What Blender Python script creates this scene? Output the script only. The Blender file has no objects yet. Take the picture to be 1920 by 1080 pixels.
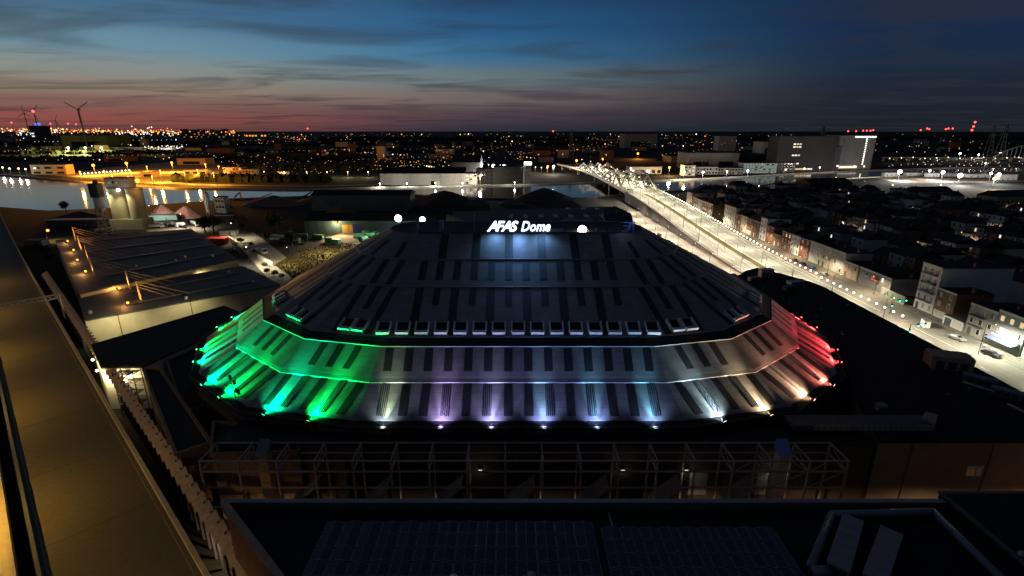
import bpy, math, random
from mathutils import Vector, Matrix, Euler

sc = bpy.context.scene
col = sc.collection
RND = random.Random(11)
PI = math.pi

# ------------------------------------------------------------------ camera
HCAM = 60.0
FPX = 950.0
PITCH = math.atan(295 / FPX)
cam_data = bpy.data.cameras.new('camera')
cam_data.sensor_width = 36
cam_data.lens = 36 * FPX / 1920
cam_data.clip_start = 0.5
cam_data.clip_end = 60000
cam = bpy.data.objects.new('camera', cam_data)
cam.location = (0, 0, HCAM)
cam.rotation_euler = (PI / 2 - PITCH, 0, 0)
col.objects.link(cam)
sc.camera = cam

# ------------------------------------------------------------------ render / exposure
sc.view_settings.view_transform = 'Standard'
sc.view_settings.look = 'None'
sc.view_settings.exposure = 0.0
sc.view_settings.gamma = 1.0
sc.render.engine = 'CYCLES'
sc.cycles.use_denoising = True
sc.cycles.max_bounces = 5
sc.cycles.diffuse_bounces = 2
sc.cycles.glossy_bounces = 3
sc.cycles.transparent_max_bounces = 6
sc.cycles.sample_clamp_indirect = 3.0
sc.cycles.caustics_reflective = False
sc.cycles.caustics_refractive = False


def s2l(r, g, b):
    def f(c):
        c /= 255.0
        return c / 12.92 if c <= 0.04045 else ((c + 0.055) / 1.055) ** 2.4
    return (f(r), f(g), f(b), 1.0)


# ------------------------------------------------------------------ world: dusk sky
world = bpy.data.worlds.new('World')
sc.world = world
world.use_nodes = True
wn = world.node_tree
wn.nodes.clear()


def wnode(t, **kw):
    n = wn.nodes.new(t)
    for k, v in kw.items():
        setattr(n, k, v)
    return n


def wmath(op, a, b=None, clamp=False):
    n = wnode('ShaderNodeMath', operation=op, use_clamp=clamp)
    for i, x in enumerate((a, b)):
        if x is None:
            continue
        if isinstance(x, (int, float)):
            n.inputs[i].default_value = x
        else:
            wn.links.new(x, n.inputs[i])
    return n.outputs[0]


w_out = wnode('ShaderNodeOutputWorld')
w_bg = wnode('ShaderNodeBackground')
w_tc = wnode('ShaderNodeTexCoord')
w_sep = wnode('ShaderNodeSeparateXYZ')
wn.links.new(w_tc.outputs['Generated'], w_sep.inputs[0])
SUNSET_AZ = math.radians(-62)          # after-glow sits to the left of the view (0 = +Y)
hx = wmath('MULTIPLY', w_sep.outputs[0], math.sin(SUNSET_AZ))
hy = wmath('MULTIPLY', w_sep.outputs[1], math.cos(SUNSET_AZ))
hdot = wmath('ADD', hx, hy)
hl = wmath('SQRT', wmath('ADD', wmath('MULTIPLY', w_sep.outputs[0], w_sep.outputs[0]),
                         wmath('ADD', wmath('MULTIPLY', w_sep.outputs[1], w_sep.outputs[1]), 1e-5)))
cosaz = wmath('DIVIDE', hdot, hl)      # 1 towards the after-glow, -1 away from it
elev = wmath('ARCTAN2', w_sep.outputs[2], hl)   # radians
elev_n = wmath('DIVIDE', elev, math.radians(24), clamp=True)  # 0..1 over 0..24 degrees


def w_ramp(stops):
    n = wnode('ShaderNodeValToRGB')
    n.color_ramp.interpolation = 'EASE'
    els = n.color_ramp.elements
    while len(els) < len(stops):
        els.new(0.5)
    for e, (p, c) in zip(els, stops):
        e.position = p / 24.0
        e.color = s2l(*c)
    wn.links.new(elev_n, n.inputs[0])
    return n.outputs[0]


glow_ramp = w_ramp([(0, (118, 68, 62)), (1.0, (142, 80, 72)), (2.4, (130, 96, 88)), (3.6, (146, 130, 114)),
                    (5.0, (136, 142, 138)), (7.0, (110, 144, 160)), (10, (72, 108, 136)), (24, (48, 52, 66))])
mid_ramp = w_ramp([(0, (48, 48, 60)), (1.6, (80, 66, 73)), (3.2, (114, 102, 100)), (5.2, (106, 122, 126)),
                   (7.5, (60, 112, 150)), (10, (43, 94, 138)), (14, (32, 62, 98)), (24, (42, 47, 62))])
far_ramp = w_ramp([(0, (29, 33, 39)), (3, (30, 38, 50)), (6, (27, 43, 66)), (9, (24, 42, 72)), (13, (23, 40, 68)),
                   (18, (32, 42, 62)), (24, (41, 45, 57))])


def w_map(x, a, b):
    n = wnode('ShaderNodeMapRange', interpolation_type='SMOOTHSTEP')
    wn.links.new(x, n.inputs[0])
    n.inputs[1].default_value = a
    n.inputs[2].default_value = b
    return n.outputs[0]


def w_mix(f, a, b, blend='MIX'):
    n = wnode('ShaderNodeMix', data_type='RGBA', blend_type=blend)
    for s, x in ((n.inputs[0], f), (n.inputs[6], a), (n.inputs[7], b)):
        if isinstance(x, (int, float)):
            s.default_value = x
        elif isinstance(x, tuple):
            s.default_value = x
        else:
            wn.links.new(x, s)
    return n.outputs[2]


sky = w_mix(w_map(cosaz, -0.12, 0.68), far_ramp, mid_ramp)
sky = w_mix(w_map(cosaz, 0.50, 0.98), sky, glow_ramp)
# thin stratus streaks: a noise on the cloud deck plane (dir.xy / dir.z), long and narrow as the deck recedes
w_den = wmath('ADD', w_sep.outputs[2], 0.045)
cu = wmath('DIVIDE', w_sep.outputs[0], w_den)
cv = wmath('DIVIDE', w_sep.outputs[1], w_den)
w_cv = wnode('ShaderNodeCombineXYZ')
wn.links.new(wmath('MULTIPLY', cu, 0.55), w_cv.inputs[0])
wn.links.new(wmath('MULTIPLY', cv, 1.0), w_cv.inputs[1])
w_no = wnode('ShaderNodeTexNoise')
w_no.inputs['Scale'].default_value = 0.85
w_no.inputs['Detail'].default_value = 6
w_no.inputs['Roughness'].default_value = 0.52
w_no.inputs['Distortion'].default_value = 0.55
wn.links.new(w_cv.outputs[0], w_no.inputs['Vector'])
cloud = w_map(w_no.outputs[0], 0.46, 0.68)
cloud = wmath('MULTIPLY', cloud, 0.58)
sky = w_mix(cloud, sky, w_mix(0.55, sky, s2l(52, 54, 64)), 'MIX')
sky = w_mix(wmath('MULTIPLY', cloud, 0.55), sky, s2l(40, 42, 54))
# below the horizon the world stays as dark as the far land
below = w_map(w_sep.outputs[2], -0.03, 0.0)
sky = w_mix(below, s2l(14, 15, 20), sky)
wn.links.new(sky, w_bg.inputs[0])
w_bg.inputs[1].default_value = 1.0
wn.links.new(w_bg.outputs[0], w_out.inputs[0])


# ------------------------------------------------------------------ pixel helpers (photo pixel -> place on a level)
CP, SP = math.cos(PITCH), math.sin(PITCH)


def _ray(x, y):
    dx, dy = x - 960, y - 540
    return dx, FPX * CP - dy * SP, -(FPX * SP + dy * CP)


def G(x, y, z=0.0):
    d = _ray(x, y)
    t = (HCAM - z) / -d[2]
    return d[0] * t, d[1] * t


def VZ(x, y, Y):
    d = _ray(x, y)
    t = Y / d[1]
    return d[0] * t, HCAM + d[2] * t


# ------------------------------------------------------------------ materials
MATS = {}


def mat(name, c, rough=0.8, var=0.18, scale=0.6, metal=0.0, bump=0.0, stretch=(1, 1, 1), spec=0.35, c2=None, obj=False):
    if name in MATS:
        return MATS[name]
    m = bpy.data.materials.new(name)
    MATS[name] = m
    m.use_nodes = True
    nt = m.node_tree
    b = nt.nodes['Principled BSDF']
    b.inputs['Roughness'].default_value = rough
    b.inputs['Metallic'].default_value = metal
    b.inputs['Specular IOR Level'].default_value = spec
    if var <= 0:
        b.inputs['Base Color'].default_value = (*c, 1)
        return m
    if obj:
        tc = nt.nodes.new('ShaderNodeTexCoord')
        src = tc.outputs['Object']
    else:
        geo = nt.nodes.new('ShaderNodeNewGeometry')
        src = geo.outputs['Position']
    mp = nt.nodes.new('ShaderNodeMapping')
    mp.inputs['Scale'].default_value = stretch
    nt.links.new(src, mp.inputs[0])
    n1 = nt.nodes.new('ShaderNodeTexNoise')
    n1.inputs['Scale'].default_value = scale
    n1.inputs['Detail'].default_value = 6
    n1.inputs['Roughness'].default_value = 0.62
    nt.links.new(mp.outputs[0], n1.inputs['Vector'])
    rp = nt.nodes.new('ShaderNodeValToRGB')
    rp.color_ramp.elements[0].position = 0.3
    rp.color_ramp.elements[1].position = 0.7
    lo = tuple(max(0, x * (1 - var)) for x in c)
    hi = tuple(min(1, x * (1 + var)) for x in c) if c2 is None else c2
    rp.color_ramp.elements[0].color = (*lo, 1)
    rp.color_ramp.elements[1].color = (*hi, 1)
    nt.links.new(n1.outputs[0], rp.inputs[0])
    nt.links.new(rp.outputs[0], b.inputs['Base Color'])
    if bump > 0:
        bm = nt.nodes.new('ShaderNodeBump')
        bm.inputs['Strength'].default_value = bump
        bm.inputs['Distance'].default_value = 0.3
        nt.links.new(n1.outputs[0], bm.inputs['Height'])
        nt.links.new(bm.outputs[0], b.inputs['Normal'])
    return m


def emis(name, c, s, sample=False):
    if name in MATS:
        return MATS[name]
    m = bpy.data.materials.new(name)
    MATS[name] = m
    m.use_nodes = True
    nt = m.node_tree
    nt.nodes.clear()
    o = nt.nodes.new('ShaderNodeOutputMaterial')
    e = nt.nodes.new('ShaderNodeEmission')
    e.inputs[0].default_value = (*c, 1)
    e.inputs[1].default_value = s
    nt.links.new(e.outputs[0], o.inputs[0])
    if not sample:
        m.cycles.emission_sampling = 'NONE'
    return m


M_land = mat('land', (0.020, 0.021, 0.018), 0.95, 0.5, 0.012, spec=0.1)
M_asphalt = mat('asphalt', (0.055, 0.054, 0.050), 0.85, 0.25, 0.35, spec=0.2)
M_roadlight = mat('worn_concrete_road', (0.17, 0.165, 0.145), 0.85, 0.22, 0.25, stretch=(1.4, 0.12, 1), spec=0.2)
M_pave = mat('pavement', (0.20, 0.185, 0.16), 0.9, 0.2, 0.5, spec=0.2)
M_brickpave = mat('brick_paving', (0.17, 0.12, 0.09), 0.9, 0.25, 0.9, spec=0.2)
M_grass = mat('grass', (0.05, 0.062, 0.018), 0.95, 0.6, 0.35, spec=0.1)
M_drygrass = mat('dry_grass', (0.095, 0.068, 0.028), 0.95, 0.5, 0.12, spec=0.1, bump=0.3, c2=(0.055, 0.050, 0.018))
M_dirt = mat('dirt', (0.16, 0.13, 0.09), 0.95, 0.35, 0.2, spec=0.1)
M_white = mat('white_paint', (0.70, 0.69, 0.66), 0.6, 0.10, 0.5)
M_offwhite = mat('off_white_render', (0.55, 0.53, 0.48), 0.85, 0.16, 0.5)
M_grey = mat('grey_render', (0.30, 0.295, 0.28), 0.85, 0.2, 0.5)
M_dgrey = mat('dark_grey_cladding', (0.085, 0.088, 0.092), 0.7, 0.25, 0.4)
M_black = mat('black_bitumen', (0.016, 0.016, 0.018), 0.85, 0.4, 0.35, spec=0.2)
M_roofblk = mat('dark_roof_felt', (0.022, 0.022, 0.025), 0.8, 0.4, 0.12, spec=0.25)
M_concrete = mat('concrete', (0.30, 0.285, 0.25), 0.9, 0.22, 0.35)
M_silo = mat('silo_concrete', (0.42, 0.40, 0.29), 0.85, 0.22, 0.25, stretch=(1, 1, 0.15))
M_steel = mat('galvanised_steel', (0.32, 0.32, 0.33), 0.45, 0.15, 2.0, metal=0.7)
M_dsteel = mat('dark_steel', (0.05, 0.05, 0.055), 0.5, 0.2, 2.0, metal=0.5)
M_brick = mat('red_brick', (0.20, 0.085, 0.055), 0.9, 0.3, 1.2)
M_brick2 = mat('brown_brick', (0.16, 0.095, 0.06), 0.9, 0.3, 1.2)
M_tan = mat('tan_render', (0.42, 0.30, 0.18), 0.9, 0.15, 0.6)
M_glass = mat('dark_glass', (0.012, 0.013, 0.016), 0.12, 0, spec=0.6)
M_tyre = mat('tyre_rubber', (0.012, 0.012, 0.012), 0.85, 0)
M_leaf = mat('leaves', (0.035, 0.055, 0.015), 0.8, 0.6, 1.5, spec=0.2)
M_bark = mat('bark', (0.05, 0.038, 0.026), 0.95, 0.3, 3.0)
M_sand = mat('pink_sand', (0.52, 0.27, 0.21), 0.95, 0.15, 0.3)
M_coal = mat('dark_gravel', (0.045, 0.045, 0.046), 0.95, 0.3, 0.25, bump=0.4)
M_red = mat('red_paint', (0.45, 0.03, 0.02), 0.5, 0.12, 1.0)
M_green = mat('green_paint', (0.03, 0.14, 0.06), 0.6, 0.2, 0.8)
M_teal = mat('teal_cladding', (0.07, 0.115, 0.12), 0.7, 0.15, 0.25)
M_blue = mat('blue_paint', (0.02, 0.05, 0.24), 0.6, 0.1, 0.6)
M_yellow = mat('yellow_door', (0.55, 0.34, 0.08), 0.6, 0.08, 0.6)

E_white = emis('lamp_white', (1.0, 0.95, 0.86), 14, True)
E_warm = emis('lamp_warm', (1.0, 0.74, 0.42), 5, True)
E_sodium = emis('lamp_sodium', (1.0, 0.40, 0.05), 3.4, True)
E_red = emis('lamp_red', (1.0, 0.05, 0.04), 7)
E_win = emis('lit_window', (1.0, 0.70, 0.36), 0.9)
E_winw = emis('lit_window_white', (0.95, 0.95, 0.86), 1.1)
E_wind = emis('dim_lit_window', (1.0, 0.60, 0.25), 0.28)


# ------------------------------------------------------------------ object helpers
BASE = {}     # object name -> world position of its origin


def link(name, data, parent=None, loc=(0, 0, 0), rot=None):
    o = bpy.data.objects.new(name, data)
    col.objects.link(o)
    pb = Vector((0, 0, 0))
    if parent is not None:
        o.parent = parent
        pb = BASE.get(parent.name, Vector((0, 0, 0)))
    o.location = loc
    if rot:
        o.rotation_euler = rot
    BASE[o.name] = pb + Vector(loc)
    return o


def tag(o, label=None, cat=None, group=None, kind=None):
    if label:
        o['label'] = label
    if cat:
        o['category'] = cat
    if group:
        o['group'] = group
    if kind:
        o['kind'] = kind
    return o


def thing(name, label, cat, loc=(0, 0, 0), group=None, rz=0.0):
    o = link(name, None, None, loc, (0, 0, rz) if rz else None)
    o.empty_display_size = 0.5
    return tag(o, label, cat, group)


class MB:
    def __init__(s):
        s.v = []
        s.f = []

    def add(s, vs, fs):
        b = len(s.v)
        s.v.extend(vs)
        s.f.extend([tuple(b + i for i in f) for f in fs])
        return s

    def box(s, x0, y0, z0, x1, y1, z1):
        return s.add([(x0, y0, z0), (x1, y0, z0), (x1, y1, z0), (x0, y1, z0), (x0, y0, z1), (x1, y0, z1), (x1, y1, z1), (x0, y1, z1)],
                     [(0, 3, 2, 1), (4, 5, 6, 7), (0, 1, 5, 4), (1, 2, 6, 5), (2, 3, 7, 6), (3, 0, 4, 7)])

    def cbox(s, cx, cy, z0, w, d, h, a=0.0):
        c_, s_ = math.cos(a), math.sin(a)
        p = []
        for z in (z0, z0 + h):
            for x, y in ((-w / 2, -d / 2), (w / 2, -d / 2), (w / 2, d / 2), (-w / 2, d / 2)):
                p.append((cx + x * c_ - y * s_, cy + x * s_ + y * c_, z))
        return s.add(p, [(0, 3, 2, 1), (4, 5, 6, 7), (0, 1, 5, 4), (1, 2, 6, 5), (2, 3, 7, 6), (3, 0, 4, 7)])

    def prism(s, poly, z0, z1, top=True, bottom=True, zf=None):
        n = len(poly)
        ar = sum(poly[i][0] * poly[(i + 1) % n][1] - poly[(i + 1) % n][0] * poly[i][1] for i in range(n))
        if ar < 0:
            poly = poly[::-1]
        vs = [(x, y, z0) for x, y in poly] + [(x, y, z1 if zf is None else zf(x, y)) for x, y in poly]
        fs = [(i, (i + 1) % n, n + (i + 1) % n, n + i) for i in range(n)]
        if top:
            fs.append(tuple(range(n, 2 * n)))
        if bottom:
            fs.append(tuple(range(n - 1, -1, -1)))
        return s.add(vs, fs)

    def cyl(s, x, y, z0, z1, r, n=16, r2=None):
        r2 = r if r2 is None else r2
        vs = [(x + r * math.cos(2 * PI * i / n), y + r * math.sin(2 * PI * i / n), z0) for i in range(n)]
        vs += [(x + r2 * math.cos(2 * PI * i / n), y + r2 * math.sin(2 * PI * i / n), z1) for i in range(n)]
        fs = [(i, (i + 1) % n, n + (i + 1) % n, n + i) for i in range(n)] + [tuple(range(n, 2 * n)), tuple(range(n - 1, -1, -1))]
        return s.add(vs, fs)

    def beam(s, p, q, w, h=None):
        h = w if h is None else h
        p, q = Vector(p), Vector(q)
        d = (q - p)
        if d.length < 1e-6:
            return s
        d.normalize()
        up = Vector((0, 0, 1)) if abs(d.z) < 0.98 else Vector((0, 1, 0))
        a = d.cross(up).normalized() * (w / 2)
        b = a.cross(d).normalized() * (h / 2)
        vs = []
        for c in (p, q):
            vs += [tuple(c - a - b), tuple(c + a - b), tuple(c + a + b), tuple(c - a + b)]
        return s.add(vs, [(0, 1, 2, 3), (7, 6, 5, 4), (0, 4, 5, 1), (1, 5, 6, 2), (2, 6, 7, 3), (3, 7, 4, 0)])

    def tube(s, p, q, r, n=8, r2=None):
        r2 = r if r2 is None else r2
        p, q = Vector(p), Vector(q)
        d = (q - p).normalized()
        up = Vector((0, 0, 1)) if abs(d.z) < 0.98 else Vector((0, 1, 0))
        a = d.cross(up).normalized()
        b = a.cross(d).normalized()
        vs = []
        for c, rr in ((p, r), (q, r2)):
            for i in range(n):
                t = 2 * PI * i / n
                vs.append(tuple(c + a * (rr * math.cos(t)) + b * (rr * math.sin(t))))
        fs = [(i, (i + 1) % n, n + (i + 1) % n, n + i) for i in range(n)] + [tuple(range(n - 1, -1, -1)), tuple(range(n, 2 * n))]
        return s.add(vs, fs)

    def quad(s, a, b, c, d):
        return s.add([tuple(a), tuple(b), tuple(c), tuple(d)], [(0, 1, 2, 3)])

    def slab(s, q, n, th):
        """quad q (4 Vectors) thickened by th along n"""
        q = [Vector(x) for x in q]
        n = Vector(n).normalized() * th
        return s.add([tuple(x) for x in q] + [tuple(x + n) for x in q],
                     [(0, 3, 2, 1), (4, 5, 6, 7), (0, 1, 5, 4), (1, 2, 6, 5), (2, 3, 7, 6), (3, 0, 4, 7)])

    def ball(s, c, r, n=8, m=6):
        c = Vector(c)
        vs = [tuple(c + Vector((0, 0, r)))]
        for j in range(1, m):
            t = PI * j / m
            for i in range(n):
                p = 2 * PI * i / n
                vs.append(tuple(c + Vector((r * math.sin(t) * math.cos(p), r * math.sin(t) * math.sin(p), r * math.cos(t)))))
        vs.append(tuple(c - Vector((0, 0, r))))
        fs = [(0, 1 + i, 1 + (i + 1) % n) for i in range(n)]
        for j in range(m - 2):
            for i in range(n):
                a = 1 + j * n + i
                b = 1 + j * n + (i + 1) % n
                fs.append((a, a + n, b + n, b))
        e = len(vs) - 1
        k = 1 + (m - 2) * n
        fs += [(e, k + (i + 1) % n, k + i) for i in range(n)]
        return s.add(vs, fs)

    def mesh(s, name, m, off=None, smooth=False):
        me = bpy.data.meshes.new(name)
        vs = s.v if off is None else [(x - off.x, y - off.y, z - off.z) for x, y, z in s.v]
        me.from_pydata(vs, [], s.f)
        me.update()
        if m is not None:
            me.materials.append(m)
        if smooth:
            for p in me.polygons:
                p.use_smooth = True
        return me

    def build(s, name, m, parent=None, smooth=False):
        """verts are in world space; the object sits at its parent's origin"""
        off = BASE.get(parent.name) if parent is not None else None
        return link(name, s.mesh(name, m, off, smooth), parent)

    def local(s, name, m, parent=None, loc=(0, 0, 0), smooth=False):
        return link(name, s.mesh(name, m, None, smooth), parent, loc)


def copy_tree(o, parent=None):
    c = o.copy()
    col.objects.link(c)
    c.parent = parent
    for ch in list(o.children):
        copy_tree(ch, c)
    return c


def light(name, kind, loc, color, power, parent=None, target=None, size=0.15, angle=None, blend=0.6):
    d = bpy.data.lights.new(name, kind)
    d.color = color
    d.energy = power
    if kind in ('POINT', 'SPOT'):
        d.shadow_soft_size = size
    if kind == 'SPOT':
        d.spot_size = math.radians(angle or 90)
        d.spot_blend = blend
    off = BASE.get(parent.name) if parent is not None else Vector((0, 0, 0))
    o = link(name, d, parent, tuple(Vector(loc) - off))
    if target is not None:
        o.rotation_euler = (Vector(target) - Vector(loc)).to_track_quat('-Z', 'Y').to_euler()
    return o


def sheet(name, poly, z, m, kind='structure', zf=None):
    mb = MB()
    n = len(poly)
    ar = sum(poly[i][0] * poly[(i + 1) % n][1] - poly[(i + 1) % n][0] * poly[i][1] for i in range(n))
    if ar < 0:
        poly = poly[::-1]
    mb.add([(x, y, z if zf is None else zf(x, y)) for x, y in poly], [tuple(range(n))])
    o = mb.build(name, m)
    return tag(o, kind=kind)

# ================================================================== SETTING: ground, water, roads
def ground_disc():
    mb = MB()
    rings = [0, 200, 600, 1500, 4000, 12000, 45000]
    n = 48
    vs = [(0, 0, 0)]
    for r in rings[1:]:
        for i in range(n):
            vs.append((r * math.cos(2 * PI * i / n), r * math.sin(2 * PI * i / n), 0))
    fs = [(0, 1 + i, 1 + (i + 1) % n) for i in range(n)]
    for k in range(len(rings) - 2):
        for i in range(n):
            a, b = 1 + k * n + i, 1 + k * n + (i + 1) % n
            fs.append((a, a + n, b + n, b))
    mb.add(vs, fs)
    return tag(mb.build('ground', M_land), kind='structure')


ground_disc()

# canal
m = bpy.data.materials.new('canal_water')
MATS['canal_water'] = m
m.use_nodes = True
nt = m.node_tree
b = nt.nodes['Principled BSDF']
b.inputs['Base Color'].default_value = (0.012, 0.014, 0.018, 1)
b.inputs['Roughness'].default_value = 0.06
b.inputs['IOR'].default_value = 1.33
b.inputs['Specular IOR Level'].default_value = 0.9
g_ = nt.nodes.new('ShaderNodeNewGeometry')
mp = nt.nodes.new('ShaderNodeMapping')
mp.inputs['Scale'].default_value = (0.25, 0.5, 1)
nt.links.new(g_.outputs['Position'], mp.inputs[0])
no = nt.nodes.new('ShaderNodeTexNoise')
no.inputs['Scale'].default_value = 1.2
no.inputs['Detail'].default_value = 4
nt.links.new(mp.outputs[0], no.inputs['Vector'])
bm_ = nt.nodes.new('ShaderNodeBump')
bm_.inputs['Strength'].default_value = 0.10
bm_.inputs['Distance'].default_value = 0.25
nt.links.new(no.outputs[0], bm_.inputs['Height'])
nt.links.new(bm_.outputs[0], b.inputs['Normal'])

FAR_BANK = [G(*p) for p in [(-700, 300), (-300, 315), (0, 329), (200, 346), (330, 354), (560, 357), (700, 353), (860, 350), (1000, 347), (1130, 343),
                            (1280, 338), (1400, 332), (1480, 327), (1640, 320), (1800, 315), (2200, 306)]]
NEAR_BANK = [G(*p) for p in [(-900, 350), (-300, 372), (0, 388), (90, 395), (170, 392), (330, 381), (430, 374), (580, 369), (720, 362), (860, 372), (1000, 374),
                             (1110, 372), (1200, 362), (1330, 355), (1480, 342), (1640, 333), (1800, 326), (2200, 314)]]
# the water is a strip of quads between the two banks
wmb = MB()
tag(sheet('canal_water', FAR_BANK + NEAR_BANK[::-1], 0.06, m), kind='structure')


def strip(name, pts, w, z, m, side=1, kind='structure'):
    """a flat band of width w along pts, on its left (side=1) or right"""
    mb = MB()
    vs = []
    for i, p in enumerate(pts):
        a = Vector(pts[max(0, i - 1)])
        c = Vector(pts[min(len(pts) - 1, i + 1)])
        d = (c - a).normalized()
        nrm = Vector((-d.y, d.x)) * side
        q = Vector(p) + nrm * w
        vs += [(p[0], p[1], z), (q.x, q.y, z)]
    fs = []
    for i in range(len(pts) - 1):
        f = (2 * i, 2 * i + 2, 2 * i + 3, 2 * i + 1)
        fs.append(f if side > 0 else f[::-1])
    mb.add(vs, fs)
    return tag(mb.build(name, m), kind=kind)


# quay walls along the canal
for pts, name, h, lab in ((FAR_BANK, 'quay_wall', 1.6, 'low concrete quay wall along the far side of the canal'),
                          (NEAR_BANK[6:], 'quay_wall', 1.1, 'low quay wall on the gravel yard side of the canal')):
    qw = MB()
    for a, c in zip(pts[:-1], pts[1:]):
        qw.beam((a[0], a[1], h / 2), (c[0], c[1], h / 2), 1.0, h)
    tag(qw.build(name, M_concrete), lab, 'quay wall')
strip('quay_road', [(x, y + 38) for x, y in FAR_BANK[1:8]], 10, 0.03, M_pave)
strip('quay_road', [(x, y + 6) for x, y in FAR_BANK[9:]], 12, 0.03, M_pave)

# street, ramp and bridge deck: the ramp climbs from the street to the bridge
ROADL, ROADR = 101.0, 129.5


def ramp_z(Y):
    t = min(1, max(0, (Y - 205) / 240.0))
    return 0.03 + 7.8 * t * t * (3 - 2 * t)


sheet('street', [(80, 40), (143, 40), (143, 470), (80, 470)], 0.012, M_brickpave)
sheet('lower_street', [(76, 170), (98.5, 170), (98.5, 470), (84, 470)], 0.02, M_pave)


def long_band(mb, x0, x1, y0, y1, dz, th=None, step=10):
    n = max(1, int((y1 - y0) / step))
    ys = [y0 + (y1 - y0) * i / n for i in range(n + 1)]
    for a, c in zip(ys[:-1], ys[1:]):
        za, zc = ramp_z(a) + dz, ramp_z(c) + dz
        if th is None:
            mb.quad((x0, a, za), (x1, a, za), (x1, c, zc), (x0, c, zc))
        else:
            mb.add([(x0, a, za - th), (x1, a, za - th), (x1, c, zc - th), (x0, c, zc - th), (x0, a, za), (x1, a, za), (x1, c, zc), (x0, c, zc)],
                   [(0, 3, 2, 1), (4, 5, 6, 7), (0, 1, 5, 4), (2, 3, 7, 6), (3, 0, 4, 7), (1, 2, 6, 5)])
    return mb


road = tag(long_band(MB(), ROADL, ROADR, 60, 452, 0.0).build('road', M_roadlight), kind='structure')
tag(long_band(MB(), ROADR, 143, 60, 205, -0.006).build('road', M_roadlight), kind='structure')
tag(long_band(MB(), 138.5, 143, 60, 470, 0).build('pavement', M_pave), kind='structure') if False else None
# pavement with a kerb in front of the houses
pk = MB().box(138.6, 60, 0, 143.0, 470, 0.14)
tag(pk.build('pavement', M_pave), kind='structure')
# embankment walls of the ramp
for x, lab in ((ROADL - 0.3, 'long shade-darkened retaining wall of the ramp above the lower street'), (ROADR + 0.3, 'pale retaining wall of the ramp facing the row houses')):
    w = MB()
    ys = [205 + 10 * i for i in range(26)]
    for a, c in zip(ys[:-1], ys[1:]):
        w.add([(x - .3, a, 0), (x + .3, a, 0), (x + .3, c, 0), (x - .3, c, 0), (x - .3, a, ramp_z(a) + .7), (x + .3, a, ramp_z(a) + .7), (x + .3, c, ramp_z(c) + .7), (x - .3, c, ramp_z(c) + .7)],
              [(4, 5, 6, 7), (0, 1, 5, 4), (2, 3, 7, 6), (3, 0, 4, 7), (1, 2, 6, 5)])
    tag(w.build('retaining_wall', M_dgrey if x < 110 else M_concrete), lab, 'wall')  # street-side wall: the embankment's shade is put into its dark colour
# median, cycle path, lane lines
tag(long_band(MB(), 113.2, 116.6, 222, 440, 0.12, 0.14).build('grass_median', M_drygrass), kind='structure')
tag(long_band(MB(), ROADL + 0.2, 103.6, 150, 452, 0.06, 0.1).build('cycle_path', M_brickpave), kind='structure')
tag(long_band(MB(), 111.4, 113.1, 190, 445, 0.10, 0.12).build('pavement', M_pave), kind='structure')
M_mark = mat('road_marking', (0.62, 0.62, 0.58), 0.7, 0.2, 0.8)
for x in (104.0, 111.0, 117.1, 128.2):
    long_band(MB(), x - .09, x + .09, 130, 450, 0.006).build('lane_line', M_mark, road)
for x in (107.5, 120.9, 124.6):
    for y in range(120, 450, 9):
        long_band(MB(), x - .08, x + .08, y, y + 3, 0.006).build('lane_dash', M_mark, road)
for k in range(9):
    MB().box(104.6 + k * 0.75, 196, 0.036, 105.0 + k * 0.75, 199.5, 0.037).build('crossing_stripe', M_mark, road)
for k in range(10):
    MB().box(118 + k * 1.0, 153, 0.036, 118.5 + k * 1.0, 156.5, 0.037).build('crossing_stripe', M_mark, road)
for k in range(9):   # tram rails
    pass
for x in (131.6, 133.0, 135.2, 136.6):
    MB().box(x - .06, 60, 0.031, x + .06, 204, 0.034).build('tram_rail', M_steel, road)

# yards and field on the other side of the arena
sheet('grass_field', [G(*p) for p in [(515, 497), (560, 470), (640, 455), (700, 462), (735, 470), (640, 520), (560, 530)]], 0.02, M_drygrass)
sheet('yard', [G(*p) for p in [(600, 452), (640, 436), (790, 432), (790, 470), (690, 468), (620, 462)]], 0.012, M_dirt)
sheet('access_road', [G(*p) for p in [(430, 440), (475, 435), (560, 500), (640, 560), (590, 575), (500, 520)]], 0.016, M_pave)
sheet('yard', [G(*p) for p in [(265, 425), (440, 410), (470, 440), (300, 455)]], 0.014, M_dirt)
sheet('freight_yard', [G(*p) for p in [(120, 328), (200, 314), (330, 303), (400, 302), (440, 322), (440, 336), (300, 345), (200, 338)]], 0.04, mat('yard_gravel', (.30, .25, .17), .95, .4, .05, spec=.1))
sheet('yard', [G(*p) for p in [(1065, 372), (1150, 362), (1200, 372), (1180, 392), (1100, 392)]], 0.03, M_pave)
sheet('building_site', [G(*p) for p in [(1640, 322), (1920, 318), (1990, 340), (1700, 344), (1640, 334)]], 0.05, M_dirt)

# ================================================================== THE ARENA
AX, AY, RIMZ = 1.1, 116.8, 15.5
HALF_AT = [(46.5, 27.2), (44.0, 27.0), (39.5, 25.6), (33.0, 23.4), (7.75, 21.5), (0, 21.0)]


def half_at(r):
    for (r0, h0), (r1, h1) in zip(HALF_AT[:-1], HALF_AT[1:]):
        if r >= r1:
            return h0 + (h1 - h0) * (r0 - r) / (r0 - r1)
    return HALF_AT[-1][1]


NEND = 7
DANG = PI / NEND


def plan_vertices(r):
    """corners of the roof outline at offset r from the ridge line, counter-clockwise seen from above starting front-left"""
    pts = []
    for k in range(NEND + 1):        # right end: from front (0) round to back (180)
        a = k * DANG
        pts.append((AX + half_at(r) + r * math.sin(a), AY - r * math.cos(a)))
    for k in range(NEND + 1):        # left end: from back round to front
        a = PI - k * DANG
        pts.append((AX - half_at(r) - r * math.sin(a), AY - r * math.cos(a)))
    return pts


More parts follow.
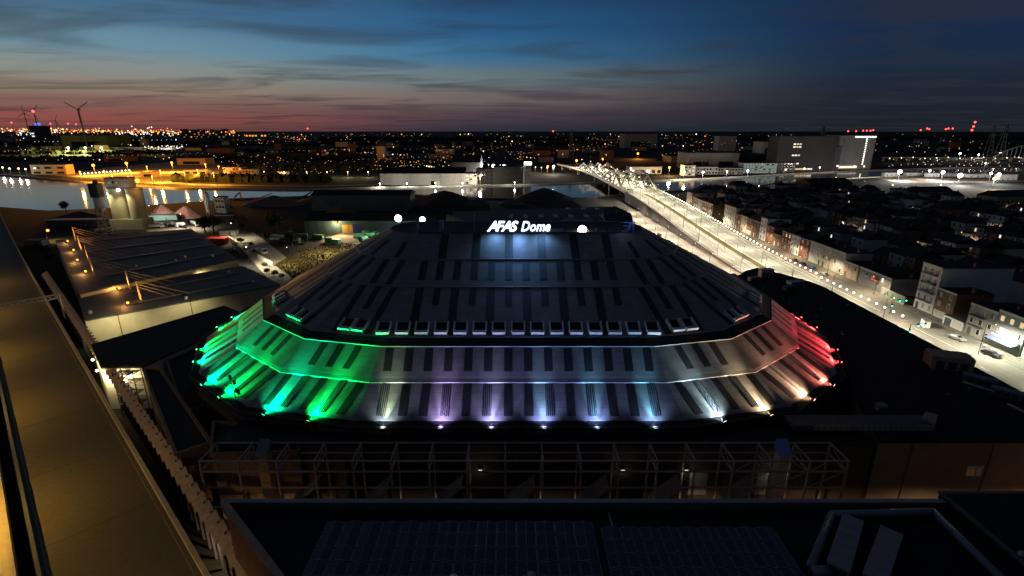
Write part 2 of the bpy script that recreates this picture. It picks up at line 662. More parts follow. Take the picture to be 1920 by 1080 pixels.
# profile: (offset from ridge, height above rim); rings between consecutive pairs
RINGS = [((44.6, -0.45), (38.9, 3.35)),
         ((38.8, 4.15), (34.6, 8.15)),
         ((33.0, 9.2), (22.0, 15.25)),
         ((21.9, 15.35), (15.2, 19.0)),
         ((15.1, 19.1), (7.75, 23.15))]
M_roof = mat('pale_roof_membrane', (0.20, 0.19, 0.183), 0.62, 0.22, 0.35, stretch=(1, 1, 2.2), bump=0.05)
_nt = M_roof.node_tree
_b = _nt.nodes['Principled BSDF']
_src = _b.inputs['Base Color'].links[0].from_socket
_geo = [n for n in _nt.nodes if n.type == 'NEW_GEOMETRY'][0]
_sp = _nt.nodes.new('ShaderNodeSeparateXYZ')
_nt.links.new(_geo.outputs['Position'], _sp.inputs[0])
_m1 = _nt.nodes.new('ShaderNodeMath'); _m1.operation = 'MULTIPLY'; _m1.inputs[1].default_value = 1.35
_nt.links.new(_sp.outputs[2], _m1.inputs[0])
_m2 = _nt.nodes.new('ShaderNodeMath'); _m2.operation = 'FRACT'
_nt.links.new(_m1.outputs[0], _m2.inputs[0])
_m3 = _nt.nodes.new('ShaderNodeMapRange'); _m3.inputs[1].default_value = 0.0; _m3.inputs[2].default_value = 0.14; _m3.inputs[3].default_value = 0.72; _m3.inputs[4].default_value = 1.0
_nt.links.new(_m2.outputs[0], _m3.inputs[0])
_mx = _nt.nodes.new('ShaderNodeMix'); _mx.data_type = 'RGBA'; _mx.blend_type = 'MULTIPLY'; _mx.inputs[0].default_value = 1.0
_nt.links.new(_src, _mx.inputs[6]); _nt.links.new(_m3.outputs[0], _mx.inputs[7])
_nt.links.new(_mx.outputs[2], _b.inputs['Base Color'])
M_strip = mat('dark_roof_strip', (0.026, 0.025, 0.027), 0.6, 0.35, 1.1)
M_trim = mat('edge_metal', (0.30, 0.30, 0.31), 0.45, 0.1, 1.0, metal=0.2)
M_rib = mat('grey_rib', (0.20, 0.20, 0.21), 0.5, 0.1, 1.0)
M_base = mat('brown_base_wall', (0.075, 0.055, 0.045), 0.85, 0.25, 0.4)

arena = thing('arena', 'huge oval arena with striped pale roof lit by coloured floodlights', 'arena', (AX, AY, 0))
NF = 2 * (NEND + 1)


class Facet:
    """local frame on one roof face: s along the lower edge, t up the slope, n off the surface"""
    def __init__(f, ring, k):
        (r0, z0), (r1, z1) = RINGS[ring]
        lo, hi = plan_vertices(r0), plan_vertices(r1)
        j = (k + 1) % NF
        a, b_ = Vector((*lo[k], RIMZ + z0)), Vector((*lo[j], RIMZ + z0))
        c, d = Vector((*hi[k], RIMZ + z1)), Vector((*hi[j], RIMZ + z1))
        f.q = (a, b_, d, c)
        f.o = (a + b_) / 2
        f.e = (b_ - a).normalized()
        f.u = ((c + d) / 2 - f.o)
        f.len = f.u.length
        f.u.normalize()
        f.n = f.e.cross(f.u).normalized()
        if f.n.z < 0:
            f.n = -f.n
        f.w0 = (b_ - a).length / 2
        f.w1 = (d - c).length / 2

    def p(f, s, t, n=0.0):
        return f.o + f.e * s + f.u * t + f.n * n

    def halfw(f, t):
        return f.w0 + (f.w1 - f.w0) * t / f.len


# facet index: 0..6 right end (front to back), 7 back, 8..14 left end (back to front), 15 front
FRONT = NF - 1
PITCHS = 3.47
facets = {}
for r in range(5):
    for k in range(NF):
        facets[(r, k)] = F_ = Facet(r, k)
        q = F_.q
        # the facet in two or three courses so that the membrane seams are real edges
        MB().slab([q[0], q[1], q[2], q[3]], F_.n, -0.25).build('roof_facet', M_roof, arena)


def roof_strip(F_, s, t0, t1, w, kind='dark'):
    hw = F_.halfw(t1)
    if abs(s) + w / 2 > hw - 0.15:
        # shorten at the hip
        if F_.w0 - F_.w1 < 0.2:
            return
        tm = (F_.w0 - abs(s) - w / 2 - 0.2) / (F_.w0 - F_.w1) * F_.len
        t1 = min(t1, tm)
        if t1 - t0 < 0.8:
            return
    mb = MB().slab([F_.p(s - w / 2, t0, 0.004), F_.p(s + w / 2, t0, 0.004), F_.p(s + w / 2, t1, 0.004), F_.p(s - w / 2, t1, 0.004)], F_.n, 0.05)
    o = mb.build('roof_strip', M_strip, arena)
    if kind == 'rib':
        for d in (-w * 0.36, -w * 0.12, w * 0.12, w * 0.36):
            MB().beam(F_.p(s + d, t0, 0.11), F_.p(s + d, t1, 0.11), 0.06, 0.12).build('rib', M_rib, o)


def strips_for(r, k):
    F_ = facets[(r, k)]
    L = F_.len
    if k == FRONT:
        for i in range(-7, 7):
            c = i + 0.5
            s = c * PITCHS
            if r == 0:
                roof_strip(F_, s, 0.75, L - 0.12, 1.42, 'rib' if abs(c) in (1.5, 3.5, 6.5) else 'dark')
            elif r == 1:
                roof_strip(F_, s, 1.25, L - 0.25, 1.42)
            elif r == 2:
                if (i + 7) % 2 == 0:
                    roof_strip(F_, s, L * 0.62, L - 0.25, 1.30)
                else:
                    roof_strip(F_, s, L * 0.05, L - 0.25, 1.55)
            elif r == 3:
                roof_strip(F_, s, L * 0.24, L - 0.3, 1.42)
            elif (i + 7) % 2 == 0:
                roof_strip(F_, s, 0.2, L - 0.4, 1.7)
    else:
        if r == 0:
            for c in (-1.95, -1.0, 0.05, 1.1, 2.05):
                roof_strip(F_, c * PITCHS, 0.75, L - 0.12, 1.35, 'rib' if abs(abs(c) - 1.0) < 0.2 else 'dark')
        elif r == 1:
            for c in (-0.98, 0, 0.98):
                roof_strip(F_, c * PITCHS, 1.25, L - 0.3, 1.35)
        elif r == 2:
            for c, t in ((-1.0, 0.5), (0.0, 0.62), (1.0, 0.5)):
                roof_strip(F_, c * PITCHS * 0.95, 0.4 if c else L * 0.5, L - 0.3, 1.3)
        elif r == 3:
            for c in (-0.5, 0.5):
                roof_strip(F_, c * PITCHS, 0.3, L - 0.3, 1.3)
        else:
            roof_strip(F_, 0, 0.3, L - 3.0, 1.0)


for r in range(5):
    for k in range(NF):
        if k in (5, 6, 7, 8, 9):
            continue
        strips_for(r, k)

# gutters, bright edge trims and risers, whose black holds the overhang's shadow
M_gut = mat('gutter_shade_black', (0.012, 0.012, 0.013), 0.8, 0.2, 1.0)
for r in range(4):
    for k in range(NF):
        a, b_ = facets[(r, k)], facets[(r + 1, k)]
        MB().slab([a.q[3], a.q[2], b_.q[1], b_.q[0]], b_.n, -0.08).build('gutter', M_gut, arena)
        # trim at the top of the lower ring and at the foot of the upper one
        MB().beam(a.q[3] + a.n * 0.07, a.q[2] + a.n * 0.07, 0.10, 0.12).build('edge_trim', M_trim, arena)
        if r in (1, 3):
            MB().beam(b_.q[0] + b_.n * 0.09 - Vector((0, 0, .02)), b_.q[1] + b_.n * 0.09 - Vector((0, 0, .02)), 0.14, 0.18).build('edge_trim', M_trim, arena)
# ridge edge and flat top
pts = plan_vertices(7.7)
MB().prism(pts, RIMZ + 22.4, RIMZ + 23.05).build('ridge_deck', M_roofblk, arena)
for k in (FRONT,):
    a, b_ = facets[(4, k)].q[3], facets[(4, k)].q[2]
    MB().beam(a + Vector((0, 0, .12)), b_ + Vector((0, 0, .12)), 0.3, 0.3).build('edge_trim', M_dgrey, arena)

# rim gutter, base wall and podium
rim_o, rim_i = plan_vertices(46.0), plan_vertices(44.5)
for k in range(NF):
    j = (k + 1) % NF
    p = [Vector((*rim_i[k], RIMZ - 0.62)), Vector((*rim_i[j], RIMZ - 0.62)), Vector((*rim_o[j], RIMZ - 0.9)), Vector((*rim_o[k], RIMZ - 0.9))]
    MB().add([tuple(x) for x in p] + [tuple(x - Vector((0, 0, 0.5))) for x in p],
             [(0, 1, 2, 3), (7, 6, 5, 4), (2, 6, 7, 3), (0, 3, 7, 4), (1, 5, 6, 2)]).build('rim_gutter', M_gut, arena)
    MB().beam(p[3] + Vector((0, 0, .1)), p[2] + Vector((0, 0, .1)), 0.18, 0.35).build('rim_edge', M_base, arena)
MB().prism(plan_vertices(45.4), 0, RIMZ - 1.45).build('base_wall', M_base, arena)
MB().prism(plan_vertices(48.0), 0, RIMZ - 6.0).build('podium', M_black, arena)

# rows of hatches on the third ring
M_hatch = mat('hatch_frame', (0.62, 0.62, 0.63), 0.5, 0.08, 1.0)


def hatch(F_, s, wide=2.3):
    t0, t1 = 0.45, 3.3
    w = wide / 2
    mb = MB()
    mb.slab([F_.p(s - w, t0, 0.0), F_.p(s + w, t0, 0.0), F_.p(s + w, t0 + 0.55, 0.0), F_.p(s - w, t0 + 0.55, 0.0)], F_.n, 0.95)
    o = mb.build('hatch', M_hatch, arena)
    for sg in (-1, 1):
        MB().slab([F_.p(s + sg * w - 0.12, t0 + .56, 0), F_.p(s + sg * w + 0.12, t0 + .56, 0), F_.p(s + sg * w + 0.12, t1, 0), F_.p(s + sg * w - 0.12, t1, 0)], F_.n, 0.75).build('hatch_side', M_hatch, o)
    MB().slab([F_.p(s - w + .13, t0 + .56, 0.02), F_.p(s + w - .13, t0 + .56, 0.02), F_.p(s + w - .13, t1, 0.02), F_.p(s - w + .13, t1, 0.02)], F_.n, 0.08).build('hatch_pane', M_gut, o)
    MB().slab([F_.p(s - w + .13, t1 - .1, 0.11), F_.p(s + w - .13, t1 - .1, 0.11), F_.p(s + w - .13, t1, 0.11), F_.p(s - w + .13, t1, 0.11)], F_.n, 0.25).build('hatch_head', M_dgrey, o)


for i in range(-7, 8):
    hatch(facets[(2, FRONT)], i * PITCHS)
for k in (0, 1, 2, 12, 13, 14):
    for s in (-1.35, 1.35):
        hatch(facets[(2, k)], s)

# ------------------------------------------------------------------ floodlights around the rim
M_lampbody = mat('lamp_housing', (0.04, 0.04, 0.045), 0.5, 0, metal=0.4)
GREEN, LIME, AQUAG = (0.0, 1.0, 0.12), (0.10, 1.0, 0.10), (0.0, 1.0, 0.36)
LAV, ICE, CYAN = (0.66, 0.62, 1.0), (0.46, 0.62, 1.0), (0.26, 0.72, 1.0)
WARM, PEACH, RED = (1.0, 0.74, 0.44), (1.0, 0.50, 0.30), (1.0, 0.06, 0.06)
FL_N = [0]


def floodlight(F_, s, c, power, cname, where, spill=None):
    edge = F_.p(s, -0.9, 0.0)
    edge = Vector((edge.x, edge.y, RIMZ - 0.55))
    base = F_.p(s, -2.7 if F_.w0 > 20 else -1.9, 0.0)
    base = Vector((base.x, base.y, RIMZ - 1.3))
    t = thing('floodlight', 'small %s floodlight on the arena rim %s' % (cname, where), 'floodlight', tuple(base), 'floodlights round the arena rim')
    head = base + Vector((0, 0, 0.55))
    up = (F_.p(s, 2.6, 0.3) - head).normalized()
    MB().beam(edge, base, 0.1).build('arm', M_lampbody, t)
    MB().beam(base, head, 0.09).build('bracket', M_lampbody, t)
    MB().beam(head - F_.e * 0.30, head + F_.e * 0.30, 0.07).build('yoke', M_lampbody, t)
    MB().beam(head - up * 0.16, head + up * 0.12, 0.62, 0.40).build('lamp_body', M_lampbody, t)
    MB().beam(head + up * 0.125, head + up * 0.15, 0.54, 0.33).build('lens', emis('lens_' + cname, tuple(x * .93 + .07 for x in c), 9.0), t)
    lp = head + up * 0.4
    light('flood_wide', 'SPOT', lp, c, power * .5, t, F_.p(s, 2.4, 0.0), 0.12, 110, 0.8)
    light('flood_beam', 'SPOT', lp, c, power * 7.0, t, F_.p(s, 4.6, 0.0), 0.12, 36, 1.0)
    if spill:
        light('flood_spill', 'SPOT', lp + Vector((0, 0, .2)), spill[0], spill[1] * 1.05, t, F_.p(s, 6.5, 0.0), 0.3, 130, 1.0)
    FL_N[0] += 1
    return t


FR = facets[(0, FRONT)]
FP = 2300
FQ = 1350
floodlight(FR, -21.7, (0.72, 1.0, 0.55), FQ * 1.1, 'pale green white', 'where green turns to violet', spill=((0.36, 0.44, 0.8), 1512))
floodlight(FR, -12.5, (0.60, 0.46, 1.0), FQ * 0.85, 'lavender', 'between the violet roof strips', spill=((0.5, 0.4, 1.0), 2420))
floodlight(FR, -4.4, (0.50, 0.50, 1.0), FQ * 0.85, 'pale violet', 'beside the middle of the straight side', spill=((0.4, 0.4, 1.0), 2571))
floodlight(FR, 4.0, (0.30, 0.58, 1.0), FQ * 0.9, 'ice blue', 'under the sign', spill=((0.31, 0.37, 1.0), 2571))
floodlight(FR, 12.5, (0.24, 0.64, 1.0), FQ * 0.9, 'cyan blue', 'along the straight side', spill=((0.31, 0.37, 1.0), 2268))
floodlight(FR, 21.7, (0.20, 0.70, 1.0), FQ * 0.9, 'aqua blue', 'at the last straight strips', spill=((0.32, 0.4, 0.95), 1815))
# green end (facets 14 .. 8) and red end (0 .. 6)
end_l = {14: [(3.2, GREEN, 1.5, 'bright green'), (-5.2, AQUAG, 1.35, 'blue green')], 13: [(2.8, GREEN, 1.4, 'bright green'), (-4.6, (0.0, 1.0, 0.28), 1.35, 'emerald green')],
         12: [(3.2, AQUAG, 1.2, 'blue green'), (-3.6, GREEN, 1.2, 'bright green')], 11: [(3.2, GREEN, 1.2, 'bright green'), (-3.6, AQUAG, 1.2, 'blue green')],
         10: [(0.0, AQUAG, 1.2, 'blue green')], 9: [(0.0, AQUAG, 1.1, 'blue green')]}
end_r = {0: [(-4.0, (0.62, 0.90, 1.0), 0.8, 'icy white'), (4.8, WARM, 1.0, 'warm white')], 1: [(-4.2, (1.0, 0.56, 0.34), 0.85, 'peach'), (4.4, (1.0, 0.22, 0.15), 1.0, 'salmon')],
         2: [(-3.4, RED, 1.7, 'red'), (3.4, RED, 1.7, 'red')], 3: [(-3.4, RED, 1.7, 'red'), (3.4, RED, 1.7, 'red')],
         4: [(0.0, RED, 1.7, 'red')], 5: [(0.0, RED, 1.6, 'red')]}
for tab, side in ((end_l, 'green'), (end_r, 'red')):
    for k, lst in tab.items():
        for s, c, pw, nm in lst:
            floodlight(facets[(0, k)], s, c, FP * pw * (1.9 if side == 'green' else 1.3), nm, 'round the %s lit end' % side,
                       spill=(c, (10000 if k == 14 else 21000) if side == 'green' else (13000 if k >= 2 else (7000 if k == 1 else 2500))))

# ------------------------------------------------------------------ lettered sign on the ridge
RIDY = AY - 7.2
SIGN_Y = RIDY - 0.1
SIGN_Z = RIMZ + 23.1
sign = thing('rooftop_sign', 'glowing white AFAS Dome letters standing on the arena ridge', 'sign', (AX, SIGN_Y, SIGN_Z))
E_sign = emis('sign_face', (0.80, 0.94, 1.0), 2.4, True)
E_signback = emis('sign_side', (0.10, 0.42, 1.0), 1.6, True)


def letter_mesh(ch, size, shear, bold, depth):
    cu_ = bpy.data.curves.new('letter', 'FONT')
    cu_.body = ch
    cu_.size = size
    cu_.shear = shear
    cu_.offset = bold
    cu_.extrude = depth
    cu_.resolution_u = 3
    o = bpy.data.objects.new('letter_tmp', cu_)
    col.objects.link(o)
    dg = bpy.context.evaluated_depsgraph_get()
    dg.update()
    me = bpy.data.meshes.new_from_object(o.evaluated_get(dg))
    bpy.data.objects.remove(o)
    bpy.data.curves.remove(cu_)
    return me


def put_text(text, x0, width, size, shear, bold, yloc, z, parent, gap, face, side, depth=0.09, ry=0.0):
    """letters one by one, scaled to fill width; face = front material"""
    ms = []
    tot = 0
    for ch in text:
        if ch == ' ':
            ms.append((None, 0, size * 0.30))
            tot += size * 0.30
            continue
        me = letter_mesh(ch, size, shear, bold, depth)
        xs = [v.co.x for v in me.vertices]
        w = max(xs) - min(xs)
        ms.append((me, min(xs), w))
        tot += w
    tot += gap * (len(text) - 1) + (gap * .9 if gap < -.3 else 0)
    k = width / tot
    x = x0
    for me, mn, w in ms:
        if me is not None:
            for v in me.vertices:
                v.co = Vector(((v.co.x - mn) * k, -v.co.z, v.co.y))
            me.materials.clear()
            me.materials.append(face)
            me.materials.append(side)
            for p in me.polygons:
                p.material_index = 0 if abs(p.normal.y) > 0.7 and p.center.y < 0 else 1
            me.update()
            off = BASE[parent.name]
            link('letter', me, parent, (x - off.x, yloc - off.y, z - off.z))
        x += (w + gap * (1.9 if gap < -.3 and me is ms[1][0] else 1.0)) * k


sx0 = VZ(913, 437, SIGN_Y)[0]
sx1 = VZ(972, 437, SIGN_Y)[0]
sx2 = VZ(977, 437, SIGN_Y)[0]
sx3 = VZ(1032, 437, SIGN_Y)[0]
put_text('AFAS', sx0, sx1 - sx0, 3.1, 0.30, 0.10, SIGN_Y, SIGN_Z + 0.45, sign, -0.50, E_sign, E_signback)
put_text('Dome', sx2, sx3 - sx2, 3.1, 0.28, 0.065, SIGN_Y, SIGN_Z + 0.45, sign, 0.02, E_sign, E_signback)
for z in (0.30, 1.6):
    MB().beam((sx0 - .2, SIGN_Y + .25, SIGN_Z + z), (sx3 + .2, SIGN_Y + .25, SIGN_Z + z), 0.1).build('rail', M_dsteel, sign)
for i in range(9):
    x = sx0 + (sx3 - sx0) * i / 8
    MB().beam((x, SIGN_Y + .3, SIGN_Z - 0.1), (x, SIGN_Y + .3, SIGN_Z + 2.4), 0.08).build('post', M_dsteel, sign)
for i, (dx, pw) in enumerate(((-5.0, 1100), (0, 1300), (5.0, 1100))):
    x = (sx0 + sx3) / 2 + dx
    light('sign_glow', 'SPOT', (x, SIGN_Y - 1.6, SIGN_Z + 2.2), (0.20, 0.48, 1.0), pw * 1.5, sign, (x, SIGN_Y - 5, RIMZ + 20.5), 0.9, 120, 1.0)
light('sign_glow', 'SPOT', ((sx0 + sx3) / 2, SIGN_Y - .8, SIGN_Z + 1.6), (0.22, 0.36, 1.0), 2600, sign, (AX, AY - 26, RIMZ + 12.5), 0.6, 60, 1.0)

# ------------------------------------------------------------------ things on the ridge
RZ = RIMZ + 23.05


def ridge_at(px, Y=None):
    return VZ(px, 437, RIDY + 0.2)[0]


for px, w, h, m_, nm, lab in ((783, 0.5, 2.4, 'violet', 'roof_post', 'short violet lit post on the ridge beside the twin floodlights'),
                             (828, 0.75, 2.6, 'violet', 'roof_post', 'square violet lit post on the ridge by the sloping grey wall'),
                             (890, 0.16, 4.2, 'violet', 'roof_pole', 'thin violet lit pole on the ridge before the sign')):
    x = ridge_at(px)
    MP = mat('violet_light_tint', (0.38, 0.25, 0.55), 0.6, 0.1)  # violet light on the posts is put into their colour
    t = thing(nm, lab, 'post', (x, RIDY + .2, RZ))
    MB().box(x - w / 2, RIDY + .2 - w / 2, RZ, x + w / 2, RIDY + .2 + w / 2, RZ + h).build('shaft', MP, t)
    MB().box(x - w * .7, RIDY + .2 - w * .7, RZ + h, x + w * .7, RIDY + .2 + w * .7, RZ + h + .12).build('cap', MP, t)
    MB().box(x - w, RIDY + .2 - w, RZ - .02, x + w, RIDY + .2 + w, RZ + .1).build('foot', MP, t)
x = ridge_at(1184)
t = thing('antenna_rack', 'blue steel antenna rack with boxes at the end of the ridge', 'antenna', (x, RIDY + .2, RZ))
MBl = mat('blue_steel', (0.10, 0.22, 0.60), 0.5, 0.1)
for dx in (-0.4, 0.4):
    MB().box(x + dx - .14, RIDY, RZ - 1, x + dx + .14, RIDY + .3, RZ + 2.4).build('post', MBl, t)
for dz in (0.5, 1.5, 2.3):
    MB().box(x - 1.9, RIDY + .05, RZ + dz, x + .6, RIDY + .2, RZ + dz + .12).build('crossbar', MBl, t)
for dx, dz, w, h in ((-1.6, .0, .8, .9), (-.9, .7, .5, .8), (-2.3, .1, .7, .5), (0.1, 0.8, 0.3, 1.2)):
    MB().box(x + dx, RIDY - .25, RZ + dz, x + dx + w, RIDY - .02, RZ + dz + h).build('equipment_box', M_steel if dx < -1 else MBl, t)
t.rotation_euler = (0, 0, 0)
light('rack_lamp', 'POINT', (x - 1.5, RIDY - 1.2, RZ + 3.0), (0.45, 0.5, 1.0), 60, t, size=0.1)
x0_, x1_ = ridge_at(760), ridge_at(1190)
rl = thing('ridge_railing', 'thin steel railing along the flat top of the arena', 'railing', (AX, RIDY + .6, RZ))
for i in range(31):
    x = x0_ + (x1_ - x0_) * i / 30
    MB().beam((x, RIDY + .6, RZ), (x, RIDY + .6, RZ + 1.0), 0.05).build('post', M_steel, rl)
for z in (0.5, 1.0):
    MB().beam((x0_, RIDY + .6, RZ + z), (x1_, RIDY + .6, RZ + z), 0.05).build('rail', M_steel, rl)
x = ridge_at(1045)
bx_ = thing('ridge_cabinet', 'long white cabinet on the ridge beside the last sign letter', 'cabinet', (x, RIDY - .3, RZ))
MB().box(x - 1.5, RIDY - .6, RZ, x + 1.2, RIDY + .3, RZ + .75).build('body', M_white, bx_)
MB().box(x - 1.55, RIDY - .65, RZ + .755, x + 1.25, RIDY + .35, RZ + .85).build('lid', M_steel, bx_)
for i in range(3):
    MB().box(x - 1.3 + i * .85, RIDY - .625, RZ + .1, x - 0.6 + i * .85, RIDY - .604, RZ + .65).build('door', M_offwhite, bx_)


def mast_flood(name, label, x, y, z0, z1, c, power, target, rball=0.5, em=E_white, angle=140, group=None):
    t = thing(name, label, 'floodlight', (x, y, z0), group)
    MB().tube((x, y, z0), (x, y, z1), 0.12, 8, 0.08).build('pole', M_steel, t)
    MB().beam((x - .6, y, z1), (x + .6, y, z1), 0.12).build('crossbar', M_steel, t)
    d = (Vector(target) - Vector((x, y, z1))).normalized()
    hd = Vector((x, y, z1 + .1))
    MB().beam(hd - d * .2, hd + d * .12, 0.7, 0.5).build('lamp_body', M_lampbody, t)
    MB().ball(hd + d * (0.2 + rball * .6), rball, 10, 7).build('lamp_globe', em, t)  # oversized glowing ball stands in for the lamp's glare
    light('lamp_beam', 'SPOT', hd + d * (0.5 + rball * 1.9), c, power, t, target, 0.4, angle, 0.7)
    return t

# ================================================================== NEAR BUILDING WITH SOLAR PANELS
NZ = 18.0
VD = Vector((-0.729, 0.685)).normalized()       # direction of the viaduct
c0 = G(420, 940, NZ)
c1 = (c0[0] - VD.x * 75, c0[1] - VD.y * 75)
c2 = (G(1745, 928, NZ)[0] + 60, c0[1])
near_poly = [c0, c1, (c2[0], c1[1]), c2]
nb = thing('office_building', 'dark flat roofed building with solar panels behind a low parapet', 'building', (10, 20, 0))
MB().prism(near_poly, 0, NZ - 0.9).build('wall', M_brick2, nb)
MB().prism([(near_poly[0][0] + .5, near_poly[0][1] - .4), (near_poly[1][0] + .5, near_poly[1][1]), near_poly[2], (c2[0], c2[1] - .4)], NZ - 0.89, NZ - 0.8).build('roof_deck', M_black, nb)
M_coping = mat('parapet_coping', (0.26, 0.24, 0.24), 0.6, 0.15, 0.8)
MB().beam((c0[0], c0[1], NZ - .45), (c2[0], c2[1], NZ - .45), 0.45, 0.9).build('parapet', M_dgrey, nb)
MB().beam((c0[0] - .15, c0[1], NZ + .06), (c2[0], c2[1], NZ + .06), 0.62, 0.12).build('coping', M_coping, nb)
MB().beam((c0[0], c0[1] - .3, NZ - .46), (c1[0], c1[1], NZ - .46), 0.5, 0.88).build('parapet', M_brick2, nb)
MB().beam((c0[0], c0[1] - .1, NZ + .055), (c1[0], c1[1], NZ + .055), 0.75, 0.12).build('coping', mat('sandstone_coping', (0.34, 0.25, 0.17), 0.8, 0.2), nb)
# upstand dividing the roof
a = G(1140, 945, NZ)
b_ = G(1178, 1085, NZ)
MB().beam((a[0], a[1] - .6, NZ - .7), (b_[0], b_[1], NZ - .7), 0.16, 0.16).build('lightning_cable', M_steel, nb)

M_pv = mat('solar_cell', (0.012, 0.018, 0.045), 0.16, 0.25, 3.0, spec=0.6)
M_pvf = mat('solar_frame', (0.22, 0.25, 0.34), 0.4, 0.1, 2.0, metal=0.5)


def solar_tent():
    t = link('solar_panel', None)
    t.empty_display_size = .5
    for sg in (-1, 1):
        q = [Vector((0, -.84, .36)), Vector((0, .84, .36)), Vector((sg * 1.02, .84, .12)), Vector((sg * 1.02, -.84, .12))]
        n = Vector((sg * .23, 0, 1)).normalized()
        p = MB().slab(q, n, 0.03).local('pane', M_pv, t)
        f = MB()
        for i in range(4):
            f.beam(q[i] + n * .03, q[(i + 1) % 4] + n * .03, 0.05, 0.05)
        f.local('frame', M_pvf, p)
    r = MB()
    for y in (-.6, .6):
        MB().beam((-1.02, y, .05), (1.02, y, .05), .06).local('mounting_rail', M_steel, t)
        MB().beam((0, y, .08), (0, y, .35), .05).local('mounting_post', M_steel, t)
    return t


proto = solar_tent()
used = False
rows = [(y, G(960, y, NZ - .6)[1]) for y in (980, 1007, 1036, 1066, 1098)]
for ri, (py, Yr) in enumerate([(0, 46.4), (0, 44.5), (0, 42.6), (0, 40.7), (0, 38.8), (0, 36.9)]):
    for ci in range(-9, 15):
        xx = -0.6 + ci * 2.16
        if ci >= 5:
            xx += 0.8
        yy = Yr - (0.9 if ci >= 5 else 0)
        lx = c0[0] + (c0[1] - yy) * 1.064 + 3.4 + 0.5
        if xx < lx or (ri == 4 and ci in (-3, -2)) or (ri >= 4 and ci in (0, 1)) or xx > 29.2 - ri * 0.3:
            continue
        o = proto if not used else copy_tree(proto)
        used = True
        o.location = (xx, yy, NZ - .8)
        tag(o, 'dark blue solar panel pair in the %s row behind the parapet, %s' % (('first', 'second', 'third', 'fourth', 'fifth', 'sixth')[ri], 'field past the cable' if ci >= 5 else 'larger field'), 'solar panel', 'solar panels on the flat roof')
# vents on that roof
for px, py, m_, lab in ((850, 1079, M_white, 'white domed roof vent among the solar panels'), (997, 1074, M_steel, 'short metal vent pipe among the solar panels')):
    x, y = G(px, py, NZ)
    t = thing('roof_vent', lab, 'vent', (x, y, NZ - .8))
    MB().cyl(x, y, NZ - .8, NZ - .2, .22, 12).build('pipe', m_, t)
    MB().cyl(x, y, NZ - .2, NZ + .02, .42, 12, .15).build('cowl', m_, t)
# ventilation plant on the right part of the roof
PZ = NZ + 0.9
x, y = G(1560, 952, NZ)
M_zinc = mat('zinc_duct', (0.17, 0.18, 0.21), 0.5, 0.15, 1.0, metal=0.4)
M_unit = mat('grey_unit_casing', (0.20, 0.205, 0.22), 0.55, 0.12, 1.0)
d = thing('air_duct', 'long round zinc air duct bending round the ventilation units', 'air duct', (*G(1545, 965, NZ), NZ - .8))
pA, pB, pC = Vector((*G(1520, 1060, NZ), NZ - .1)), Vector((*G(1560, 963, NZ), NZ - .1)), Vector((*G(1750, 958, NZ), NZ - .1))
MB().tube(pA, pB, .42, 14).build('pipe', M_zinc, d, True)
MB().tube(pB, pC, .42, 14).build('pipe', M_zinc, d, True)
MB().ball(pB, .43, 12, 8).build('elbow', M_zinc, d, True)
MB().tube(pC, pC + Vector((-.7, -11, 0)), .42, 14).build('pipe', M_zinc, d, True)
MB().ball(pC, .43, 12, 8).build('elbow', M_zinc, d, True)
for i in range(8):
    p = pA.lerp(pB, (i + .5) / 8)
    dd = (pB - pA).normalized()
    MB().tube(p - dd * .04, p + dd * .04, .46, 14).build('clamp_ring', M_zinc, d)
MB().tube(pA - Vector((.1, .6, 0)), pA + Vector((1.6, -.6, 0)), .52, 14).build('fan_casing', M_zinc, d, True)
for q in (pA, pB, pC):
    MB().box(q.x - .1, q.y - .1, NZ - .8, q.x + .1, q.y + .1, q.z - .4).build('support', M_steel, d)
for pa, pb, lab in (((1600, 970), (1572, 1062), 'long grey ventilation unit enclosed by the bend of the duct'), ((1672, 994), (1640, 1085), 'long grey ventilation unit between its twin and the dark stair tower')):
    a, b_ = Vector((*G(*pa, PZ), 0)), Vector((*G(*pb, PZ), 0))
    mid = (a + b_) / 2
    ang = math.atan2(b_.y - a.y, b_.x - a.x)
    t = thing('ventilation_unit', lab, 'air unit', (mid.x, mid.y, NZ - .8))
    L = (b_ - a).length
    MB().cbox(mid.x, mid.y, NZ - .55, L, 1.9, 1.4, ang).build('casing', M_unit, t)
    MB().cbox(mid.x, mid.y, PZ - .05 + .002, L + .12, 2.02, .08, ang).build('lid', M_unit, t)
    dr = Vector((math.cos(ang), math.sin(ang), 0))
    nr = Vector((-dr.y, dr.x, 0))
    for i in range(1, 5):
        p = mid + dr * (L * (i / 5 - .5))
        MB().beam(p - nr * 0.98 + Vector((0, 0, PZ + .045)), p + nr * .98 + Vector((0, 0, PZ + .045)), .05, .03).build('seam', M_unit, t)
    e = b_ + dr * .02
    MB().cbox(e.x, e.y, NZ - .3, .06, 1.6, .95, ang).build('grille', M_dsteel, t)
    for sg in (-1, 1):
        p = mid + dr * (L * .35 * sg)
        MB().cbox(p.x, p.y, NZ - .8, .2, 1.8, .25, ang).build('skid', M_steel, t)
sx, sy = G(1762, 922, NZ + .6)
st = thing('stair_tower', 'black flat topped stair tower at the end of the roof', 'building', (sx + 8, sy - 8, NZ - .8))
MB().box(sx, sy - 20, NZ - .8, sx + 30, sy, NZ + .35).build('wall', M_black, st)
MB().box(sx - .12, sy - 20, NZ + .352, sx + 30, sy + .12, NZ + .6).build('roof_edge', M_dgrey, st)
MB().box(sx + .35, sy - 20, NZ + .602, sx + 29.5, sy - .35, NZ + .61).build('roof_felt', M_black, st)
a = G(1915, 1040, NZ + .6)
MB().cyl(a[0], a[1], NZ + .6, NZ + 1.0, .35, 12, .2).build('vent', M_steel, st)

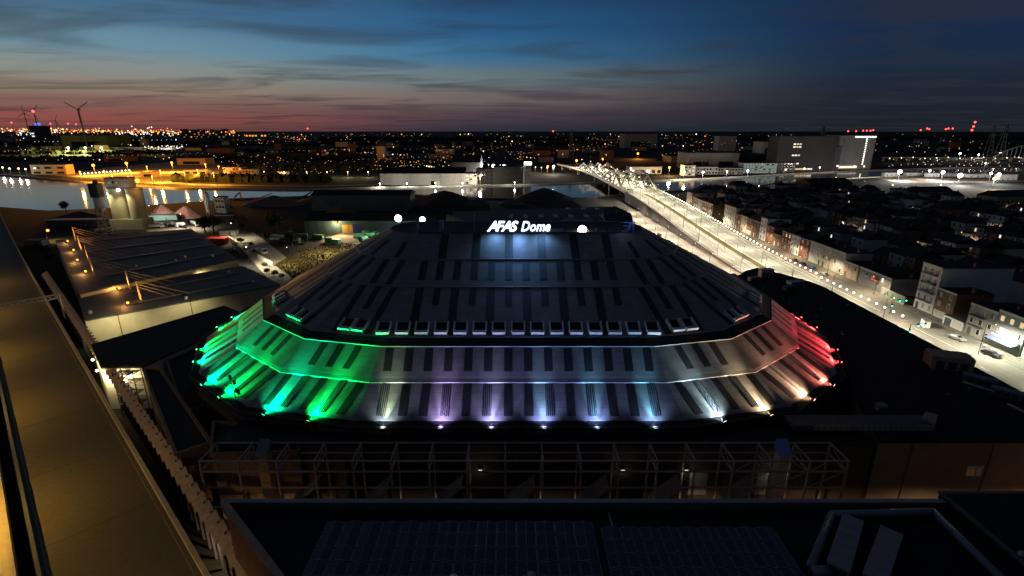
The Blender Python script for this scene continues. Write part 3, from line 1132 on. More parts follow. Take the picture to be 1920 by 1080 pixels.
# ================================================================== STEEL FRAME IN FRONT OF THE ARENA
M_frame = mat('frame_steel', (0.30, 0.25, 0.21), 0.6, 0.2, 1.5)
fr = thing('steel_scaffold', 'long open steel frame of posts and beams before the arena', 'steel frame', (2, 66, 0))
FX0, FBAY, NBAY = -46.0, 5.62, 17
YF, YB, FZT = 63.6, 68.2, 13.7
zs = [FZT, VZ(960, 883, YF)[1], VZ(960, 913, YF)[1], VZ(960, 945, YF)[1] - .4]
for i in range(NBAY + 1):
    x = FX0 + i * FBAY
    MB().beam((x, YF, 0), (x, YF, FZT), .26).build('post', M_frame, fr)
    MB().beam((x, YB, 0), (x, YB, FZT), .26).build('post', M_frame, fr)
    for z in (zs[0], zs[1]):
        MB().beam((x, YF + .14, z - .13), (x, YB - .14, z - .13), .18, .2).build('tie_beam', M_frame, fr)
    MB().beam((x, YF + .2, zs[1]), (x, YB - .2, zs[0] - .3), .1).build('brace', M_frame, fr)
for y, n in ((YF, 4), (YB, 2)):
    for z in zs[:n]:
        for i in range(NBAY):
            x = FX0 + i * FBAY
            MB().beam((x + .14, y, z - .12), (x + FBAY - .14, y, z - .12), .2, .22).build('beam', M_frame, fr)
for i in (14, 15, 16):
    x = FX0 + i * FBAY
    MB().beam((x + .1, YF - .02, zs[1] - .1), (x + FBAY / 2, YF - .02, zs[0] - .1), .1).build('brace', M_frame, fr)
    MB().beam((x + FBAY / 2, YF - .02, zs[0] - .1), (x + FBAY - .1, YF - .02, zs[1] - .1), .1).build('brace', M_frame, fr)
    MB().beam((x + .1, YF - .02, zs[2] - .1), (x + FBAY - .1, YF - .02, zs[1] - .1), .1).build('brace', M_frame, fr)
# stairs and docks behind the frame
M_stairs = mat('stair_concrete', (0.24, 0.23, 0.21), 0.8, 0.2, 0.8)
for i in range(2, 16, 2):
    x = FX0 + i * FBAY + .6
    t = thing('outer_stair', 'concrete stair flight inside the steel frame in front of the arena', 'stairs', (x, 66, 0), 'stair flights inside the steel frame')
    for k in range(12):
        MB().box(x + k * .33, 64.6, 4.6 + k * .3, x + (k + 1) * .33, 67.4, 4.78 + k * .3).build('step', M_stairs, t)
    MB().beam((x, 64.5, 4.6), (x + 4.0, 64.5, 8.1), .12, .35).build('stringer', M_stairs, t)
    MB().beam((x, 67.5, 4.6), (x + 4.0, 67.5, 8.1), .12, .35).build('stringer', M_stairs, t)
    MB().box(x - .3, 64.5, 0, x, 67.5, 4.6).build('pier', M_stairs, t)
fw = thing('entrance_block', 'dark brown entrance block under the rim of the arena', 'building', (4, 72, 0))
MB().box(-46, 68.9, 0, 57, 76, 12.6).build('wall', M_base, fw)
MB().box(-46.3, 68.7, 12.602, 57, 76, 12.95).build('roof', M_roofblk, fw)
for i in range(17):
    x = FX0 + i * FBAY + 1.2
    mm = M_grey if i in (4, 9, 13, 15) else M_dgrey
    o = MB().box(x, 68.84, 3.4, x + 3.2, 68.895, 7.6).build('shutter', mm, fw)
    MB().box(x - .12, 68.8, 7.605, x + 3.32, 68.895, 7.8).build('shutter_head', M_dgrey, o)
# small lamps in the dock
dl = []
for i, px in enumerate((900, 1170, 1290, 1460)):
    X, Z = VZ(px, 935, 66.5)
    t = thing('dock_lamp', 'small bright lamp above a shutter behind the steel frame', 'lamp', (X, 68.2, 8.5), 'dock lamps behind the steel frame')
    MB().box(X - .2, 68.3, 8.4, X + .2, 68.78, 8.55).build('bracket', M_steel, t)
    MB().box(X - .25, 68.1, 8.2, X + .25, 68.4, 8.39).build('lens', E_warm, t)
    light('dock_glow', 'POINT', (X, 67.6, 7.9), (1.0, .85, .62), 22, t, size=.2)
# pale flues beside the frame
for px, lab in ((500, 'square brown flue rising through the steel frame near the viaduct'), (1462, 'square pale flue with slanted cowl rising through the steel frame')):
    X = VZ(px, 880, 66)[0]
    t = thing('flue', lab, 'chimney', (X, 66, 0))
    MB().box(X - .75, 65.2, 0, X + .75, 66.7, 13.4).build('shaft', M_tan if px == 500 else M_offwhite, t)
    MB().add([(X - .9, 65.0, 13.4), (X + .9, 65.0, 13.4), (X + .9, 66.9, 13.4), (X - .9, 66.9, 13.4), (X - .9, 66.9, 15.2), (X + .9, 66.9, 15.2)],
             [(0, 1, 5, 4), (0, 4, 3), (1, 2, 5), (2, 3, 4, 5), (3, 2, 1, 0)]).build('cowl', M_zinc if px == 500 else mat('blue_cowl', (0.16, .22, .5), .5, .1), t)

# ================================================================== ANNEX BUILDINGS ROUND THE ARENA
an = thing('annex_building', 'long black flat roofed annex between the arena and the street', 'building', (80, 120, 0))
ann = [(57.5, 68.6), (93.5, 68.6), (96, 150), (94, 158), (86, 172), (80, 168), (66, 150), (72, 118), (71, 100), (62, 80)]
MB().prism(ann, 0, 13.4).build('wall', mat('annex_render', (0.20, 0.165, 0.12), .85, .15, .4), an)
MB().prism([(x * 1.0 + (0.2 if x > 75 else -.2), y + (-.2 if y < 70 else .2)) for x, y in ann], 13.402, 14.0).build('roof', M_black, an)
for x in (62.8, 75.5):
    MB().box(x, 68.45, 0, x + .12, 68.595, 13.4).build('downpipe', M_dgrey, an)
X, Z = VZ(1826, 883, 68.6)
w = MB().box(X - 1.3, 68.52, Z - .95, X + 1.3, 68.595, Z + .95).build('window', M_offwhite, an)
MB().box(X - 1.15, 68.50, Z - .8, X + 1.15, 68.519, Z + .8).build('pane', M_glass, w)
MB().box(X + .15, 68.46, Z - .8, X + .45, 68.499, Z + .8).build('blind', M_offwhite, w)
X, Z = VZ(1778, 887, 68.6)
MB().box(X - .7, 68.53, Z - .6, X + .7, 68.595, Z + .6).build('hatch_door', mat('hatch_tan', (0.17, .14, .10), .8, .1), an)
M_parp = mat('ribbed_parapet', (0.33, 0.27, 0.18), 0.8, 0.2, 0.8)
pr_ = thing('roof_canopy', 'low roof canopy with ribbed pale edge beside the arena rim', 'canopy', (58, 75, 14))
a, b_ = G(1560, 803, 14.4), G(1752, 803, 14.4)
MB().box(a[0] - 6, a[1], 14.02, b_[0], a[1] + 3.2, 14.9).build('deck', M_dgrey, pr_)
n = 22
for i in range(n):
    x = a[0] - 3 + (b_[0] - a[0] + 3) * i / n
    MB().box(x, a[1] - .16, 14.05, x + (b_[0] - a[0] + 3) / n - .12, a[1] - .002, 14.95).build('rib_panel', M_parp, pr_)
MB().add([(b_[0], a[1], 14.02), (b_[0] + 2.4, a[1] + 2.6, 14.02), (b_[0] + 1.2, a[1] + 3.6, 14.02), (b_[0] - .9, a[1] + 1.8, 14.02),
          (b_[0], a[1], 15.3), (b_[0] + 2.4, a[1] + 2.6, 15.3), (b_[0] + 1.2, a[1] + 3.6, 15.3), (b_[0] - .9, a[1] + 1.8, 15.3)],
         [(0, 3, 2, 1), (4, 5, 6, 7), (0, 1, 5, 4), (1, 2, 6, 5), (2, 3, 7, 6), (3, 0, 4, 7)]).build('end_block', M_parp, pr_)


def roof_unit(px, py, w, d_, h, m_, lab, z=14.0, name='roof_unit', cat='air unit', a=0.0):
    x, y = G(px, py, z)
    t = thing(name, lab, cat, (x, y, z))
    MB().cbox(x, y, z + .15, w, d_, h, a).build('casing', m_, t)
    MB().cbox(x, y, z + .152 + h, w + .1, d_ + .1, .08, a).build('lid', m_, t)
    for sg in (-1, 1):
        MB().cbox(x + sg * w * .3 * math.cos(a), y + sg * w * .3 * math.sin(a), z, .2, d_ * .9, .15, a).build('skid', M_dsteel, t)
    for i in range(3):
        MB().cbox(x + (i - 1) * w * .28 * math.cos(a) + (d_ / 2 + .02) * math.sin(a), y + (i - 1) * w * .28 * math.sin(a) - (d_ / 2 + .02) * math.cos(a), z + .3, w * .2, .04, h * .6, a).build('grille', M_dsteel, t)
    return t


M_unitw = mat('pale_unit', (0.42, 0.44, 0.45), 0.5, .1, 1.0)
roof_unit(1435, 520, 4.0, 2.4, 2.6, M_unitw, 'pale boxy air unit on the annex roof nearest the street corner')
roof_unit(1372, 525, 2.6, 2.4, 1.6, M_unitw, 'small pale air unit at the curved end of the annex roof')
roof_unit(1412, 527, 3.2, 1.4, 1.2, M_steel, 'low steel air unit beside the tall pale one', a=.3)
roof_unit(1490, 533, 4.6, 2.2, 0.9, M_unitw, 'low pale cooling unit on the black annex roof', a=.25)
roof_unit(1480, 545, 4.0, 2.0, 1.3, M_dgrey, 'dark cooling unit in front of the low pale one', a=.2)
roof_unit(1775, 688, 7.0, 4.0, 2.6, M_parp, 'tan roof cabin with dark shutters on the black annex', name='roof_cabin', cat='cabin', a=-.35)
roof_unit(1835, 720, 5.0, 1.7, 1.3, M_zinc, 'zinc ventilation unit on the annex roof by its outer edge', a=-.75)
roof_unit(1885, 745, 4.2, 1.7, 1.3, M_zinc, 'second zinc ventilation unit joined behind the first', a=-.75)
roof_unit(1650, 770, 1.4, 1.2, 1.0, M_unit, 'little grey box on the dark roof before the canopy')
for pa, pb, lab in (((1805, 716), (1865, 735), 'bent bright duct over the zinc units'), ((1890, 758), (1925, 775), 'blue lit pipe on the annex roof edge')):
    p, q = Vector((*G(*pa, 15.6), 15.6)), Vector((*G(*pb, 15.6), 15.6))
    t = thing('roof_pipe', lab, 'pipe', (p.x, p.y, 14))
    MB().tube(p, q, .25, 10).build('pipe', M_steel, t, True)
    for e in (p, q):
        MB().box(e.x - .08, e.y - .08, 14.0, e.x + .08, e.y + .08, e.z - .2).build('support', M_dsteel, t)

# low brown roofs at the viaduct side of the arena
M_brownwall = mat('brown_parapet', (0.20, 0.13, 0.085), .85, .2, .6)
for poly, z, lab in (([G(268, 690, 11), G(300, 690, 11), G(395, 828, 11), G(330, 850, 11)], 11, 'low dark roofed block along the alley beside the viaduct'),
                     ([G(300, 640, 9.5), G(470, 600, 9.5), G(380, 760, 9.5), G(345, 770, 9.5)], 9.5, 'sunken dark roof terrace between the arena and the alley'),
                     ([G(400, 790, 12.4), G(560, 800, 12.4), G(560, 845, 12.4), G(395, 850, 12.4)], 12.4, 'squat dark block at the corner of the steel frame')):
    cx = sum(p[0] for p in poly) / len(poly)
    cy = sum(p[1] for p in poly) / len(poly)
    t = thing('side_block', lab, 'building', (cx, cy, 0))
    MB().prism(poly, 0, z - .6).build('wall', M_brownwall, t)
    MB().prism(poly, z - .598, z - .55).build('roof', M_roofblk, t)
    for i in range(len(poly)):
        p, q = poly[i], poly[(i + 1) % len(poly)]
        MB().beam((p[0], p[1], z - .25), (q[0], q[1], z - .25 + i * .004), .5, .6).build('parapet', M_brownwall, t)
mp_ = G(441, 742, RIMZ)
t = thing('antenna_mast', 'thin antenna mast with small boxes at the green lit rim', 'antenna', (mp_[0], mp_[1], RIMZ - .6))
MB().tube((mp_[0], mp_[1], RIMZ - .6), (mp_[0] - .4, mp_[1], RIMZ + 4.2), .09, 8).build('pole', M_dsteel, t)
for dx, dz in ((.35, .8), (.7, .3), (-.3, 3.2), (.3, 2.2)):
    MB().cbox(mp_[0] + dx, mp_[1], RIMZ + dz, .35, .3, .8).build('antenna_box', M_dgrey, t)
for dz in (1.2, 2.4):
    MB().beam((mp_[0] - .6, mp_[1], RIMZ + dz), (mp_[0] + .8, mp_[1], RIMZ + dz), .07).build('arm', M_dsteel, t)

# ================================================================== MOTORWAY VIADUCT
VZ0 = 8.0
vp0 = Vector((-37.8, 48.7))
VN = Vector((VD.y, -VD.x))                       # towards the arena (right-hand side going away)
if VN.x < 0:
    VN = -VN


def vpt(t, off):
    """t metres along the viaduct from row y=1080, off metres to the right of the near carriageway's right edge"""
    p = vp0 + VD * t + VN * off
    # far away the viaduct swings gently to the right
    if t > 150:
        p = p + VN * ((t - 150) ** 2) * 0.00003
    return p


M_deck = mat('old_asphalt_deck', (0.115, 0.098, 0.062), 0.8, 0.12, 1.6, stretch=(1, 1, 1), spec=0.25, c2=(0.135, 0.115, 0.072))
M_barrier = mat('concrete_barrier', (0.50, 0.42, 0.26), .85, .2, .8)
M_noise = mat('noise_panel', (0.42, 0.32, 0.22), .8, .25, 1.2)
via = thing('motorway_viaduct', 'long concrete motorway viaduct with two empty carriageways', 'viaduct', (vp0.x, vp0.y, 0))
W1 = 13.4
TS = [-70 + 20 * i for i in range(40)]


def via_band(name, o0, o1, z0, z1, m_, ts=TS):
    mb = MB()
    for a, c in zip(ts[:-1], ts[1:]):
        p = [vpt(a, o0), vpt(a, o1), vpt(c, o1), vpt(c, o0)]
        mb.add([(v.x, v.y, z0) for v in p] + [(v.x, v.y, z1) for v in p],
               [(0, 1, 2, 3)[::-1], (4, 5, 6, 7), (0, 4, 5, 1)[::-1], (1, 5, 6, 2)[::-1], (2, 6, 7, 3)[::-1], (3, 7, 4, 0)[::-1]])
    return mb.build(name, m_, via)


via_band('deck', -W1, 0.0, VZ0 - 1.2, VZ0, M_deck)
via_band('barrier', 0.0, 0.55, VZ0 - 1.2, VZ0 + .85, M_barrier)
via_band('barrier', -W1 - .45, -W1 - .0, VZ0 - 1.2, VZ0 + .75, M_dgrey)
via_band('deck', -W1 - 16.5, -W1 - 2.6, VZ0 - 1.2, VZ0 + .02, mat('lit_pale_concrete_deck', (0.52, 0.45, 0.28), .8, .2, .3))  # pale concrete, lightened so the carriageway looks brightly lit
via_band('barrier', -W1 - 2.6, -W1 - 2.1, VZ0 - 1.2, VZ0 + .85, M_barrier)
via_band('guard_rail', -W1 - 4.4, -W1 - 4.1, VZ0 + .4, VZ0 + .8, M_barrier)
for off in (-W1 + .5, -.6):
    via_band('edge_line', off - .09, off + .09, VZ0 + .003, VZ0 + .006, mat('worn_line', (0.22, .19, .13), .8, .4, 1.0))
via_band('edge_line', -W1 - 3.6, -W1 - 3.4, VZ0 + .023, VZ0 + .026, M_mark)
# piers
for t in range(-40, 400, 40):
    p = vpt(t, -W1 / 2)
    MB().cyl(p.x, p.y, 0, VZ0 - 1.2, 1.3, 12).build('pier', M_concrete, via)
# noise barrier of overlapping panels on posts, a little outside the deck
nbar = thing('noise_barrier', 'long noise barrier of overlapping tan panels beside the viaduct', 'noise barrier', (*vpt(0, 3), 0))
t = -30.0
k = 0
while t < 190:
    L = 2.75
    a, c = vpt(t, 2.55), vpt(t + L, 2.85)
    a2, c2_ = vpt(t, 4.25), vpt(t + L - .2, 4.45)
    zt = VZ0 + 1.3
    # each panel leans outwards: a slab whose face is seen from above
    MB().add([(a.x, a.y, zt - .25), (c.x, c.y, zt), (c2_.x, c2_.y, zt + .9), (a2.x, a2.y, zt + .65),
              (a.x, a.y, zt - .40), (c.x, c.y, zt - .15), (c2_.x, c2_.y, zt + .75), (a2.x, a2.y, zt + .5)],
             [(0, 3, 2, 1), (4, 5, 6, 7), (0, 1, 5, 4), (1, 2, 6, 5), (2, 3, 7, 6), (3, 0, 4, 7)]).build('panel', M_noise, nbar)
    pp = vpt(t, 3.9)
    MB().cbox(pp.x, pp.y, 0, .3, .3, zt + .75, .75).build('post', M_dgrey, nbar)
    p4 = vpt(t, 4.5)
    MB().cbox(p4.x, p4.y, zt + .55, .45, .35, .25, .75).build('bracket', M_dsteel, nbar)
    t += L
    k += 1
# sign gantry
ga = thing('sign_gantry', 'steel lattice sign gantry spanning the viaduct', 'gantry', (*vpt(130, -5), VZ0))
gz = VZ0 + 5.6
g0, g1 = vpt(130, -W1 - 3.0), vpt(130, 2.2)
for dz, dy in ((0, 0), (1.1, 0), (0, 1.1), (1.1, 1.1)):
    o = VD * dy
    MB().beam((g0.x + o.x, g0.y + o.y, gz + dz), (g1.x + o.x, g1.y + o.y, gz + dz), .14).build('chord', M_steel, ga)
ng = 14
for i in range(ng):
    p, q = g0.lerp(g1, i / ng), g0.lerp(g1, (i + 1) / ng)
    u, v = (0, 1.1) if i % 2 else (1.1, 0)
    for dy in (0, 1.1):
        o = VD * dy
        MB().beam((p.x + o.x, p.y + o.y, gz + u), (q.x + o.x, q.y + o.y, gz + v), .09).build('lattice_bar', M_steel, ga)
    MB().beam((p.x, p.y, gz + 1.1), (p.x + VD.x * 1.1, p.y + VD.y * 1.1, gz + 1.1), .08).build('lattice_bar', M_steel, ga)
for p in (g1, g0):
    for dy in (0, 1.1):
        o = VD * dy
        MB().beam((p.x + o.x, p.y + o.y, VZ0 - 1), (p.x + o.x, p.y + o.y, gz + 1.2), .28).build('leg', M_steel, ga)


def lamp_post(name, label, x, y, z0, h, arm, c, power, em, group=None, angle=150, rb=.28, real=True, cat='street lamp'):
    """arm: 2d vector from pole to lamp head"""
    t = thing(name, label, cat, (x, y, z0), group)
    MB().tube((x, y, z0), (x, y, z0 + h), .11, 6, .07).build('pole', M_dsteel, t)
    hx, hy = x + arm[0], y + arm[1]
    MB().beam((x, y, z0 + h), (hx, hy, z0 + h + .25), .08).build('arm', M_dsteel, t)
    MB().beam((hx - arm[0] * .15, hy - arm[1] * .15, z0 + h + .28), (hx + arm[0] * .15 + .01, hy + arm[1] * .15, z0 + h + .28), .35, .14).build('lamp_head', M_lampbody, t)
    MB().ball((hx, hy, z0 + h + .12), rb, 8, 6).build('lamp_globe', em, t)
    if real:
        light('lamp_light', 'SPOT', (hx, hy, z0 + h + .1 - rb - .1), c, power, t, (hx + arm[0] * .02, hy + arm[1] * .02, z0), .25, angle, .6)
    return t


SOD = (1.0, 0.56, 0.10)
for i, tt in enumerate((-45, -8, 30, 68, 106, 146, 190)):
    p = vpt(tt, -W1 - 13.5)
    lamp_post('motorway_lamp', 'tall sodium street lamp on the outer carriageway of the viaduct', p.x, p.y, VZ0 + .02, 11, (VN.x * 2.2, VN.y * 2.2), SOD, 14500, E_sodium, 'sodium lamps on the viaduct', 172)

# ================================================================== INDUSTRIAL HALLS BY THE VIADUCT
M_hallwall = mat('hall_cladding_cream', (0.46, 0.43, 0.30), .75, .12, .4)
M_hallroof = mat('hall_roof', (0.075, 0.073, 0.075), .7, .35, .10, spec=.3)


def poly_hall(name, label, poly, z, wall, roof, lip=.35):
    cx = sum(p[0] for p in poly) / len(poly)
    cy = sum(p[1] for p in poly) / len(poly)
    t = thing(name, label, 'warehouse', (cx, cy, 0))
    MB().prism(poly, 0, z).build('wall', wall, t)
    big = [(cx + (x - cx) * 1.006, cy + (y - cy) * 1.006) for x, y in poly]
    MB().prism(big, z + .002, z + lip).build('roof', roof, t)
    return t


HZ = 10.0
hA = [G(105, 452, HZ), G(357, 430, HZ), G(446, 487, HZ), G(150, 552, HZ)]
hB = [G(147, 553, HZ - 1.5), G(160, 603, HZ - 1.5), G(525, 535, HZ - 1.5), G(455, 500, HZ - 1.5)]
hallA = poly_hall('warehouse', 'wide warehouse with black ridged roof and four orange lit masts', hA, HZ, M_hallwall, M_hallroof)
hallB = poly_hall('warehouse', 'lower warehouse with cream end wall and two orange lit masts', hB, HZ - 1.5, M_hallwall, M_hallroof)


def lerp2(a, b, t):
    return (a[0] + (b[0] - a[0]) * t, a[1] + (b[1] - a[1]) * t)


# ridges and vents on the roofs
for i, t in enumerate((.12, .36, .60, .84)):
    p, q = lerp2(hA[0], hA[3], t), lerp2(hA[1], hA[2], t)
    p, q = lerp2(p, q, .15), lerp2(p, q, .97)
    MB().beam((*p, HZ + .55), (*q, HZ + .552), 1.2, .4).build('ridge', mat('ridge_sheet', (0.075, .075, .08), .5, .2), hallA)
    p2, q2 = lerp2(p, q, .2), lerp2(p, q, .62)
    MB().beam((*p2, HZ + .80), (*q2, HZ + .802), .5, .1).build('rooflight', mat('rooflight_sheet', (.32, .33, .36), .3, .1), hallA)
for i, t in enumerate((.30, .72)):
    p, q = lerp2(hB[0], hB[1], t), lerp2(hB[3], hB[2], t)
    p, q = lerp2(p, q, .25), lerp2(p, q, .9)
    MB().beam((*p, HZ - 1), (*q, HZ - .998), 1.0, .35).build('ridge', MATS['ridge_sheet'], hallB)
for (px, py) in ((770, 303), (1195, 270), (985, 300), (1045, 280)):
    x, y = G(px / 3, 400 + py / 3, HZ + .5) if False else G(px / 3, py / 3 + 400 - 0, HZ)
for px, py, hl in ((257, 503, 'A'), (330, 492, 'A'), (398, 483, 'A'), (347, 485, 'A'), (350, 563, 'B'), (430, 513, 'B'), (170, 590, 'B'), (475, 533, 'B')):
    z = HZ if hl == 'A' else HZ - 1.5
    x, y = G(px, py, z)
    MB().cyl(x, y, z + .3, z + 1.3, .5, 10).build('vent', M_steel, hallA if hl == 'A' else hallB)

# masts with stays, lit by small sodium floods
M_mast = mat('mast_timber', (0.42, 0.30, 0.16), .7, .2, 1.0)


def stay_mast(px, py, z, lab, flood_px, flood_label, h=6.5):
    x, y = G(px, py, z)
    t = thing('stay_mast', lab, 'mast', (x, y, z + .3))
    top = Vector((x - .6, y + .4, z + h))
    ax = (Vector(hA[1]) - Vector(hA[0])).normalized()
    tl = (Vector(hA[3]) - Vector(hA[0])).normalized()
    for sg in (-1, 1):
        MB().beam((x + tl.x * sg * .9, y + tl.y * sg * .9, z + .3), tuple(top), .32).build('leg', M_mast, t)
    for k in (.35, .65):
        c = Vector((x, y, z + .3)).lerp(top, k)
        w = .9 * (1 - k)
        MB().beam(c - Vector((tl.x * w, tl.y * w, 0)), c + Vector((tl.x * w, tl.y * w, 0)), .16).build('rung', M_mast, t)
    for k, l in ((1.0, 13), (.86, 9.5), (.72, 7)):
        c = Vector((x, y, z + .3)).lerp(top, k)
        MB().beam(c, (x + ax.x * l, y + ax.y * l, z + .45), .12).build('stay', M_mast, t)
    fx, fy = G(*flood_px, z)
    f = thing('roof_floodlight', flood_label, 'floodlight', (fx, fy, z + .3))
    MB().box(fx - .08, fy - .08, z + .3, fx + .08, fy + .08, z + 1.0).build('stand', M_dsteel, f)
    MB().cbox(fx, fy, z + 1.0, .8, .5, .5, .7).build('lamp_body', M_lampbody, f)
    MB().ball((fx + .45, fy + .1, z + 1.25), .38, 8, 6).build('lamp_globe', E_sodium, f)
    light('flood_beam', 'SPOT', (fx + 1.3, fy + .4, z + 1.5), (1.0, .50, .14), 3200, f, (x + .3, y + .2, z + 3.2), .2, 75, .8)
    light('flood_beam', 'POINT', (fx - .5, fy - .5, z + 2.0), (1.0, .45, .12), 900, f, size=.2)


for px, py, fp, nm in ((143, 452, (126, 457), 'first'), (153, 470, (137, 474), 'second'), (167, 490, (144, 493), 'third'), (177, 515, (159, 515), 'fourth')):
    stay_mast(px, py, HZ, 'orange lit stayed mast, %s in the row on the wide warehouse counted from the silos' % nm, fp, '%s sodium floodlight from the silos on the wide warehouse' % nm)
for px, py, fp, nm in ((245, 543, (222, 547), 'inner'), (265, 565, (238, 575), 'outer')):
    stay_mast(px, py, HZ - 1.5, '%s orange lit stayed mast on the lower warehouse' % nm, fp, '%s sodium floodlight on the lower warehouse roof' % nm)
# cream end wall of the lower hall is lit by pole lamps added in front of it
wx, wy = lerp2(hB[1], hB[2], .25)
for k, pw in ((.12, 700), (.45, 450)):
    wx, wy = lerp2(hB[1], hB[2], k)
    t = thing('wall_lamp', 'added sodium pole lamp washing the cream end wall of the lower warehouse', 'lamp', (wx, wy, 8), 'added pole lamps before the lower warehouse')
    nx, ny = 0.72, -0.69
    MB().beam((wx + nx * 9, wy + ny * 9, 0), (wx + nx * 9, wy + ny * 9, 11.2), .12).build('pole', M_dsteel, t)
    MB().cbox(wx + nx * 9, wy + ny * 9, 11.2, .5, .3, .25, .7).build('lamp_head', M_lampbody, t)
    light('lamp_light', 'SPOT', (wx + nx * 8.5, wy + ny * 8.5, 11.0), (1.0, .84, .46), pw * 9, t, (wx, wy, 4.5), .2, 130, .9)
wx, wy = lerp2(hA[3], hA[2], .72)
t = thing('wall_lamp', 'lamp washing the end wall between the two warehouses', 'lamp', (wx, wy, 9))
MB().beam((wx, wy, 9.2), (wx + 1.4, wy - 1.6, 9.3), .08).build('arm', M_dsteel, t)
MB().cbox(wx + 1.5, wy - 1.7, 9.2, .4, .3, .2, .7).build('lamp_head', M_lampbody, t)
light('lamp_light', 'SPOT', (wx + 1.8, wy - 2.0, 9.1), (1.0, .78, .40), 1100, t, (wx, wy, 4), .2, 150, .8)

# front hall with brightly lit white wall and fire escape
FZ = 10.0
fh = [G(172, 648, FZ), G(190, 691, FZ), G(268, 690, FZ), G(470, 596, FZ), G(420, 575, FZ)]
fhall = poly_hall('workshop_hall', 'black roofed workshop with brightly lit yellow white wall and fire escape', fh, FZ, M_white, M_black)
for k, (a_, b2) in enumerate(((fh[0], fh[1]), (fh[1], fh[2]))):
    for tt in ((.35, .8) if k == 0 else (.15, .62)):
        p = lerp2(a_, b2, tt)
        dx, dy = (-.72, -.69) if k == 0 else (.0, -1.0)
        t = thing('wall_lamp', 'bright warm wall lamp on the lit workshop wall', 'lamp', (p[0], p[1], 8.4), 'wall lamps on the workshop')
        MB().beam((p[0], p[1], 8.6), (p[0] + dx * .5, p[1] + dy * .5, 8.6), .12).build('arm', M_dsteel, t)
        MB().ball((p[0] + dx * .7, p[1] + dy * .7, 8.5), .32, 8, 6).build('lamp_globe', E_warm, t)
        light('lamp_light', 'POINT', (p[0] + dx * 1.3, p[1] + dy * 1.3, 8.0), (1.0, .76, .36), 1100, t, size=.2)
# fire escape: four landings with flights between
fx, fy = lerp2(fh[1], fh[2], .75)
fe = thing('fire_escape', 'black steel fire escape zigzagging down the lit workshop wall', 'fire escape', (fx, fy - 2, 0))
for x_ in (-2.2, 2.2):
    for y_ in (-.6, -3.0):
        MB().beam((fx + x_, fy + y_, 0), (fx + x_, fy + y_, 10.6), .14).build('post', M_dsteel, fe)
for z_ in (2.6, 5.2, 7.8, 9.8):
    for k in range(7):
        MB().box(fx - 2.2 + k * .65, fy - 3.0, z_, fx - 2.2 + k * .65 + .45, fy - .6, z_ + .06).build('grating', M_dsteel, fe)
    for y_ in (-.6, -3.0):
        MB().beam((fx - 2.2, fy + y_, z_ + 1.0), (fx + 2.2, fy + y_, z_ + 1.0), .07).build('handrail', M_dsteel, fe)
for j, z_ in enumerate((0, 2.6, 5.2, 7.8)):
    s_ = 1 if j % 2 else -1
    for k in range(9):
        MB().box(fx + s_ * (-1.9 + k * .42) - .18, fy - 2.9, z_ + k * .29, fx + s_ * (-1.9 + k * .42) + .18, fy - 1.8, z_ + k * .29 + .05).build('tread', M_dsteel, fe)
    MB().beam((fx - s_ * 1.9, fy - 2.95, z_ + .9), (fx + s_ * 1.9, fy - 2.95, z_ + 3.4), .07).build('handrail', M_dsteel, fe)

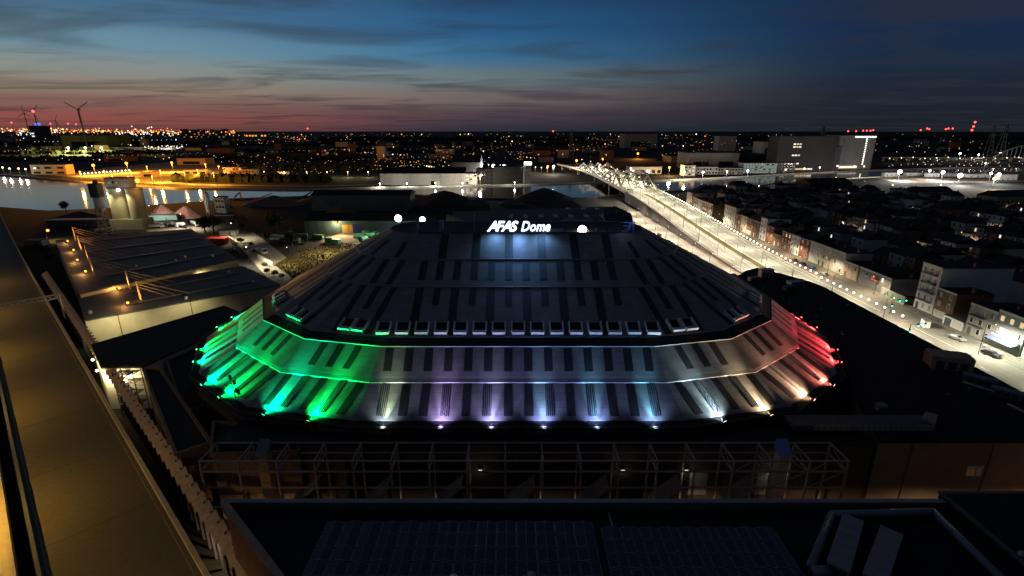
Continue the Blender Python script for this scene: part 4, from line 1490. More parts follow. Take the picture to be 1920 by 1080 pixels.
# ================================================================== SILO PLANT
def silo_tower():
    x, y = G(243, 428, 0)
    t = thing('concrete_silo', 'twin pale concrete silos with machine house on top', 'silo', (x, y, 0))
    a = 0.0
    bx0, bx1 = VZ(213, 400, y)[0], VZ(274, 400, y)[0]
    r = (bx1 - bx0) / 4.55
    MB().box(bx0, y - r * 1.05, 0, bx1, y + r * 1.2, 6.5).build('base_block', M_silo, t)
    for i, cx in enumerate((bx0 + r, bx1 - r)):
        MB().cyl(cx, y, 6.5, 25.0, r, 28).build('cylinder', M_silo, t, False)
        for z in (9, 13, 17, 21):
            MB().cyl(cx, y, z, z + .12, r + .05, 28).build('band', M_silo, t)
        MB().cyl(cx, y, 25.0, 25.6, r + .2, 28).build('cap', M_concrete, t)
    MB().box(bx0 - r * .2, y - r * .1, 25.61, bx1 - r * 1.5, y + r * 1.3, 31.5).build('machine_house', M_concrete, t)
    MB().box(bx0 - r * .25, y - r * .15, 31.502, bx1 - r * 1.45, y + r * 1.35, 31.9).build('machine_house_roof', M_roofblk, t)
    for k in range(3):
        MB().box(bx0 + r * .3 + k * 2.4, y - r * .1 - .06, 28.2, bx0 + r * .3 + k * 2.4 + 1.2, y - r * .1 - .004, 29.6).build('window', E_wind if k != 1 else M_glass, t)
    for cx in (bx0 + r * .1, bx0 + r * 2.4):
        p = Vector((cx, y - r - 1.2, 25.2))
        f = thing('silo_floodlight', 'dazzling white floodlight under the silo machine house', 'floodlight', tuple(p), 'floodlights on the silos')
        MB().beam((cx, y - r * .7, 25.9), tuple(p), .12).build('arm', M_steel, f)
        MB().ball(p - Vector((0, .3, .2)), .95, 10, 7).build('lamp_globe', E_white, f)
        light('lamp_light', 'SPOT', p - Vector((0, 2.2, 1.2)), (1.0, .86, .46), 9000, f, (cx + r * .7, y - r * .6, 8), .4, 110, .8)
    p = Vector((bx1 + 2.2, y - r, 30.5))
    f = thing('silo_floodlight', 'dazzling orange sodium lamp beside the silo machine house', 'floodlight', tuple(p))
    MB().beam((bx1 - r, y, 31.2), tuple(p), .14).build('arm', M_steel, f)
    MB().ball(p, 1.3, 10, 7).build('lamp_globe', E_sodium, f)
    light('lamp_light', 'POINT', p - Vector((0, 2.0, 1)), (1.0, .5, .12), 2600, f, size=.4)
    # hopper tower on lattice legs
    x2, y2 = G(200, 440, 0)
    h = thing('hopper_tower', 'slim white hopper on a lattice tower beside the silos', 'hopper', (x2, y2, 0))
    tz = 16.0
    for sx_ in (-1, 1):
        for sy_ in (-1, 1):
            MB().beam((x2 + sx_ * 2.2, y2 + sy_ * 2.0, 0), (x2 + sx_ * 1.7, y2 + sy_ * 1.7, tz), .28).build('leg', M_steel, h)
    for k in range(5):
        z0_, z1_ = k * 3.2, (k + 1) * 3.2
        for sy_ in (-1, 1):
            MB().beam((x2 - 2.1, y2 + sy_ * 1.9, z0_), (x2 + 1.9, y2 + sy_ * 1.8, z1_), .16).build('lattice_bar', M_steel, h)
            MB().beam((x2 + 2.1, y2 + sy_ * 1.9, z0_), (x2 - 1.9, y2 + sy_ * 1.8, z1_), .16).build('lattice_bar', M_steel, h)
            MB().beam((x2 - 2, y2 + sy_ * 1.85, z1_), (x2 + 2, y2 + sy_ * 1.85, z1_), .16).build('lattice_bar', M_steel, h)
    MB().cyl(x2, y2, tz - 3.5, tz, .6, 14, 2.5).build('cone', M_white, h, True)
    MB().cyl(x2, y2, tz, tz + 6.5, 2.5, 18).build('drum', M_white, h, True)
    MB().box(x2 - 2.6, y2 - 2.2, tz + 6.51, x2 + 2.6, y2 + 2.2, tz + 14.5).build('head_house', M_dgrey, h)
    MB().cyl(x2 + .5, y2, tz + 14.51, tz + 16.5, 1.5, 12, .9).build('vent', M_dgrey, h)


silo_tower()
# sand and gravel heaps


def heap(name, label, px0, px1, py_base, py_top, m_, cat='heap', seed=0, ridge=0.0):
    x0, y0 = G(px0, py_base)
    x1, _ = G(px1, py_base)
    cx = (x0 + x1) / 2
    r = (x1 - x0) / 2
    yc = y0 + r * .55
    h = VZ((px0 + px1) / 2, py_top, yc)[1]
    rr = random.Random(seed + int(px0))
    n, rings = 28, 7
    mb = MB()
    vs = []
    ph = [rr.uniform(0, 6.28) for _ in range(4)]
    for j in range(rings):
        k = 1 - j / (rings - 1)
        for i in range(n):
            a = 2 * PI * i / n
            wob = 1 + .07 * math.sin(3 * a + ph[0]) + .05 * math.sin(5 * a + ph[1]) + rr.uniform(-.03, .03)
            lx = r * (ridge + (1 - ridge) * k) if ridge else r * k
            xx = cx + math.cos(a) * (r * k * wob) + (ridge * r * .5 * math.sin(a * .5) * (1 - k) if ridge else 0)
            yy = yc + math.sin(a) * r * .62 * k * wob
            zz = h * (1 - k ** 1.15) + (rr.uniform(-.02, .02) * h if 0 < j < rings - 1 else 0)
            vs.append((xx, yy, max(0, zz)))
    fs = []
    for j in range(rings - 1):
        for i in range(n):
            a, b2 = j * n + i, j * n + (i + 1) % n
            fs.append((a, b2, b2 + n, a + n))
    mb.add(vs, fs)
    o = mb.build(name, m_, None, True)
    o.location = (0, 0, 0)
    return tag(o, label, cat)


heap('sand_heap', 'smooth cone of pink sand next to the silos', 266, 326, 410, 383, M_sand, 'sand heap')
heap('sand_heap', 'lumpy pink sand heap with dug out crest', 308, 372, 410, 386, M_sand, 'sand heap', 3)
heap('gravel_heap', 'long brownish gravel heap under the red cranes', 440, 560, 388, 366, mat('brown_gravel', (0.13, .10, .08), .95, .3, .3), 'gravel heap', 5)
heap('gravel_heap', 'dark peaked gravel heap by the old shed wall', 540, 650, 382, 366, M_coal, 'gravel heap', 6)
heap('gravel_heap', 'broad dark gravel heap beside the far warehouse', 760, 900, 385, 357, M_coal, 'gravel heap', 7)
heap('gravel_heap', 'big black coal heap along the canal', 960, 1085, 378, 352, M_coal, 'gravel heap', 8)
heap('gravel_heap', 'small grey pointed heap in the dark yard', 872, 920, 386, 370, mat('grey_gravel', (.09, .09, .09), .95, .2, .3), 'gravel heap', 9)
heap('gravel_heap', 'small grey flat heap before the coal heap', 932, 985, 385, 373, MATS['grey_gravel'], 'gravel heap', 10)
heap('gravel_heap', 'low yellowish gravel heap inside the open shed', 605, 665, 400, 385, mat('yellow_gravel', (.16, .13, .07), .95, .2, .3), 'gravel heap', 11)
heap('gravel_heap', 'black mound beside the canal bend', 80, 180, 412, 396, M_coal, 'gravel heap', 12)
x, y = G(290, 418)
light_lamp = thing('yard_lamp', 'white lamp post lighting the pink sand heaps', 'street lamp', (x, y - 2, 0))
MB().tube((x, y - 2, 0), (x, y - 2, 12), .12, 6).build('pole', M_dsteel, light_lamp)
MB().box(x - .4, y - 2.3, 12, x + .4, y - 1.7, 12.25).build('lamp_head', M_lampbody, light_lamp)
MB().box(x - .3, y - 2.2, 11.9, x + .3, y - 1.8, 11.998).build('lens', E_white, light_lamp)
light('lamp_light', 'SPOT', (x, y - 2, 11.7), (1.0, .88, .70), 40000, light_lamp, (x + 3, y + 14, 0), .3, 140, .8)
# small white silo and batching cabin
x, y = G(393, 405)
t = thing('steel_silo', 'slim white steel silo on legs beside the batching cabin', 'silo', (x, y, 0))
MB().cyl(x, y, 5, 16.5, 1.9, 18).build('drum', M_white, t, True)
MB().cyl(x, y, 2.5, 5, .5, 18, 1.9).build('cone', M_white, t, True)
MB().cyl(x, y, 16.51, 17.2, 1.9, 18, .8).build('cap', M_steel, t)
MB().box(x - .5, y - .5, 17.2, x + .5, y + .5, 18.4).build('filter_box', M_red, t)
for a_ in range(4):
    MB().beam((x + 1.6 * math.cos(a_ * PI / 2 + .6), y + 1.6 * math.sin(a_ * PI / 2 + .6), 0), (x + 1.6 * math.cos(a_ * PI / 2 + .6), y + 1.6 * math.sin(a_ * PI / 2 + .6), 6), .25).build('leg', M_steel, t)
x, y = G(415, 400)
t = thing('batching_cabin', 'pale two storey batching cabin beside the steel silo', 'cabin', (x, y, 0))
MB().box(x - 4.2, y, 0, x + 4.2, y + 6, 12).build('wall', M_grey, t)
MB().box(x - 4.5, y - .3, 12.002, x + 4.5, y + 6.3, 12.5).build('roof', M_dgrey, t)
for k in range(3):
    for z in (4, 8.5):
        MB().box(x - 3 + k * 2.2, y - .08, z, x - 1.6 + k * 2.2, y - .004, z + 1.4).build('window', M_glass, t)


# red material handlers
def red_crane(px, py, lab, pts, base=True):
    x, y = G(px, py)
    t = thing('red_crane', lab, 'crane', (x, y, 0))
    if base:
        MB().box(x - 3, y - 1.6, 0, x + 3, y + 1.6, 1.3).build('tracks', M_dsteel, t)
        MB().box(x - 2.2, y - 1.4, 1.31, x + 1.8, y + 1.4, 3.6).build('upper_body', M_red, t)
        MB().box(x + .9, y - 1.0, 3.61, x + 2.2, y + .6, 5.3).build('cab', M_glass, t)
    P = []
    for ax_, ay_ in pts:
        X, Z = VZ(ax_, ay_, y)
        P.append(Vector((X, y, max(Z, .5))))
    for p, q in zip(P[:-1], P[1:]):
        MB().beam(p, q, .75, .9).build('boom', M_red, t)
    return t


red_crane(424, 386, 'red material handler with bent boom at the canal edge', [(430, 384), (444, 365), (450, 361), (453, 375)])
red_crane(476, 380, 'red slanting conveyor boom on the gravel heap', [(467, 378), (509, 363)], base=False)
x, y = G(478, 382)
c_ = thing('conveyor', 'grey slanting conveyor at the shed corner by the canal', 'conveyor', (*G(575, 372), 0))
y = G(575, 374)[1]
p, q = Vector((VZ(566, 370, y)[0], y, VZ(566, 370, y)[1])), Vector((VZ(584, 360, y)[0], y, VZ(584, 360, y)[1]))
MB().beam(p, q, 1.4, 1.0).build('belt', M_dgrey, c_)
MB().beam((p.x, p.y, 0), tuple(p), .5).build('support', M_dgrey, c_)
MB().beam((q.x - 3, p.y, 0), tuple(p.lerp(q, .6)), .4).build('support', M_dgrey, c_)


# ---- trucks
def wheel(mbname, x, y, r, w, parent):
    o = MB().tube((x, y - w / 2, r), (x, y + w / 2, r), r, 12).local(mbname, M_tyre, parent)
    MB().tube((x, y - w / 2 - .02, r), (x, y + w / 2 + .02, r), r * .5, 10).local('rim', M_steel, o)


def make_truck(kind, label, x, y, rz, white=M_white):
    t = thing('mixer_truck' if kind == 'mixer' else 'tipper_truck', label, 'truck', (x, y, 0.03), None, rz)
    MB().box(-4.2, -.5, .75, 3.6, .5, 1.05).local('chassis', M_dsteel, t)
    cab = MB().add([(2.2, -1.2, .7), (4.3, -1.2, .7), (4.3, 1.2, .7), (2.2, 1.2, .7), (2.2, -1.2, 3.1), (3.9, -1.2, 3.1), (3.9, 1.2, 3.1), (2.2, 1.2, 3.1), (4.35, -1.2, 1.7), (4.35, 1.2, 1.7)],
                   [(0, 3, 2, 1), (4, 5, 6, 7), (0, 1, 8, 5, 4), (1, 2, 9, 8), (8, 9, 6, 5), (2, 3, 7, 6, 9), (3, 0, 4, 7)]).local('cab', white, t)
    MB().add([(4.37, -1.05, 1.8), (4.37, 1.05, 1.8), (3.98, 1.05, 2.95), (3.98, -1.05, 2.95)], [(0, 1, 2, 3)]).local('windscreen', M_glass, cab)
    for s_ in (-1, 1):
        MB().box(2.9, s_ * 1.21 - .01, 1.8, 3.8, s_ * 1.21 + .01, 2.7).local('side_window', M_glass, cab)
        MB().box(4.33, s_ * .85 - .2, .85, 4.38, s_ * .85 + .2, 1.1).local('headlight', M_white, t)
    for xx in (3.2, -1.6, -2.9):
        for s_ in (-1, 1):
            wheel('wheel', xx, s_ * 1.0, .5, .35, t)
    if kind == 'mixer':
        MB().tube((-3.6, 0, 2.75), (-1.0, 0, 2.35), .75, 14, 1.25).local('drum', white, t, smooth=True)
        MB().tube((-1.0, 0, 2.35), (1.6, 0, 1.95), 1.25, 14, .7).local('drum', white, t, smooth=True)
        MB().box(-4.3, -.5, 2.2, -3.7, .5, 3.3).local('chute_hopper', M_steel, t)
    else:
        MB().box(-4.2, -1.2, 1.1, 1.9, 1.2, 1.25).local('bed_floor', white, t)
        for s_ in (-1, 1):
            MB().box(-4.2, s_ * 1.2 - .05, 1.26, 1.9, s_ * 1.2 + .05, 2.4).local('bed_side', white, t)
        MB().box(-4.25, -1.14, 1.26, -4.15, 1.14, 2.4).local('tailgate', white, t)
        MB().box(1.8, -1.14, 1.26, 1.9, 1.14, 2.6).local('headboard', white, t)
    t.scale = (1, 1, 1)
    return t


for px, py, k, lab, rz in ((322, 425, 'mixer', 'white concrete mixer truck nearest the pink sand heaps', 2.6), (340, 427, 'mixer', 'white concrete mixer truck parked between two others', 2.7),
                           (366, 424, 'mixer', 'white concrete mixer truck at the end of the yard row', -.5), (294, 428, 'tipper', 'white tipper truck beside the silo base', .3),
                           (491, 476, 'tipper', 'white flat sided truck driving on the access road', -.72), (196, 436, 'tipper', 'pale truck parked under the hopper tower', .2)):
    x, y = G(px, py)
    make_truck(k, lab, x, y, rz)
# access road lamps light the trucks
for px, py, pw, c, lab in ((345, 432, 34000, (1, .93, .8), 'white yard lamp behind the mixer trucks'), (440, 452, 22000, (1, .85, .5), 'yellow lamp over the bushes by the access road'), (470, 505, 26000, (1, .88, .6), 'lamp above the ramp beside the lower warehouse')):
    x, y = G(px, py)
    lamp_post('yard_lamp', lab, x, y, 0, 10, (-.9, .9), c, pw, E_warm, None, 150, .3)
# sodium lamp by the viaduct and pale huts
x, y = G(90, 452)
lamp_post('yard_lamp', 'glaring sodium lamp post beside the viaduct before the wide warehouse', x, y, 0, 6, (1.5, 0), (1.0, .6, .22), 9000, E_sodium, None, 160, .7)
for px, py, w, d_, h, m_, lab in ((70, 460, 9, 5, 3, M_grey, 'grey hut beside the viaduct and the sodium lamp'), (150, 424, 34, 7, 4.5, M_dgrey, 'long low dark shed on the canal bank'), (370, 438, 4, 3, 2.8, M_red, 'hut') if False else
                                  (408, 457, 10, 6, 3.2, M_red, 'red roofed hut at the corner of the wide warehouse'), (305, 412, 22, 5, 3.5, mat('turquoise_sheet', (.16, .30, .28), .6, .1), 'turquoise low shed before the pink sand heaps'),
                                  (430, 440, 9, 5, 3, M_offwhite, 'pale hut on the yard behind the warehouse'), (422, 418, 12, 3, 5, M_dgrey, 'small shed with pale canopy by the tree')):
    x, y = G(px, py)
    t = thing('hut', lab, 'hut', (x, y, 0))
    MB().cbox(x, y, 0, w, d_, h, .1).build('wall', m_, t)
    MB().cbox(x, y, h + .002, w + .6, d_ + .6, .25, .1).build('roof', M_red if m_ is M_red else (M_offwhite if 'canopy' in lab or 'bank' in lab else M_dgrey), t)
    MB().cbox(x + w * .2, y - d_ / 2 - .06, .05, 1.0, .05, 2.1, .1).build('door', M_dgrey if m_ is not M_dgrey else M_grey, t)
# garden walls along the access road
for pa, pb, lab in (((432, 452), (445, 463), 'short white garden wall by the access road hedge'), ((484, 485), (512, 500), 'white garden wall beside the white truck'), ((437, 458), (441, 476), 'yellowish low wall by the warehouse corner')):
    a_, b2 = G(*pa), G(*pb)
    o = MB().beam((*a_, 1.2), (*b2, 1.2), .4, 2.4).build('garden_wall', M_offwhite)
    tag(o, lab, 'wall')

# ================================================================== TREES
def tree_meshes(seed, h, r, n=900, squat=1.0):
    rr = random.Random(seed)
    clumps = []
    for i in range(11):
        a, k = rr.uniform(0, 2 * PI), rr.uniform(.1, .78) ** .6
        clumps.append((math.cos(a) * r * k * .72, math.sin(a) * r * k * .72, h * (.42 + .46 * rr.random() * (1.15 - k * .5)), r * rr.uniform(.26, .48)))
    clumps.append((0, 0, h * .82, r * .42))
    mb = MB()
    for i in range(n):
        cx, cy, cz, cr = rr.choice(clumps)
        v = Vector((rr.gauss(0, 1), rr.gauss(0, 1), rr.gauss(0, 1))).normalized() * cr * rr.uniform(.55, 1.08)
        c = Vector((cx, cy, cz)) + Vector((v.x, v.y, v.z * .85 * squat))
        s = r * rr.uniform(.05, .11)
        u = Vector((rr.gauss(0, 1), rr.gauss(0, 1), rr.gauss(0, .6))).normalized()
        w = u.cross(Vector((rr.gauss(0, 1), rr.gauss(0, 1), rr.gauss(0, 1)))).normalized()
        mb.quad(c - u * s - w * s * .6, c + u * s - w * s * .5, c + u * s * .8 + w * s * .6, c - u * s * .7 + w * s * .7)
    crown = mb.mesh('crown', M_leaf)
    tk = MB().tube((0, 0, 0), (0, 0, h * .45), r * .075, 8, r * .05)
    for i in range(5):
        cx, cy, cz, cr = clumps[i * 2]
        tk.tube((0, 0, h * (.25 + .04 * i)), (cx * .9, cy * .9, cz), r * .04, 6, r * .012)
    tk.tube((0, 0, h * .44), (0, 0, h * .8), r * .05, 6, r * .012)
    return crown, tk.mesh('trunk', M_bark)


TREES = [tree_meshes(s, 9, 4.2) for s in (1, 2, 3)] + [tree_meshes(7, 4, 3.4, 600, .8)]


def tree(px, py, lab, size=1.0, k=0, group=None, name='tree', pos=None):
    x, y = pos if pos else G(px, py)
    t = thing(name, lab, 'bush' if name == 'bush' else 'tree', (x, y, 0), group, RND.uniform(0, 6))
    link('crown', TREES[k][0], t)
    link('trunk', TREES[k][1], t)
    t.scale = (size,) * 3
    return t


for px, py, sz, k, lab in ((125, 398, 1.0, 0, 'lone round tree on the black mound by the canal'), (402, 438, 1.3, 1, 'large dark tree behind the wide warehouse'), (385, 436, 1.1, 2, 'dark tree beside the mixer truck row'),
                           (521, 437, 1.5, 0, 'tall pale leaved tree at the edge of the dark yard'), (548, 467, 1.2, 1, 'broad green tree at the corner of the dry field'), (414, 398, .8, 2, 'small tree in front of the batching cabin'),
                           (458, 440, .8, 2, 'slim tree between hut and access road'), (505, 455, .7, 0, 'small tree by the long green containers'), (1214, 470, 1.15, 1, 'dark conical tree on the lower street behind the arena'),
                           (1237, 480, .9, 2, 'second dark tree leaning over the arena silhouette'), (1690, 548, 1.25, 1, 'large unlit tree between garage and white apartment house'), (1652, 545, .75, 0, 'young tree lit yellow by a street lamp'),
                           (1895, 440, 1.2, 2, 'dark tree among the unlit houses'), (1640, 388, .9, 0, 'tree lit green by a lamp in the side street'), (1708, 385, 0.01, 0, '')):
    if lab:
        tree(px, py, lab, sz, k)
for i, (px, py, sz) in enumerate(((470, 462, .6), (478, 475, .5), (463, 470, .5), (452, 455, .7), (500, 512, .55), (515, 517, .6), (530, 522, .55), (497, 500, .5), (1180, 452, .9), (1196, 455, .9), (1205, 462, 1.0), (575, 455, .55), (440, 478, .6), (70, 470, .9), (85, 478, 1.0), (95, 490, .9))):
    tree(px, py, 'low dark bush beside the access road and yards', sz, 3, 'bushes around the yards', 'bush')

# dry field tufts: uncountable
gm = MB()
fld = [(515, 497), (560, 470), (640, 455), (700, 462), (735, 470), (640, 520), (560, 530)]


def inpoly(x, y, P):
    c = False
    j = len(P) - 1
    for i in range(len(P)):
        if (P[i][1] > y) != (P[j][1] > y) and x < (P[j][0] - P[i][0]) * (y - P[i][1]) / (P[j][1] - P[i][1]) + P[i][0]:
            c = not c
        j = i
    return c


cnt = 0
while cnt < 5000:
    px, py = RND.uniform(515, 735), RND.uniform(455, 530)
    if not inpoly(px, py, fld):
        continue
    x, y = G(px, py)
    a = RND.uniform(0, PI)
    s, h = RND.uniform(.15, .4), RND.uniform(.25, .8)
    gm.add([(x - s * math.cos(a), y - s * math.sin(a), 0), (x + s * math.cos(a), y + s * math.sin(a), 0), (x + RND.uniform(-.2, .2), y + RND.uniform(-.2, .2), h)], [(0, 1, 2)])
    cnt += 1
tag(gm.build('tall_grass', M_drygrass), 'tufts of tall dry grass covering the field by the arena', 'grass', kind='stuff')

# ================================================================== SHEDS BEHIND THE ARENA
def long_shed(lab, px0, px1, py, depth, h, wall, roof, gable=2.0, name='warehouse', rot=0.0):
    """front wall along the row py from px0 to px1 (base on the ground)"""
    x0, y = G(px0, py)
    x1, _ = G(px1, py)
    t = thing(name, lab, 'warehouse', ((x0 + x1) / 2, y, 0))
    MB().box(x0, y, 0, x1, y + depth, h).build('wall', wall, t)
    e = .5
    MB().add([(x0 - e, y - e, h), (x1 + e, y - e, h), (x1 + e, y + depth + e, h), (x0 - e, y + depth + e, h), (x0 - e, y + depth / 2, h + gable), (x1 + e, y + depth / 2, h + gable)],
             [(0, 1, 5, 4), (2, 3, 4, 5), (0, 4, 3), (1, 2, 5), (3, 2, 1, 0)]).build('roof', roof, t)
    return t, x0, x1, y


tw, x0, x1, y = long_shed('long teal warehouse with yellow and blue doors beyond the arena', 573, 838, 437, 26, 7.5, M_teal, M_black, 3)
for px, m_, nm in ((652, M_yellow, 'door'), (673, M_blue, 'door')):
    X = VZ(px, 433, y)[0]
    o = MB().box(X - 3.2, y - .08, .02, X + 3.2, y - .004, 5.2).build(nm, m_, tw)
    MB().box(X - 3.5, y - .14, 5.202, X + 3.5, y - .004, 5.5).build('lintel', M_dgrey, o)
for i in range(18):
    X = x0 + (x1 - x0) * (i + .5) / 18
    MB().box(X - .12, y - .1, .02, X + .12, y - .01, 7.3).build('cladding_rib', M_teal, tw)
x, y_ = G(631, 428)
t = thing('wall_lamp', 'glaring orange lamp on the teal warehouse above the yellow door', 'lamp', (VZ(631, 418, y)[0], y, 6.8))
X = VZ(631, 418, y)[0]
MB().beam((X, y, 6.9), (X, y - .9, 7.0), .12).build('arm', M_dsteel, t)
MB().ball((X, y - 1.1, 6.7), .75, 10, 7).build('lamp_globe', E_sodium, t)
light('lamp_light', 'POINT', (X, y - 3.2, 6.6), (1.0, .72, .38), 6000, t, size=.3)
light('lamp_light', 'SPOT', (X + 2, y - 4, 9.0), (1.0, .76, .45), 60000, t, (X + 10, y - 26, 0), .3, 130, .9)
long_shed('open fronted gravel shed with pale lit back wall', 586, 770, 395, 22, 12, mat('shed_back', (.16, .18, .17), .8, .2, .1), M_black, 3)
_t, x0, x1, y = long_shed('long pale warehouse with black roof on the far canal bank', 714, 872, 347, 40, 13, M_grey, M_black, 6)
for i in range(12):
    X = x0 + (x1 - x0) * (i + .5) / 12
    MB().box(X - .5, y - .2, .02, X + .5, y - .01, 12.5).build('pilaster', M_grey, _t)
for k in (.62, .68):
    X = x0 + (x1 - x0) * k
    MB().box(X - 2.2, y - .25, .02, X + 2.2, y - .011, 4.5).build('door', M_offwhite if k > .65 else M_glass, _t)
long_shed('dark hipped warehouse behind the pale canal warehouse', 848, 900, 338, 60, 22, M_dgrey, M_black, 8)
long_shed('black flat shed beside the tower with glowing sign', 925, 978, 346, 30, 20, M_black, M_black, 1)
# warehouse with rooflights behind the sign
WZ = 9.0
wq = [G(846, 437, WZ), G(850, 398, WZ), G(1145, 388, WZ), G(1192, 437, WZ)]
wh = poly_hall('warehouse', 'dark warehouse with rows of pale rooflights behind the sign', wq, WZ, M_dgrey, mat('bluish_roof', (.05, .052, .06), .75, .25, .15))
for i, px in enumerate((958, 986, 1015, 1043, 1072, 1102, 1132)):
    x, y = G(px, 409, WZ)
    o = MB().box(x - 1.3, y - 1, WZ + .36, x + 1.3, y + 9, WZ + .9).build('rooflight', M_offwhite, wh)
    for k in range(5):
        MB().box(x - 1.36, y - .9 + k * 2.2, WZ + .905, x + 1.36, y - .75 + k * 2.2, WZ + .96).build('glazing_bar', M_steel, o)
for i, px in enumerate((1066, 1095, 1121)):
    x, y = G(px, 394, WZ)
    MB().box(x - 1.3, y - 1, WZ + .36, x + 1.3, y + 5, WZ + .9).build('rooflight', M_offwhite, wh)
for i, px in enumerate((1075, 1110, 1145)):     # barrel vaults
    x, y = G(px, 428, WZ)
    n = 10
    vs, fs = [], []
    for k in range(n + 1):
        a = PI * k / n
        for yy in (y, y + 16):
            vs.append((x - 5.2 * math.cos(a), yy, WZ + .36 + 2.6 * math.sin(a)))
    for k in range(n):
        fs.append((2 * k, 2 * k + 2, 2 * k + 3, 2 * k + 1))
    fs += [tuple(range(0, 2 * n + 2, 2))[::-1], tuple(range(1, 2 * n + 2, 2))]
    MB().add(vs, fs).build('barrel_vault', M_dgrey, wh)
bt = thing('brick_block', 'dark block with chimney beside the lower street behind the arena', 'building', (*G(1160, 415, 0), 0))
q = [G(1135, 420, 13), G(1130, 398, 13), G(1152, 388, 13), G(1183, 402, 13), G(1186, 418, 13)]
MB().prism(q, 0, 13).build('wall', M_dgrey, bt)
MB().prism([(a * 1.004, c * 1.002) for a, c in q], 13.002, 13.6).build('roof', M_black, bt)
for px, py in ((1142, 402), (1158, 400), (1172, 406)):
    x, y = G(px, py, 13.6)
    MB().box(x - .8, y - .8, 13.6, x + .8, y + .8, 15).build('vent', M_dgrey, bt)
# sloping grey wall (ramp) on the near side of that warehouse
p, q = G(838, 432, 6), G(905, 437, 4)
rw = thing('conveyor_gallery', 'pale sloping conveyor gallery behind the arena ridge', 'conveyor', (*p, 0))
a0 = Vector((*G(838, 409, 12), 12))
a1 = Vector((*G(905, 434, 5), 5))
MB().beam(a0, a1, 3.0, 4.0).build('gallery', M_grey, rw)
for k in (.15, .5, .85):
    c = a0.lerp(a1, k)
    MB().beam((c.x, c.y, 0), (c.x, c.y, c.z - 2), .6).build('support', M_dgrey, rw)
for k in range(7):
    c = a0.lerp(a1, (k + .5) / 7)
    MB().beam((c.x, c.y, c.z + 2.05), (c.x + .01, c.y + 1.2, c.z + 2.05), 3.1, .1).build('roof_rib', M_dgrey, rw)
# floodlights around the arena back
mast_flood('mast_floodlight', 'glaring white floodlight on a mast by the waste containers', *G(752, 445), 0, 12, (1, .95, .85), 60000, (*G(700, 455), 0), 2.0, E_white, 150)
mast_flood('mast_floodlight', 'smaller glaring white floodlight between the mast and the violet post', *G(795, 447), 0, 11.5, (1, .93, .8), 40000, (*G(760, 470), 0), 1.6, E_white, 150)
x, z = VZ(1092, 428, RIDY + 2)
mast_flood('ridge_floodlight', 'dazzling white floodlight on the arena ridge beside the sign', x, RIDY + 1.4, RZ, z, (1, .97, .9), 2500, (x, AY + 40, 5), 1.0, E_white, 150)
x, y = G(1158, 436)
mast_flood('mast_floodlight', 'white floodlight over the machine yard at the end of the ridge', x, y, 0, 11, (1, .96, .88), 14000, (x - 8, y - 6, 0), .55, E_white, 150)
for px, py, m_, lab in ((1120, 440, M_offwhite, 'pale van sized cabin in the machine yard'), (1140, 440, M_grey, 'grey machine cabin in the machine yard'), (1108, 438, M_white, 'white site cabin near the ridge floodlight')):
    x, y = G(px, py)
    t = thing('site_cabin', lab, 'cabin', (x, y, 0))
    MB().box(x - 3.5, y - 1.3, .1, x + 3.5, y + 1.3, 2.9).build('wall', m_, t)
    MB().box(x - 3.6, y - 1.4, 2.902, x + 3.6, y + 1.4, 3.1).build('roof', M_dgrey, t)
    MB().box(x - 1, y - 1.38, .15, x, y - 1.304, 2.3).build('door', M_dgrey, t)


# containers and waste drums in the yard
def container(px, py, m_, lab, L=6.0, rz=0.0, group=None):
    x, y = G(px, py)
    t = thing('container', lab, 'container', (x, y, 0), group, rz)
    MB().box(-L / 2, -1.2, .1, L / 2, 1.2, 2.6).local('body', m_, t)
    for i in range(int(L / .6)):
        for s_ in (-1, 1):
            MB().box(-L / 2 + .2 + i * .6, s_ * 1.2 - .04, .25, -L / 2 + .5 + i * .6, s_ * 1.2 + .04, 2.45).local('rib', m_, t)
    MB().box(L / 2, -1.1, .2, L / 2 + .05, 1.1, 2.5).local('door', m_, t)
    return t


for px, py, m_, L, rz, lab in ((520, 449, M_offwhite, 12, -.25, 'long pale topped container by the tree'), (545, 455, M_dgrey, 12, -.25, 'long dark container behind the dry field'), (562, 447, M_green, 9, .2, 'green container with pale end at the yard edge'),
                               (597, 448, M_green, 7, -.35, 'green open container on the sandy yard'), (618, 454, M_green, 5, -.4, 'flat green skip, first of the row on the sandy yard'), (630, 457, M_green, 5, -.4, 'flat green skip at the end of the row'),
                               (742, 437, M_white, 4, .2, 'white container under the mast floodlight')):
    container(px, py, m_, lab, L, rz)
for i, (px, py, rz) in enumerate(((672, 447, .5), (681, 452, 1.2), (694, 446, .3), (706, 440, 1.0), (688, 440, .8), (716, 446, .2))):
    x, y = G(px, py)
    t = thing('waste_drum', 'big green waste drum lying on the lit yard', 'drum', (x, y, 0), 'green waste drums on the lit yard', rz)
    MB().tube((-2.6, 0, 1.55), (2.6, 0, 1.55), 1.45, 16).local('shell', M_green, t, smooth=False)
    for xx in (-2.0, 0, 2.0):
        MB().tube((xx - .1, 0, 1.55), (xx + .1, 0, 1.55), 1.52, 16).local('hoop', M_green, t)
    MB().box(-2.2, -1.0, 0, -1.8, 1.0, .6).local('cradle', M_dsteel, t)
    MB().box(1.8, -1.0, 0, 2.2, 1.0, .6).local('cradle', M_dsteel, t)

